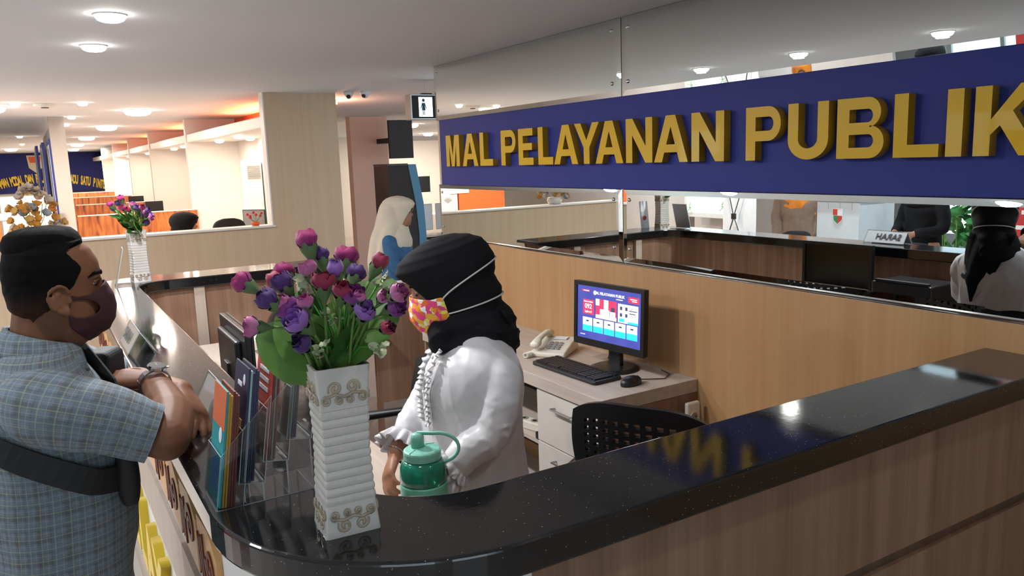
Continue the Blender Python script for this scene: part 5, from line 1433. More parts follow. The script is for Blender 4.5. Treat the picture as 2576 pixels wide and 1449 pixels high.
bp_ = [(-0.145, MY - 0.10, 1.20), (-0.125, MY - 0.05, 1.27), (-0.08, MY + 0.0, 1.325), (-0.02, MY + 0.10, 1.335), (0.06, MY + 0.08, 1.29), (0.115, MY + 0.0, 1.22), (0.135, MY - 0.06, 1.12)]
strap(bp_, 0.024).build('strap', 'black_matte', sb)
MB().rings(refine(ring_loft([((0.112, 1.80, z), hf, hs, (1, 0, 0), (0, 1, 0)) for z, hf, hs in ((0.990, 0.010, 0.04), (1.0, 0.018, 0.06), (1.04, 0.024, 0.07), (1.09, 0.022, 0.07), (1.13, 0.014, 0.06), (1.14, 0.005, 0.05))], 24, 0.6), 4), T=Matrix.Translation((-0.10, -1.74, -0.98))).build('pouch', 'black_matte', sb, smooth=True)
MB().tube([(0.03, -0.025, 0.13), (0.055, 0.0, 0.13), (0.055, 0.10, 0.13)], 0.003, 6).build('zip', 'steel', sb)
# watch on the near wrist
wt = thing('wrist_watch', 'silver wrist watch on the arm of the leaning man', 'watch', (0.197, 1.905, 1.206))
d = Vector((-0.10, 0.95, 0.22)).normalized(); sd = d.cross(Vector((0, 0, 1))).normalized(); up = sd.cross(d)
F_ = Matrix(((sd.x, d.x, up.x, 0), (sd.y, d.y, up.y, 0), (sd.z, d.z, up.z, 0), (0, 0, 0, 1)))
for k in range(22):
    a = 2 * PI * k / 22
    MB().box(-0.0045, 0.0045, -0.009, 0.009, -0.0015, 0.0015, T=F_ @ Matrix.Rotation(a, 4, 'Y') @ Matrix.Translation((0, 0, 0.0335))).build('bracelet_link', 'steel', wt)
FT = F_ @ Matrix.Rotation(0.15, 4, 'Y') @ Matrix.Translation((0, 0, 0.035))
MB().lathe([(0.019, 0), (0.0205, 0.002), (0.0205, 0.007), (0.018, 0.010), (0.0165, 0.010)], 28, T=FT).build('case', 'chrome', wt, smooth=False)
MB().lathe([(0.0163, 0.0085), (0.0163, 0.0092)], 24, T=FT).build('dial', plain('grey_dial', (0.18, 0.20, 0.21), 0.25), wt)
MB().box(-0.001, 0.001, 0, 0.012, 0.0094, 0.0100, T=FT).build('watch_hand', 'white_plastic', wt)
MB().lathe([(0.003, 0), (0.003, 0.005)], 10, T=FT @ Matrix.Translation((0.0205, 0, 0.0045)) @ Matrix.Rotation(PI / 2, 4, 'Y')).build('crown', 'chrome', wt)
# black folder/case under his hand
cs = thing('document_pouch', 'black padded pouch held upright under the crossed arms', 'pouch', (0.105, 2.03, 1.10))
MB().prism(rrect(-0.030, 0.034, 0.0, 0.175, 0.018, 5), -0.04, 0.04, 'y', T=Matrix.Rotation(-0.5, 4, 'Z')).build('body', 'black_matte', cs, bevel=0.006)
MB().box(-0.026, 0.030, -0.0425, -0.040, 0.10, 0.104, T=Matrix.Rotation(-0.5, 4, 'Z')).build('seam', 'black_plastic', cs)

# ------------------------------------------------------------------ the receptionist
WL_ = Vector((0.965, 1.845, 0))
fwd = Vector((-1, 0.03, 0)).normalized(); lft = Vector((-0.03, -1, 0)).normalized()      # facing the visitor counter
HC = Vector((0.945, 1.895, 1.362))
yawh, pit = math.radians(152), math.radians(16)
HM = Matrix.Translation(HC) @ Matrix.Rotation(yawh, 4, 'Z') @ Matrix.Rotation(pit, 4, 'Y')
FT_ = [(-0.118, 0.015, 0.070, 0.030), (-0.105, 0.0, 0.090, 0.045), (-0.085, -0.02, 0.098, 0.055), (-0.06, -0.05, 0.102, 0.062), (-0.03, -0.075, 0.101, 0.068), (0.0, -0.085, 0.100, 0.072), (0.025, -0.088, 0.106, 0.074), (0.05, -0.085, 0.103, 0.072), (0.075, -0.075, 0.090, 0.064), (0.095, -0.055, 0.062, 0.045), (0.104, -0.02, 0.02, 0.012)]
mb = MB(); R = []
for k in range(30):
    z = -0.118 + 0.222 * k / 29
    R.append([HM @ head_pt(FT_, z, 2 * PI * i / 36) for i in range(36)])
mb.rings(R)
mb.ell(HM @ Vector((0.105, 0, -0.026)), (0.016, 0.013, 0.018)); mb.ell(HM @ Vector((0.101, 0, -0.008)), (0.010, 0.009, 0.024))
neckb = WL_ + Vector((0.005, 0.01, 1.19))
chain(mb, [HC + Vector((0.02, -0.01, -0.06)), (HC + neckb) / 2 + Vector((0.01, 0, -0.03)), neckb], [0.052, 0.05, 0.06])
mb.rings(ring_loft([((WL_.x, WL_.y, z), hf, hs, fwd, lft) for z, hf, hs in ((0.62, 0.11, 0.15), (0.75, 0.115, 0.155), (0.92, 0.095, 0.13), (1.05, 0.10, 0.13), (1.13, 0.085, 0.13), (1.165, 0.06, 0.11), (1.19, 0.04, 0.06))], 28))
for s in (-1, 1):
    h = WL_ + lft * s * 0.08
    chain(mb, [(h.x, h.y, 0.68), (h.x, h.y, 0.38), (h.x + 0.02, h.y, 0.08)], [0.078, 0.05, 0.035])
    f0 = h + Vector((0.03, 0, 0.045)); chain(mb, [f0, f0 + fwd * 0.14 - Vector((0, 0, 0.012))], [0.034, 0.028])
SLp, ELp, WLp = Vector((0.985, 1.712, 1.148)), Vector((0.935, 1.668, 1.005)), Vector((0.812, 1.700, 0.912))
SRp, ERp, WRp = Vector((0.985, 1.985, 1.148)), Vector((0.915, 2.030, 0.990)), Vector((0.790, 1.965, 0.885))
chain(mb, [SLp + Vector((-0.01, 0.03, -0.02)), ELp, WLp], [0.036, 0.036, 0.025]); chain(mb, [SRp + Vector((-0.01, -0.03, -0.02)), ERp, WRp], [0.036, 0.036, 0.025])
hand(mb, WLp + (Vector((0.72, 1.79, 0.845)) - WLp).normalized() * 0.012, Vector((0.72, 1.79, 0.835)) - WLp, (-0.3, -0.7, 0.5), -1, 0.55, 0.90, 0.7)
hand(mb, WRp + (Vector((0.715, 1.885, 0.825)) - WRp).normalized() * 0.012, Vector((0.715, 1.885, 0.815)) - WRp, (-0.6, 0.4, 0.6), 1, 0.55, 0.90, 0.7)
rec = person('person', 'receptionist in a white ruffled blouse, black headscarf and floral mask', fuse(mb, 0.0052, 3), 'skin_woman', tuple(WL_))
for s in (-1, 1):
    e = MB().ell(HM @ Vector((0.0865, s * 0.030, -0.004)), (0.010, 0.010, 0.008)); worn('eye', e.mesh('eye', True), plain('shaded_eye', (0.20, 0.15, 0.13), 0.3), rec)
    e = MB().ell(HM @ Vector((0.0935, s * 0.030, -0.007)), (0.0045, 0.0045, 0.005)); worn('iris', e.mesh('iris', True), 'black_plastic', rec)
    e = MB().tube([HM @ Vector((0.106, s * 0.014, 0.014)), HM @ Vector((0.104, s * 0.030, 0.018)), HM @ Vector((0.090, s * 0.048, 0.014))], [0.002, 0.003, 0.0012], 6); worn('eyebrow', e.mesh('eyebrow', True), 'hair', rec)
# headscarf: hood open at the face, throat wrap and tail
ST = [(-0.150, -0.095, 0.052, 0.070), (-0.125, -0.105, 0.060, 0.070), (-0.095, -0.118, 0.080, 0.072), (-0.06, -0.128, 0.096, 0.078), (-0.035, -0.122, 0.104, 0.082), (-0.022, -0.119, 0.107, 0.0835), (-0.005, -0.128, 0.111, 0.086), (0.030, -0.136, 0.122, 0.088), (0.058, -0.130, 0.134, 0.084), (0.080, -0.118, 0.120, 0.076), (0.100, -0.092, 0.088, 0.062), (0.114, -0.055, 0.045, 0.040), (0.121, -0.01, 0.005, 0.012)]
def scarf_region(p):
    z = p.z
    if z > 0.045: return True
    edge = 0.118 if z > 0.035 else (0.036 + (z + 0.075) * 0.66 if z > -0.075 else 0.036)
    if z < -0.118: return True
    return p.x < edge
hs_ = head_patch(ST, -0.150, 0.1208, 110, 220, lambda p: 0.0 + 0.0022 * mnoise.noise(Vector((p.x * 16, p.y * 16, p.z * 30))), scarf_region)
# close the crown
xform(hs_, HM)
scarf = worn('headscarf', hs_, 'black_cloth', rec); solid(scarf, 0.005, -1)
# throat wrap: soft folds from chin to collar bones
wm = MB()
cN = Vector((0.965, 1.868, 0))
LVs = []
for (z, dx, hf, hw) in ((1.295, -0.010, 0.082, 0.074), (1.272, -0.004, 0.084, 0.078), (1.248, 0.002, 0.086, 0.086), (1.225, 0.008, 0.090, 0.102), (1.208, 0.014, 0.094, 0.116), (1.200, 0.016, 0.090, 0.114)):
    LVs.append((cN + Vector((dx, 0, z)), hf, hw, Vector((-0.93, 0.25, -0.28)), lft))
wm.rings(refine(ring_loft(LVs, 40, 0.95), 3))
front = [HM @ Vector((0.02, 0.02, -0.135)), Vector((0.905, 1.865, 1.235)), Vector((0.892, 1.855, 1.205))]
chain(wm, front, [0.042, 0.046, 0.034])
chain(wm, [(1.0, 1.868, 1.285), (1.042, 1.845, 1.245), (1.066, 1.832, 1.195)], [0.062, 0.064, 0.05])
chain(wm, [(1.01, 1.80, 1.235), (1.05, 1.80, 1.205)], [0.05, 0.045])
wrap = fuse(wm, 0.006, 5, lambda c, n_: 0.008 * (ridge(Vector((c.x * 9 + c.z * 16, c.y * 9 + c.z * 16, c.z * 5))) - 0.4))
worn('throat_wrap', wrap, 'black_cloth', rec)
# tail hanging down the back (diamond with folds)
V = []; F = []; N_, K_ = 14, 8
back = -fwd
for i in range(N_ + 1):
    t = i / N_
    wdt = 0.095 * (0.75 + 0.25 * math.cos(t * 3)) if t < 0.62 else 0.082 * (1 - (t - 0.62) / 0.38) + 0.004
    c = cN + Vector((0, 0, 1.285 - 0.30 * t)) + back * (0.098 + 0.045 * math.sin(min(1, t * 1.6) * PI * 0.5) - 0.022 * max(0, t - 0.5)) - lft * (0.0 + 0.045 * t) + lft * 0.015
    for k in range(K_ + 1):
        u = k / K_ * 2 - 1
        V.append(c + lft * u * wdt + back * (0.012 * math.cos(u * 5 + t * 2) - 0.030 * u * u))
for i in range(N_):
    for k in range(K_):
        q = i * (K_ + 1) + k; F.append((q, q + 1, q + K_ + 2, q + K_ + 1))
tl_ = MB(); tl_.add(V, F)
tail = worn('scarf_tail', tl_.mesh('scarf_tail', True), 'black_cloth', rec); solid(tail, 0.006, 0)
# floral mask and its elastic bands
KM = [(-0.142, 0.01, 0.074, 0.036), (-0.125, 0.0, 0.096, 0.052), (-0.100, -0.02, 0.116, 0.061), (-0.070, -0.04, 0.126, 0.066), (-0.045, -0.06, 0.122, 0.070), (-0.022, -0.075, 0.112, 0.072), (-0.010, -0.08, 0.108, 0.073)]
def wmask(p):
    zt = -0.026 + 0.016 * max(0, min(1, (p.x - 0.06) / 0.05)); zl = -0.139 + max(0, 0.07 - p.x) * 0.55
    return p.x > 0.026 and zl < p.z < zt
mk = head_patch(KM, -0.142, -0.010, 70, 220, lambda p: 0.013 if p.x < 0.06 else 0.010, wmask)
xform(mk, HM); mo = worn('face_mask', mk, 'floral', rec); solid(mo, 0.003)
def band(tab):
    return MB().tube([HM @ Vector(p) for p in tab], 0.0024, 6)
def loop(z0, x0, y0, zb, xb):
    pts = []
    for k in range(25):
        a = PI * k / 24
        c = math.cos(a); s_ = math.sin(a)
        t = s_
        z = z0 + (zb - z0) * (t ** 0.8)
        w_ = prof(ST, z)
        xx = x0 + (w_[0] - x0) * t ** 1.3 - 0.0035 * t
        cx = (w_[0] + w_[1]) / 2; hx = (w_[1] - w_[0]) / 2 + 0.003; hy = w_[2] + 0.0045
        ca = max(-1, min(1, (xx - cx) / hx)); sa = math.sqrt(max(0, 1 - abs(ca) ** (2 / 0.92))) ** 0.92
        pts.append((xx, (1 if c >= 0 else -1) * max(hy * sa, 0.0), z))
    return pts
worn('elastic_band', band(loop(-0.040, 0.035, 0.08, -0.002 + 0.022, -0.12)).mesh('elastic_band', True), plain('grey_elastic', (0.55, 0.54, 0.52), 0.7), rec)
worn('elastic_band', band(loop(-0.075, 0.030, 0.08, -0.078, -0.12)).mesh('elastic_band', True), plain('grey_elastic', (0.55, 0.54, 0.52), 0.7), rec)
# blouse
bm_ = MB()
bm_.rings(refine(ring_loft([((WL_.x + dx, WL_.y, z), hf, hs, fwd, lft) for z, hf, hs, dx in ((0.66, 0.150, 0.178, 0.0), (0.78, 0.145, 0.176, 0.0), (0.90, 0.128, 0.162, 0.005), (1.00, 0.126, 0.158, 0.004), (1.08, 0.128, 0.164, 0.004), (1.14, 0.112, 0.166, 0.010), (1.18, 0.088, 0.146, 0.014), (1.21, 0.062, 0.095, 0.014), (1.225, 0.052, 0.065, 0.012))], 40, 0.88), 4))
chain(bm_, [SLp + Vector((-0.005, 0.03, -0.01)), SLp + Vector((0.0, -0.012, -0.025)), ELp + Vector((0.004, 0, 0)), (ELp + WLp) / 2 + Vector((0.004, -0.003, 0.005)), WLp + (ELp - WLp) * 0.12], [0.048, 0.051, 0.049, 0.046, 0.040])
chain(bm_, [SRp + Vector((0.0, -0.03, -0.01)), SRp + Vector((0.0, 0.012, -0.025)), ERp, (ERp + WRp) / 2 + Vector((0, 0, 0.004)), WRp + (ERp - WRp) * 0.36], [0.048, 0.050, 0.048, 0.045, 0.042])
def bl_fold(c, n_):
    # long soft drapes on the trunk, tighter slanting creases around the elbows and under the arms
    d1 = 0.0055 * ridge(Vector((c.x * 10 + c.z * 3, c.y * 10 - c.z * 2.5, c.z * 2.2 + 4))) - 0.002
    el_ = min((c - ELp).length, (c - ERp).length)
    k_ = max(0, 1 - el_ / 0.13)
    d2 = 0.0065 * k_ * ridge(Vector((c.x * 16 - c.z * 20, c.y * 10, c.z * 24 + c.x * 14)))
    k3 = max(0, 1 - min((c - SLp - Vector((-0.03, 0.03, -0.07))).length, (c - SRp - Vector((-0.03, -0.03, -0.07))).length) / 0.10)
    d3 = 0.006 * k3 * ridge(Vector((c.x * 22 + c.z * 10, c.y * 9, c.z * 12 - c.x * 18)))
    return d1 + d2 + d3 + 0.0012 * mnoise.noise(c * 40)
blouse = worn('blouse', fuse(bm_, 0.0055, 6, bl_fold), 'white_satin', rec)
def ruffle(center, axis, r0, r1, L, waves, amp, n=120, rows=5, seed=0):
    axis = Vector(axis).normalized(); sd = axis.cross(Vector((0, 0, 1))).normalized(); up = sd.cross(axis)
    R = []
    for j in range(rows):
        t = j / (rows - 1)
        R.append([Vector(center) + axis * (L * t + 0.004 * t * math.sin(waves * 0.7 * 2 * PI * k / n + seed)) + (sd * math.cos(2 * PI * k / n) + up * math.sin(2 * PI * k / n)) * (r0 + (r1 - r0) * t + amp * t * math.sin(waves * 2 * PI * k / n + 1.5 * math.sin(3 * 2 * PI * k / n + seed))) for k in range(n)])
    return MB().rings(R, cap=False).mesh('ruffle', True)
dl = (WLp - ELp).normalized(); dr_ = (WRp - ERp).normalized()
solid(worn('cuff_ruffle', ruffle(WLp - dl * 0.022, dl, 0.044, 0.062, 0.048, 17, 0.010), 'white_satin', rec), 0.0015)
solid(worn('cuff_ruffle', ruffle(WLp - dl * 0.030, dl, 0.045, 0.058, 0.022, 15, 0.007, seed=2), 'white_satin', rec), 0.0015)
pr0 = WRp - dr_ * 0.055
solid(worn('cuff_ruffle', ruffle(pr0, dr_, 0.048, 0.066, 0.045, 16, 0.010, seed=4), 'white_satin', rec), 0.0015)
# ruffled placket down the front
for s, oy in ((-1, -0.028), (1, 0.028)):
    V = []; F = []; N_ = 300
    for i in range(N_ + 1):
        t = i / N_; z = 1.195 - 0.20 * t
        hf = prof([(0.90, 0.128), (1.00, 0.131), (1.08, 0.134), (1.14, 0.122), (1.18, 0.098), (1.21, 0.07)], z)[0]
        c = Vector((WL_.x + 0.004, WL_.y, z)) + fwd * (hf + 0.004) + lft * oy * 0.45
        w_ = 0.020
        V += [c, c + lft * s * w_ * 0.6 + fwd * (0.006 + 0.004 * math.sin(i * 0.27 + s + 1.2 * math.sin(i * 0.05))), c + lft * s * w_ * 1.1 + fwd * (0.005 + 0.0065 * math.sin(i * 0.27 + 0.6 + s + 1.2 * math.sin(i * 0.05))) + lft * s * 0.003 * math.sin(i * 0.27 + 2.0) + Vector((0, 0, 0.002 * math.sin(i * 0.4)))]
    for i in range(N_):
        for k in range(2):
            q = i * 3 + k; F.append((q, q + 1, q + 4, q + 3))
    q = MB(); q.add(V, F); solid(worn('placket_ruffle', q.mesh('placket_ruffle', True), 'white_satin', rec), 0.0015)
for i in range(5):
    z = 1.17 - i * 0.045
    hf = prof([(0.90, 0.128), (1.00, 0.131), (1.08, 0.134), (1.14, 0.122), (1.18, 0.098), (1.21, 0.07)], z)[0]
    worn('button', MB().ell(Vector((WL_.x + 0.004, WL_.y, z)) + fwd * (hf + 0.006), (0.003, 0.0055, 0.0055)).mesh('button', True), 'white_plastic', rec)
sk = MB()
sk.rings(refine(ring_loft([((WL_.x, WL_.y, z), hf, hs, fwd, lft) for z, hf, hs in ((0.06, 0.20, 0.24), (0.3, 0.17, 0.21), (0.55, 0.14, 0.175), (0.70, 0.13, 0.165), (0.74, 0.11, 0.15))], 32), 3))
worn('skirt', sk.mesh('skirt', True), 'black_trousers', rec)
br2 = tag(MB().lathe([(0.0285, -0.001), (0.030, 0), (0.0285, 0.001)], 24, cap=False, T=Matrix.Translation(WRp - dr_ * 0.004) @ dr_.to_track_quat('Z', 'Y').to_matrix().to_4x4()).build('bracelet', 'chrome', smooth=True), 'thin pale bracelet on the wrist of the receptionist', 'bracelet')
# ================================================================== FAR AREA SEEN OVER THE HALF WALL
def on_y(px, py, Y):
    d = _r * ((px - 1288) / FPX) - _u * ((py - 724.5) / FPX) + _f
    return Vector((0, 0, CAM_Z)) + d * (Y / d.y)
fs = thing('far_sign_board', 'large blue wall board with arched yellow lettering at the far end', 'sign', (0.9, 25.85, 1.18))
MB().box(-2.9, 1.15, -0.05, 0.04, 0.0, 1.07).build('board', 'sign_blue', fs)
MB().box(-0.25, 1.10, -0.11, -0.05, -0.035, 0.0).build('lower_rail', 'black_matte', fs)
M['far_letters'] = plain('far_yellow_letters', (0.90, 0.62, 0.03), 0.4)
txt = 'PENANAMAN MODAL DAN PELAYANAN TERPADU SATU PINTU'
for i, chh in enumerate(txt):
    if chh == ' ' or i < 2: continue
    q = 5 + (i - 6) * 6.27
    p = on_y(q, 449 + 15.5 * ((q - 131) / 128) ** 2, 25.78)
    o = link('letter', text_mesh(chh, 0.33, 0.04, 0.016), 'far_letters', fs)
    o.matrix_local = frame_mat(p - Vector((0.9, 25.85, 1.18)), (1, 0, 0), (0, 0, 1)) @ Matrix.Rotation(-0.20 * (q - 131) / 128, 4, 'Z') @ Matrix.Diagonal((0.30, 1, 1, 1))
for i, chh in enumerate('(DPMPTSP)'):
    p = on_y(47 + i * 14.5, 481, 25.78)
    o = link('letter', text_mesh(chh, 0.34, 0.04, 0.016), 'far_letters', fs)
    o.matrix_local = frame_mat(p - Vector((0.9, 25.85, 1.18)), (1, 0, 0), (0, 0, 1)) @ Matrix.Diagonal((0.60, 1, 1, 1))
em = MB().prism([(0, -0.26), (0.16, -0.12), (0.19, 0.22), (-0.19, 0.22), (-0.16, -0.12)], -0.07, -0.05, 'y', T=Matrix.Translation((-0.62, 0, 0.80))).build('emblem', plain('cream_emblem', (0.75, 0.68, 0.50), 0.5), fs)
MB().prism([(-0.12, 0.02), (0.12, 0.02), (0.15, 0.18), (-0.15, 0.18)], -0.074, -0.07, 'y', T=Matrix.Translation((-0.62, 0, 0.80))).build('emblem_field', 'orange_paint', em)
# poster boards on the display partition
pb = plain('poster_blue', (0.03, 0.05, 0.33), 0.4)
for i, (y0, y1, c, lab) in enumerate(((9.92, 10.9, 0, 'nearest white poster with a blue frame on the display partition'), (11.0, 12.1, 1, 'white poster stand with a dark strip before the display partition'), (12.3, 13.6, 0, 'white poster stand furthest along the display partition'))):
    t = thing('poster_board', lab, 'poster', (0.288 - 0.05 * i, y0, 0.7), group='posters on the display partition')
    MB().box(-0.03, 0, 0, y1 - y0, 0, 1.35).build('frame', pb, t, bevel=0.004)
    MB().box(-0.036, -0.03, 0.08, y1 - y0 - 0.08, 0.06, 1.29).build('sheet', 'paper', t)
    if i:
        for q in (0.05, y1 - y0 - 0.09): MB().box(-0.03, 0, q, q + 0.04, -0.7, 0).build('leg', 'steel', t)
    MB().box(-0.040, -0.036, 0.16, 0.24, 0.06, 1.25).build('side_strip', 'black_matte' if c else pb, t)
# white picture board and orange board behind the half wall
ab = thing('picture_board', 'white board with grey leaf drawings standing behind the half wall', 'board', (0.20, 9.35, 0))
MB().box(-0.44, 0.0, 0, 0.06, 0.35, 1.47).build('panel', plain('pale_marble_board', (0.66, 0.63, 0.59), 0.5, var=0.12, nscale=5), ab)
for fx in (-0.40, -0.04): MB().box(fx - 0.02, fx + 0.02, 0.0, 0.05, 0, 0.35).build('leg', 'steel', ab)
gl_ = plain('grey_leaf_print', (0.28, 0.28, 0.26), 0.6)
for (x, z, sc_) in ((-0.10, 1.10, 1.0), (-0.30, 1.12, 0.9), (-0.18, 0.85, 1.1)):
    mbx = MB()
    for k in range(7):
        a = math.radians(40 + k * 17); q = 0.10 * sc_
        mbx.prism([(x, z), (x + q * 0.6 * math.cos(a - 0.14), z + q * 0.6 * math.sin(a - 0.14)), (x + q * math.cos(a), z + q * math.sin(a)), (x + q * 0.6 * math.cos(a + 0.14), z + q * 0.6 * math.sin(a + 0.14))], -0.003, 0.0, 'y')
    mbx.build('leaf_drawing', gl_, ab)
MB().box(-0.16, -0.06, -0.006, -0.001, 1.22, 1.40).build('notice', 'paper', ab)
ob = thing('orange_board', 'bright orange red board beside the white picture board', 'board', (-0.26, 9.35, 0))
MB().box(-0.70, 0.0, 0, 0.06, 0.3, 1.42).build('panel', 'orange_paint', ob)
for fx in (-0.66, -0.04): MB().box(fx - 0.02, fx + 0.02, 0.0, 0.05, 0, 0.3).build('leg', 'steel', ob)
MB().box(-0.15, 0.12, -0.012, -0.001, 1.24, 1.31).build('name_strip', 'white_plastic', ob)
# orange blossoms on the half wall ledge
of = thing('orange_blossoms', 'orange and cream artificial blossom arrangement on the half wall', 'flowers', (0.03, 6.69, 1.20))
MB().lathe([(0.05, 0), (0.065, 0.03), (0.06, 0.06), (0.04, 0.065)], 20).build('pot', 'porcelain', of, smooth=True)
BL = [plain('orange_blossom', (0.78, 0.36, 0.06), 0.6, var=0.3), plain('amber_blossom', (0.80, 0.48, 0.14), 0.6, var=0.3), plain('cream_blossom', (0.75, 0.62, 0.48), 0.6, var=0.2), plain('silver_blossom', (0.45, 0.45, 0.46), 0.5, var=0.2)]
pet = leaf_mesh(0.032, 0.015, -0.25, 0.25, 6)
of.scale = (1.2, 1.2, 1.12)
rnd = random.Random(11)
blm = []
for c in range(4):
    mbx = MB()
    for k in range(6):
        T = Matrix.Rotation(k * PI / 3, 4, 'Z') @ Matrix.Rotation(0.9, 4, 'X')
        mbx.add([T @ v.co for v in pet.vertices], [list(p.vertices) for p in pet.polygons])
    me = mbx.mesh('blossom', True); me.materials.append(BL[c]); blm.append(me)
for k in range(60):
    a = rnd.uniform(0, 2 * PI); z = rnd.uniform(0.02, 0.30)
    rr = 0.135 * math.sin(min(1.0, (0.34 - z) / 0.24) * PI / 2) * rnd.uniform(0.55, 1.0)
    p = Vector((rr * math.cos(a), rr * math.sin(a) * 0.55, 0.03 + z))
    o = link('blossom', blm[2 if z > 0.22 else rnd.choice((0, 0, 1, 1, 3, 2))], [], of)
    o.matrix_local = Matrix.Translation(p) @ align(Vector((p.x, p.y - 0.05, 0.06)), rnd.uniform(0, 6)) @ Matrix.Scale(rnd.uniform(1.0, 1.5), 4)
for k in range(10):
    a = rnd.uniform(0, 2 * PI); MB().tube([(0, 0, 0.05), (0.06 * math.cos(a), 0.03 * math.sin(a), 0.15), (0.09 * math.cos(a), 0.05 * math.sin(a), 0.24)], 0.002, 5).build('stem', 'stem', of)
# small red flowers at the column end of the ledge
rf = thing('red_flowers', 'small pot of red flowers on the ledge next to the column', 'flowers', (1.58, 6.69, 1.20))
MB().lathe([(0.028, 0), (0.035, 0.03), (0.03, 0.034)], 14).build('pot', 'orange_paint', rf, smooth=True)
for k in range(7):
    a = rnd.uniform(0, 6.28); p = Vector((rnd.uniform(-0.06, 0.06), rnd.uniform(-0.03, 0.03), rnd.uniform(0.06, 0.12)))
    MB().tube([(0, 0, 0.03), p * 0.6, p], 0.0015, 5).build('stem', 'stem', rf)
    MB().ell(p, (0.013, 0.013, 0.011), 10, 7).build('bloom', plain('red_bloom', (0.7, 0.03, 0.02), 0.5), rf, smooth=True)
# burl laminate desk fronts of the service booths
for i, (y, x0, x1, zt, lab) in enumerate(((8.95, 0.55, 1.72, 1.13, 'orange burl laminate desk front nearest the half wall'), (10.25, 0.46, 1.74, 1.20, 'orange burl laminate desk front at the first white partition'), (13.5, 0.60, 1.68, 1.21, 'orange burl laminate desk front at the second partition'), (16.4, 0.60, 1.66, 1.24, 'orange burl laminate desk front at the third partition'), (19.5, 0.60, 1.64, 1.26, 'orange burl laminate desk front furthest down the aisle'))):
    t = thing('service_desk', lab, 'desk', ((x0 + x1) / 2, y, 0), group='burl laminate service desks')
    w = (x1 - x0) / 2
    if i == 0: continue
    MB().box(-w, w, 0, 0.03, 0, zt - 0.012).build('front_panel', 'burl', t)
    MB().box(-w, w, -0.004, 0.034, zt - 0.012, zt).build('top_edge', 'booth_white', t)
    MB().box(-w, w, 0.03, 0.45, 0.72, 0.75).build('desk_top', 'booth_white', t)
    MB().box(w - 0.03, w, 0.03, 0.45, 0, 0.719).build('side_panel', 'burl', t)
for o in [q for q in COL.objects if q.name.startswith('service_desk') and not q.children]: bpy.data.objects.remove(o)
def small_screen(x, y, z0, w, h, label, rz=0.0):
    t = thing('booth_monitor', label, 'monitor', (x, y, z0), rz, group='monitors on the booth desks')
    MB().box(-w / 2, w / 2, 0, 0.025, 0.10, 0.10 + h).build('panel', 'black_plastic', t, bevel=0.004)
    MB().box(-w / 2 + 0.01, w / 2 - 0.01, 0.025, 0.027, 0.112, 0.09 + h).build('screen', 'screen_navy', t)
    MB().box(-0.02, 0.02, 0.01, 0.03, 0.012, 0.10).build('neck', 'black_plastic', t)
    MB().lathe([(0.08, 0), (0.08, 0.008), (0.03, 0.012), (0.001, 0.012)], 16, c=(0, 0.02, 0)).build('foot', 'black_plastic', t)
small_screen(1.30, 10.50, 0.75, 0.20, 0.46, 'monitor showing over the first burl desk front')
small_screen(1.45, 13.75, 0.75, 0.22, 0.44, 'monitor showing over the second burl desk front')
t = thing('office_chair', 'black high-backed office chair behind the half wall', 'chair', (1.50, 7.35, 0))
MB().rings(refine(ring_loft([((0, -0.02, z), 0.03, w, (0, 1, 0), (1, 0, 0)) for z, w in ((0.62, 0.12), (0.72, 0.155), (1.0, 0.155), (1.15, 0.145), (1.21, 0.115), (1.235, 0.05))], 24, 0.8), 4)).build('backrest', 'black_matte', t, smooth=True)
MB().prism(rrect(-0.22, 0.22, 0.0, 0.42, 0.06), 0.43, 0.50).build('seat', 'black_matte', t, bevel=0.02)
MB().box(-0.03, 0.03, -0.03, 0.02, 0.46, 0.66).build('back_support', 'black_plastic', t)
MB().lathe([(0.03, 0.08), (0.03, 0.43)], 12, c=(0, 0.2, 0)).build('column', 'steel', t)
for k in range(5):
    a = 2 * PI * k / 5; MB().tube([(0, 0.2, 0.09), (0.26 * math.cos(a), 0.2 + 0.26 * math.sin(a), 0.04)], [0.022, 0.02], 8).build('leg', 'black_plastic', t)
t = thing('monitor_panel', 'monitor turned sideways beside the high-backed chair', 'monitor', (1.95, 8.30, 0.75), -0.9)
MB().box(-0.14, 0.14, 0, 0.025, 0.18, 0.50).build('panel', 'black_plastic', t, bevel=0.004)
MB().box(-0.13, 0.13, -0.002, 0, 0.195, 0.49).build('screen', plain('grey_screen', (0.20, 0.19, 0.18), 0.3), t)
MB().box(-0.02, 0.02, 0.005, 0.03, 0, 0.18).build('neck', 'black_plastic', t)
MB().box(-0.09, 0.09, -0.07, 0.08, 0, 0.008).build('foot', 'black_plastic', t)
t = tag(MB().box(-0.24, 0.24, -0.3, 0.3, 0.0, 0.75).build('booth_table', 'booth_white', loc=(2.02, 8.45, 0), bevel=0.004), 'white table in the first booth', 'table')
# standing air conditioner in the first booth
t = thing('standing_air_conditioner', 'white standing air conditioner in the first booth', 'air conditioner', (2.20, 9.25, 0))
MB().box(-0.10, 0.08, -0.10, 0.12, 0, 1.76).build('cabinet', 'white_plastic', t, bevel=0.012)
MB().box(-0.085, 0.065, -0.106, -0.10, 0.62, 1.18).build('front_door', 'white_plastic', t, bevel=0.002)
for k in range(7): MB().box(-0.08, 0.06, -0.108, -0.10, 1.55 + k * 0.022, 1.563 + k * 0.022).build('louvre', gl_, t)
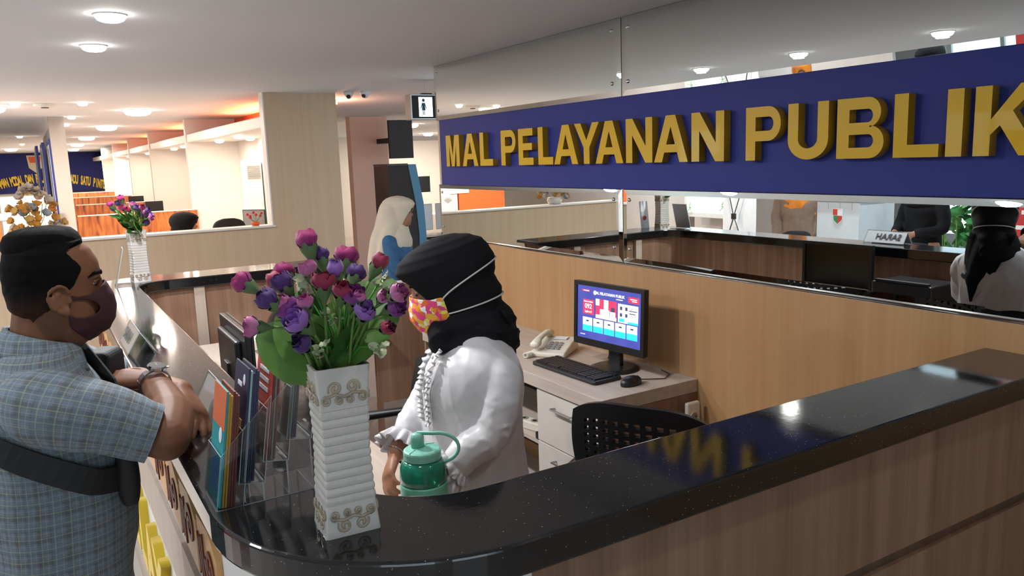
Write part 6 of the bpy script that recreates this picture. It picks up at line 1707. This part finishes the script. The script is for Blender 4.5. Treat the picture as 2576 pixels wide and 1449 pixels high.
# dome security cameras
for i, (x, y, lab) in enumerate(((2.385, 6.50, 'white dome security camera nearest the column'), (2.50, 6.42, 'white dome security camera nearer the restroom sign'))):
    t = thing('security_camera', lab, 'camera', (x, y, CZ), -0.4 - 0.5 * i, group='dome security cameras')
    MB().lathe([(0.042, 0), (0.040, -0.022), (0.034, -0.030), (0.001, -0.030)], 20).build('mount', 'white_plastic', t, smooth=True)
    Tm = Matrix.Translation((0, 0, -0.030)) @ Matrix.Rotation(0.5, 4, 'X')
    MB().ell(Vector((0, 0, -0.028)), (0.030, 0.030, 0.032), 16, 10, T=None).build('eyeball', 'white_plastic', t, smooth=True)
    MB().lathe([(0.017, 0), (0.017, 0.006), (0.010, 0.007)], 16, T=Matrix.Translation((0, -0.024, -0.038)) @ Matrix.Rotation(PI / 2 + 0.45, 4, 'X')).build('lens', 'black_plastic', t)
# hanging restroom sign
t = thing('restroom_sign', 'hanging lit restroom sign box with a woman symbol', 'sign', (2.60, 5.5, 1.98))
MB().box(-0.13, 0.13, -0.05, 0.05, 0.0, 0.185).build('box', 'steel', t, bevel=0.004)
MB().box(-0.12, 0.12, -0.0525, -0.0502, 0.01, 0.175).build('face', 'black_matte', t)
lit = scr('lit_sign_panel', (0.90, 1.0, 1.0), 1.6)
fp = MB().box(-0.055, 0.055, -0.0545, -0.0526, 0.022, 0.163).build('lit_panel', lit, t)
fp.location = (-0.012, 0, 0)
tq = plain('dark_teal_symbol', (0.0, 0.06, 0.10), 0.5)
sy = MB(); sy.lathe([(0.012, 0), (0.012, 0.001)], 14, T=Matrix.Translation((-0.03, -0.0556, 0.140)) @ Matrix.Rotation(PI / 2, 4, 'X'))
sy.prism([(-0.042, 0.122), (-0.018, 0.122), (-0.006, 0.082), (-0.012, 0.080), (-0.020, 0.105), (-0.014, 0.068), (-0.046, 0.068), (-0.040, 0.105), (-0.048, 0.080), (-0.054, 0.082)][::-1], -0.0556, -0.0546, 'y')
sy.box(-0.038, -0.032, -0.0556, -0.0546, 0.034, 0.068).box(-0.028, -0.022, -0.0556, -0.0546, 0.034, 0.068)
sy.build('woman_symbol', tq, t)
MB().tube([(0.02, 0, 0.185), (0.02, 0, 0.289)], 0.003, 6).build('hanger', 'steel', t)
MB().box(-0.02, 0.06, -0.02, 0.02, 0.185, 0.195).build('bracket', 'black_matte', t)
# slanted kiosk, wall screen and corridor seats
t = thing('self_service_kiosk', 'black self-service kiosk with a bright blue side edge', 'kiosk', (3.3, 7.5, 0))
P = [(-0.17, 0), (0.17, 0), (0.185, 0.95), (0.16, 1.28), (0.085, 1.645), (-0.17, 1.645)]
MB().prism([(-0.20, 0), (0.085, 0), (0.105, 0.95), (0.085, 1.25), (0.02, 1.64), (-0.20, 1.64)], -0.02, 0.35, 'y').build('body', plain('kiosk_black', (0.014, 0.010, 0.010), 0.6), t)
MB().prism([(0.0855, 0), (0.165, 0), (0.185, 0.93), (0.17, 1.26), (0.105, 1.65), (0.0205, 1.65), (0.0855, 1.25), (0.1055, 0.95)], -0.03, 0.36, 'y').build('blue_edge', plain('kiosk_blue', (0.05, 0.22, 0.38), 0.4), t)
MB().box(-0.20, 0.02, -0.024, 0.36, 1.641, 1.66).build('top_cap', 'black_plastic', t)
t = thing('wall_screen', 'dark television screen high up past the salmon pier', 'television', (4.0, 9.3, 1.72))
MB().box(-0.10, 0.22, 0, 0.05, 0.0, 0.47).build('panel', plain('tv_dark', (0.012, 0.008, 0.008), 0.5), t, bevel=0.006)
MB().box(-0.02, 0.10, 0.05, 0.62, 0.2, 0.26).build('wall_arm', 'black_matte', t)
t = thing('waiting_bench', 'row of perforated steel waiting seats in the corridor', 'bench', (5.2, 12.0, 0))
for k in range(3):
    q = MB().box(-0.22 + k * 0.5, 0.22 + k * 0.5, 0.0, 0.42, 0.42, 0.445); so3 = q.build('seat', 'steel', t, bevel=0.01)
    MB().box(-0.22 + k * 0.5, 0.22 + k * 0.5, 0.40, 0.43, 0.50, 0.95).build('seat_back', 'steel', t, bevel=0.01)
MB().box(-0.3, 1.3, 0.18, 0.24, 0.36, 0.41).build('beam', 'black_matte', t)
for x in (-0.1, 1.1): MB().box(x - 0.03, x + 0.03, -0.05, 0.45, 0.0, 0.36).build('leg', 'steel', t)
t = thing('corridor_monitor', 'black monitor at the corridor end beside the sign wall', 'monitor', (5.9, 12.9, 0.75))
MB().box(-0.20, 0.24, 0, 0.03, 0.38, 0.66).build('panel', 'black_plastic', t, bevel=0.004)
MB().box(-0.03, 0.03, 0.0, 0.03, 0.0, 0.38).build('neck', 'black_plastic', t); MB().box(-0.12, 0.12, -0.08, 0.08, 0.0, 0.01).build('foot', 'black_plastic', t)
tag(MB().box(-0.5, 0.6, -0.25, 0.3, 0, 0.745).build('corridor_table', 'booth_white', loc=(5.9, 12.9, 0)), 'white table under the corridor monitor', 'table')
ex = thing('fire_alarm_plate', 'pale wall plate on the coral wall beside the column', 'wall plate', (3.30, 11.4, 1.74))
MB().box(-0.09, 0.07, -0.03, 0, 0, 0.32).build('plate', 'salmon', ex, bevel=0.004); MB().box(-0.06, -0.02, -0.034, -0.03, 0.05, 0.22).build('slot', gl_, ex)
hk = tag(MB().tube([(0, 0, 0), (0, -0.02, -0.05), (0.03, -0.03, -0.3), (0.10, -0.03, -0.62)], [0.012, 0.01, 0.02, 0.035], 8).build('hanging_cord', 'salmon', loc=(4.05, 9.94, 1.57), smooth=True), 'pale cloth cord hanging from the salmon pier', 'cord')

# ================================================================== OTHER PEOPLE
def simple_person(loc, yaw, H, scarf_mat, top_mat, low_mat, label, seated=False, drape=0.0, arms='down', skin='skin_woman', hatless=False):
    """standing or seated figure: continuous skin body plus clothing; faces local +x"""
    k = H / 1.50
    T = Matrix.Translation(loc) @ Matrix.Rotation(yaw, 4, 'Z') @ Matrix.Scale(k, 4)
    def P(x, y, z): return T @ Vector((x, y, z))
    dz = -0.42 if seated else 0.0
    mb = MB()
    RR = []
    Hz = 1.385 + dz
    for q in range(20):
        z = -0.118 + 0.222 * q / 19
        RR.append([T @ (head_pt(FT_, z, 2 * PI * i / 24) + Vector((0.02, 0, Hz))) for i in range(24)])
    mb.rings(RR); mb.ell(P(0.125, 0, Hz - 0.026), (0.016 * k,) * 3)
    def ch(pts, rad): chain(mb, [P(*p) for p in pts], [r * k for r in rad], 12, 4)
    ch([(0.0, 0, Hz - 0.07), (-0.01, 0, 1.20 + dz)], [0.05, 0.055])
    def torso(mbx, grow, z0=0.80):
        rows = [(z0, 0.115, 0.155), (0.92, 0.10, 0.135), (1.05, 0.105, 0.148), (1.13, 0.10, 0.158), (1.19, 0.07, 0.13), (1.22, 0.04, 0.06)]
        mbx.rings(refine([[T @ Vector(((hf + grow) * sup(2 * PI * i / 28, 0.9)[0] - 0.01, (hs + grow) * sup(2 * PI * i / 28, 0.9)[1], z + dz)) for i in range(28)] for z, hf, hs in rows], 3))
    torso(mb, -0.01)
    A = {'down': [((-0.01, 0.165, 1.165), (-0.03, 0.20, 0.96), (0.05, 0.19, 0.77)), ((-0.01, -0.165, 1.165), (-0.05, -0.20, 0.96), (0.02, -0.19, 0.77))],
         'front': [((-0.01, 0.165, 1.165), (0.02, 0.21, 0.97), (0.20, 0.10, 0.93)), ((-0.01, -0.165, 1.165), (0.02, -0.21, 0.97), (0.20, -0.10, 0.93))],
         'walk': [((-0.01, 0.165, 1.165), (-0.10, 0.19, 0.98), (-0.05, 0.19, 0.80)), ((-0.01, -0.165, 1.165), (0.04, -0.20, 0.97), (0.17, -0.16, 0.90))]}[arms]
    for i, a in enumerate(A):
        pts = [(x, y, z + dz) for x, y, z in a]
        ch(pts, [0.044, 0.038, 0.026])
        w_ = P(*pts[2]); d_ = (w_ - P(*pts[1])).normalized()
        hand(mb, w_ + d_ * 0.01, d_, (T.to_3x3() @ Vector((0.1, (1 if i == 0 else -1), 0.2))), -1 if i == 0 else 1, 0.4, 0.88 * k)
    if seated:
        for s in (-1, 1):
            ch([(0.0, s * 0.09, 0.46), (0.40, s * 0.09, 0.46), (0.40, s * 0.09, 0.09)], [0.08, 0.055, 0.036]); ch([(0.40, s * 0.09, 0.05), (0.52, s * 0.095, 0.035)], [0.036, 0.028])
    else:
        st = 0.14 if arms == 'walk' else 0.0
        for s in (-1, 1):
            ch([(0.0, s * 0.08, 0.82), (0.03 + st * s * 0.6, s * 0.085, 0.44), (-0.02 + st * s, s * 0.09, 0.09)], [0.08, 0.052, 0.036]); ch([(-0.02 + st * s, s * 0.09, 0.045), (0.11 + st * s, s * 0.10, 0.033)], [0.036, 0.028])
    per = person('person', label, fuse(mb, 0.009 * k, 3), skin, tuple(loc))
    cm = MB(); torso(cm, 0.012, 0.62 if not seated else 0.82)
    for a in A:
        pts = [(x, y, z + dz) for x, y, z in a]; e = Vector(pts[1]).lerp(Vector(pts[2]), 0.85)
        chain(cm, [P(*pts[0]), P(*pts[1]), P(*e)], [0.056 * k, 0.052 * k, 0.042 * k], 12, 4)
    worn('top', fuse(cm, 0.010 * k, 4, lambda c, n_: 0.006 * mnoise.noise(c * 14)), top_mat, per)
    lm = MB()
    if seated:
        for s in (-1, 1): chain(lm, [P(0.0, s * 0.09, 0.46), P(0.40, s * 0.09, 0.46), P(0.40, s * 0.09, 0.12)], [0.10 * k, 0.075 * k, 0.06 * k])
    else:
        lm.rings(refine([[T @ Vector((hf * math.cos(2 * PI * i / 24), hs * math.sin(2 * PI * i / 24), z)) for i in range(24)] for z, hf, hs in ((0.07, 0.17, 0.19), (0.4, 0.15, 0.175), (0.75, 0.125, 0.16), (0.85, 0.11, 0.145))], 3))
    worn('lower_garment', fuse(lm, 0.012 * k, 3), low_mat, per)
    for s in (-1, 1):
        worn('eye', MB().ell(P(0.113, s * 0.03, Hz - 0.004), (0.010 * k,) * 3, 10, 8).mesh('eye', True), 'black_plastic', per)
    if not hatless:
        ms_ = head_patch(ST, -0.150, 0.1208, 40, 90, 0.0, lambda p: p.z > 0.045 or p.z < -0.118 or p.x < (0.06 + (p.z + 0.075) * 0.58))
        xform(ms_, T @ Matrix.Translation((0.02, 0, Hz))); solid(worn('headscarf', ms_, scarf_mat, per), 0.005)
        wm_ = MB()
        wm_.rings(refine([[T @ Vector((cx_ + hf * math.cos(2 * PI * i / 32), hs * math.sin(2 * PI * i / 32), z + dz)) for i in range(32)] for z, cx_, hf, hs in ((1.30, 0.0, 0.085, 0.078), (1.24, -0.005, 0.10, 0.105), (1.18 - drape * 0.3, -0.01 - drape * 0.1, 0.125 + drape * 0.1, 0.155 + drape * 0.1), (1.14 - drape, -0.02 - drape * 0.25, 0.135 + drape * 0.1, 0.17))], 3))
        worn('scarf_drape', fuse(wm_, 0.010 * k, 4, lambda c, n_: 0.006 * mnoise.noise(c * 16)), scarf_mat, per)
    return per, T
M['cream_cloth'] = plain('cream_scarf_cloth', (0.66, 0.57, 0.44), 0.8, var=0.12, nscale=14)
M['blue_batik'] = plain('blue_patterned_cloth', (0.025, 0.11, 0.24), 0.7, var=0.55, nscale=22)
M['brown_cloth'] = plain('brown_check_cloth', (0.22, 0.14, 0.10), 0.75, var=0.2, nscale=40)
M['orange_cloth'] = plain('orange_scarf_cloth', (0.72, 0.22, 0.02), 0.75, var=0.15)
wk, WT = simple_person(Vector((2.29, 5.42, 0)), math.radians(-42), 1.43, 'cream_cloth', 'blue_batik', 'black_trousers', 'woman in a cream headscarf and blue patterned top walking past the counter', drape=0.03, arms='walk')
cp = MB()
chain(cp, [WT @ Vector(q) for q in ((-0.03, 0, 1.38), (-0.06, 0, 1.26), (-0.11, 0, 1.12), (-0.15, 0.0, 0.98), (-0.17, 0, 0.90))], [0.10, 0.11, 0.115, 0.10, 0.07], 18)
for sgn in (-1, 1): chain(cp, [WT @ Vector(q) for q in ((-0.02, sgn * 0.05, 1.27), (-0.05, sgn * 0.12, 1.14), (-0.10, sgn * 0.12, 1.0))], [0.07, 0.06, 0.04])
worn('scarf_cape', fuse(cp, 0.011, 8, lambda c, n_: 0.008 * mnoise.noise(Vector((c.x * 18, c.y * 18, c.z * 5)))), 'cream_cloth', wk)
simple_person(Vector((1.22, 8.05, 0.20)), math.radians(-20), 1.50, 'black_cloth', 'black_cloth', 'black_trousers', 'seated woman in a black headscarf bending over behind the half wall', seated=True, arms='front')
st_ = thing('desk_stool', 'low dark stool under the seated woman in black', 'stool', (1.20, 8.05, 0))
MB().lathe([(0.18, 0.55), (0.19, 0.58), (0.17, 0.60)], 20).build('seat', 'black_matte', st_)
MB().lathe([(0.03, 0.0), (0.03, 0.55)], 12).build('column', 'steel', st_); MB().lathe([(0.17, 0), (0.17, 0.015), (0.03, 0.03)], 20).build('base', 'steel', st_)
# ================================================================== VISITOR SIDE (seen in the mirror)
# white lectern with a shield emblem
t = thing('lectern', 'white lectern box with a shield emblem on the visitor side', 'lectern', (-1.75, 4.50, 0))
MB().box(-0.25, 0.25, -0.21, 0.22, 0, 1.20).build('body', plain('white_lectern', (0.66, 0.70, 0.74), 0.4), t, bevel=0.004)
MB().prism([(-0.27, 1.201), (0.27, 1.201), (0.27, 1.23), (-0.27, 1.33)], -0.23, 0.24, 'y').build('sloped_top', plain('white_lectern_top', (0.60, 0.64, 0.68), 0.4), t)
em = MB().prism([(0, -0.085), (0.045, -0.05), (0.055, 0.06), (-0.055, 0.06), (-0.045, -0.05)], 0.2502, 0.256, 'x', T=Matrix.Translation((0, 0.0, 1.08))).build('shield', 'paper', t)
MB().prism([(0.002, 0.0), (0.046, 0.0), (0.047, 0.052), (0.002, 0.052)], 0.2562, 0.259, 'x', T=Matrix.Translation((0, 0.0, 1.08))).build('red_field', rd, em)
MB().prism([(0.0, -0.075), (0.036, -0.045), (0.04, -0.005), (0.0, -0.005)], 0.2562, 0.259, 'x', T=Matrix.Translation((0, 0.0, 1.08))).build('green_field', plain('green_field', (0.03, 0.25, 0.10), 0.5), em)
MB().prism([(-0.046, -0.035), (-0.036, -0.045), (-0.002, -0.075), (-0.002, -0.005), (-0.046, -0.005)], 0.2562, 0.259, 'x', T=Matrix.Translation((0, 0.0, 1.08))).build('red_field', rd, em)
for k in range(6): MB().box(0.2502, 0.2515, -0.20 + k * 0.06, -0.197 + k * 0.06, 1.13, 1.19).build('engraved_line', gl_, t) if k % 2 else None
# people
simple_person(Vector((-1.85, 3.93, 0)), math.radians(10), 1.52, 'black_cloth', 'black_cloth', 'black_trousers', 'woman dressed in black standing by the plants, seen in the mirror', arms='front')
bp2, T2 = simple_person(Vector((-1.9, 5.25, 0)), math.radians(-35), 1.55, 'orange_cloth', 'brown_cloth', 'black_trousers', 'person in a brown checked top and orange scarf, seen in the mirror', arms='down', drape=0.16)
# planter with leafy plants
t = thing('planter', 'long white planter full of leafy green plants', 'planter', (-3.2, 4.08, 0))
MB().box(-0.18, 0.18, -0.45, 0.45, 0, 0.62).build('trough', 'white_plastic', t, bevel=0.01)
rnd = random.Random(21)
pl_ = leaf_mesh(0.16, 0.035, 0.35, 0.25, 6)
for c, cm_ in enumerate((plain('plant_green', (0.05, 0.22, 0.06), 0.5, var=0.3), plain('plant_green_light', (0.12, 0.32, 0.09), 0.5, var=0.3))):
    me = pl_.copy(); me.materials.append(cm_)
    for k in range(90):
        o = link('leaf', me, [], t)
        p = Vector((rnd.uniform(-0.16, 0.16), rnd.uniform(-0.42, 0.42), 0.62 + rnd.uniform(0.0, 0.50)))
        a = rnd.uniform(0, 6.28)
        o.matrix_local = Matrix.Translation(p) @ align(Vector((math.cos(a), math.sin(a), rnd.uniform(0.1, 1.0))), rnd.uniform(0, 6)) @ Matrix.Scale(rnd.uniform(0.7, 1.2), 4)
for k in range(14):
    x, y = rnd.uniform(-0.14, 0.14), rnd.uniform(-0.4, 0.4)
    MB().tube([(x, y, 0.60), (x * 1.1, y, 0.85), (x * 1.2, y * 1.02, 1.05)], 0.006, 5).build('stalk', 'stem', t)
# lit display screen
t = thing('display_screen', 'bright lit display screen with leaf graphics, seen in the mirror', 'screen', (-3.1, 7.7, 0))
MB().box(-0.06, 0.0, -0.42, 0.42, 0.80, 2.0).build('housing', 'white_plastic', t, bevel=0.006)
MB().box(0.0, 0.004, -0.36, 0.36, 0.86, 1.94).build('lit_panel', scr('lit_pale_cyan', (0.72, 1.0, 0.97), 1.5), t)
for (y, z) in ((0.28, 1.30), (-0.30, 0.95), (-0.28, 1.32), (0.30, 0.92)):
    for k in range(5):
        o = link('leaf_graphic', SML, plain('leaf_graphic_green', (0.02, 0.30, 0.20), 0.5), t) if k == 0 else link('leaf_graphic', SML, [], t)
        o.matrix_local = Matrix.Translation((0.008, y, z)) @ Matrix.Rotation(k * 1.25, 4, 'X') @ Matrix.Scale(4.0, 4)
for y in (-0.3, 0.3): MB().box(-0.05, -0.01, y - 0.03, y + 0.03, 0.0, 0.80).build('leg', 'steel', t)
MB().box(-0.2, 0.15, -0.36, 0.36, 0, 0.03).build('foot', 'steel', t)
# X-banner seen from behind
t = thing('banner_stand', 'white banner on a black crossed stand, seen in the mirror', 'banner', (-2.9, 7.0, 0), 0.1)
MB().box(-0.06, -0.055, -0.30, 0.30, 0.25, 1.65).build('banner', 'paper', t)
MB().tube([(0, -0.28, 0.27), (0.03, 0.0, 0.86), (0, 0.28, 1.63)], 0.006, 6).build('stick', 'black_plastic', t); MB().tube([(0, 0.28, 0.27), (0.03, 0.0, 0.86), (0, -0.28, 1.63)], 0.006, 6).build('stick', 'black_plastic', t)
MB().box(0.015, 0.045, -0.03, 0.03, 0.83, 0.90).build('joint', 'black_plastic', t); MB().tube([(0.03, 0, 0.85), (0.35, 0, 0.01)], 0.006, 6).build('prop', 'black_plastic', t)
for y in (-0.28, 0.28): MB().tube([(0, y, 0.27), (0.10, y, 0.01)], 0.006, 6).build('foot', 'black_plastic', t)
# red roll-up banner
t = thing('roll_up_banner', 'red roll-up banner with white lines of text, seen in the mirror', 'banner', (-1.5, 2.80, 0))
MB().box(-0.01, 0.0, -0.30, 0.30, 0.08, 1.75).build('sheet', plain('red_banner', (0.50, 0.035, 0.035), 0.45), t)
MB().box(-0.08, 0.07, -0.32, 0.32, 0.0, 0.08).build('base', 'steel', t, bevel=0.008); MB().tube([(-0.02, 0, 0.08), (-0.02, 0, 1.75)], 0.008, 8).build('pole', 'steel', t)
for k in range(9):
    MB().box(0.0002, 0.0012, -0.22 + (0.08 if k % 3 == 2 else 0), 0.22 - 0.04 * (k % 2), 0.60 + k * 0.11, 0.63 + k * 0.11).build('text_line', 'paper', t)
# pale room divider behind the visitors
struct(MB().box(-3.45, -3.40, 5.3, 12.0, 0, CZ).build('wall_divider', plain('pale_pink_wall', (0.70, 0.62, 0.58), 0.6)), 'pale pink divider wall')
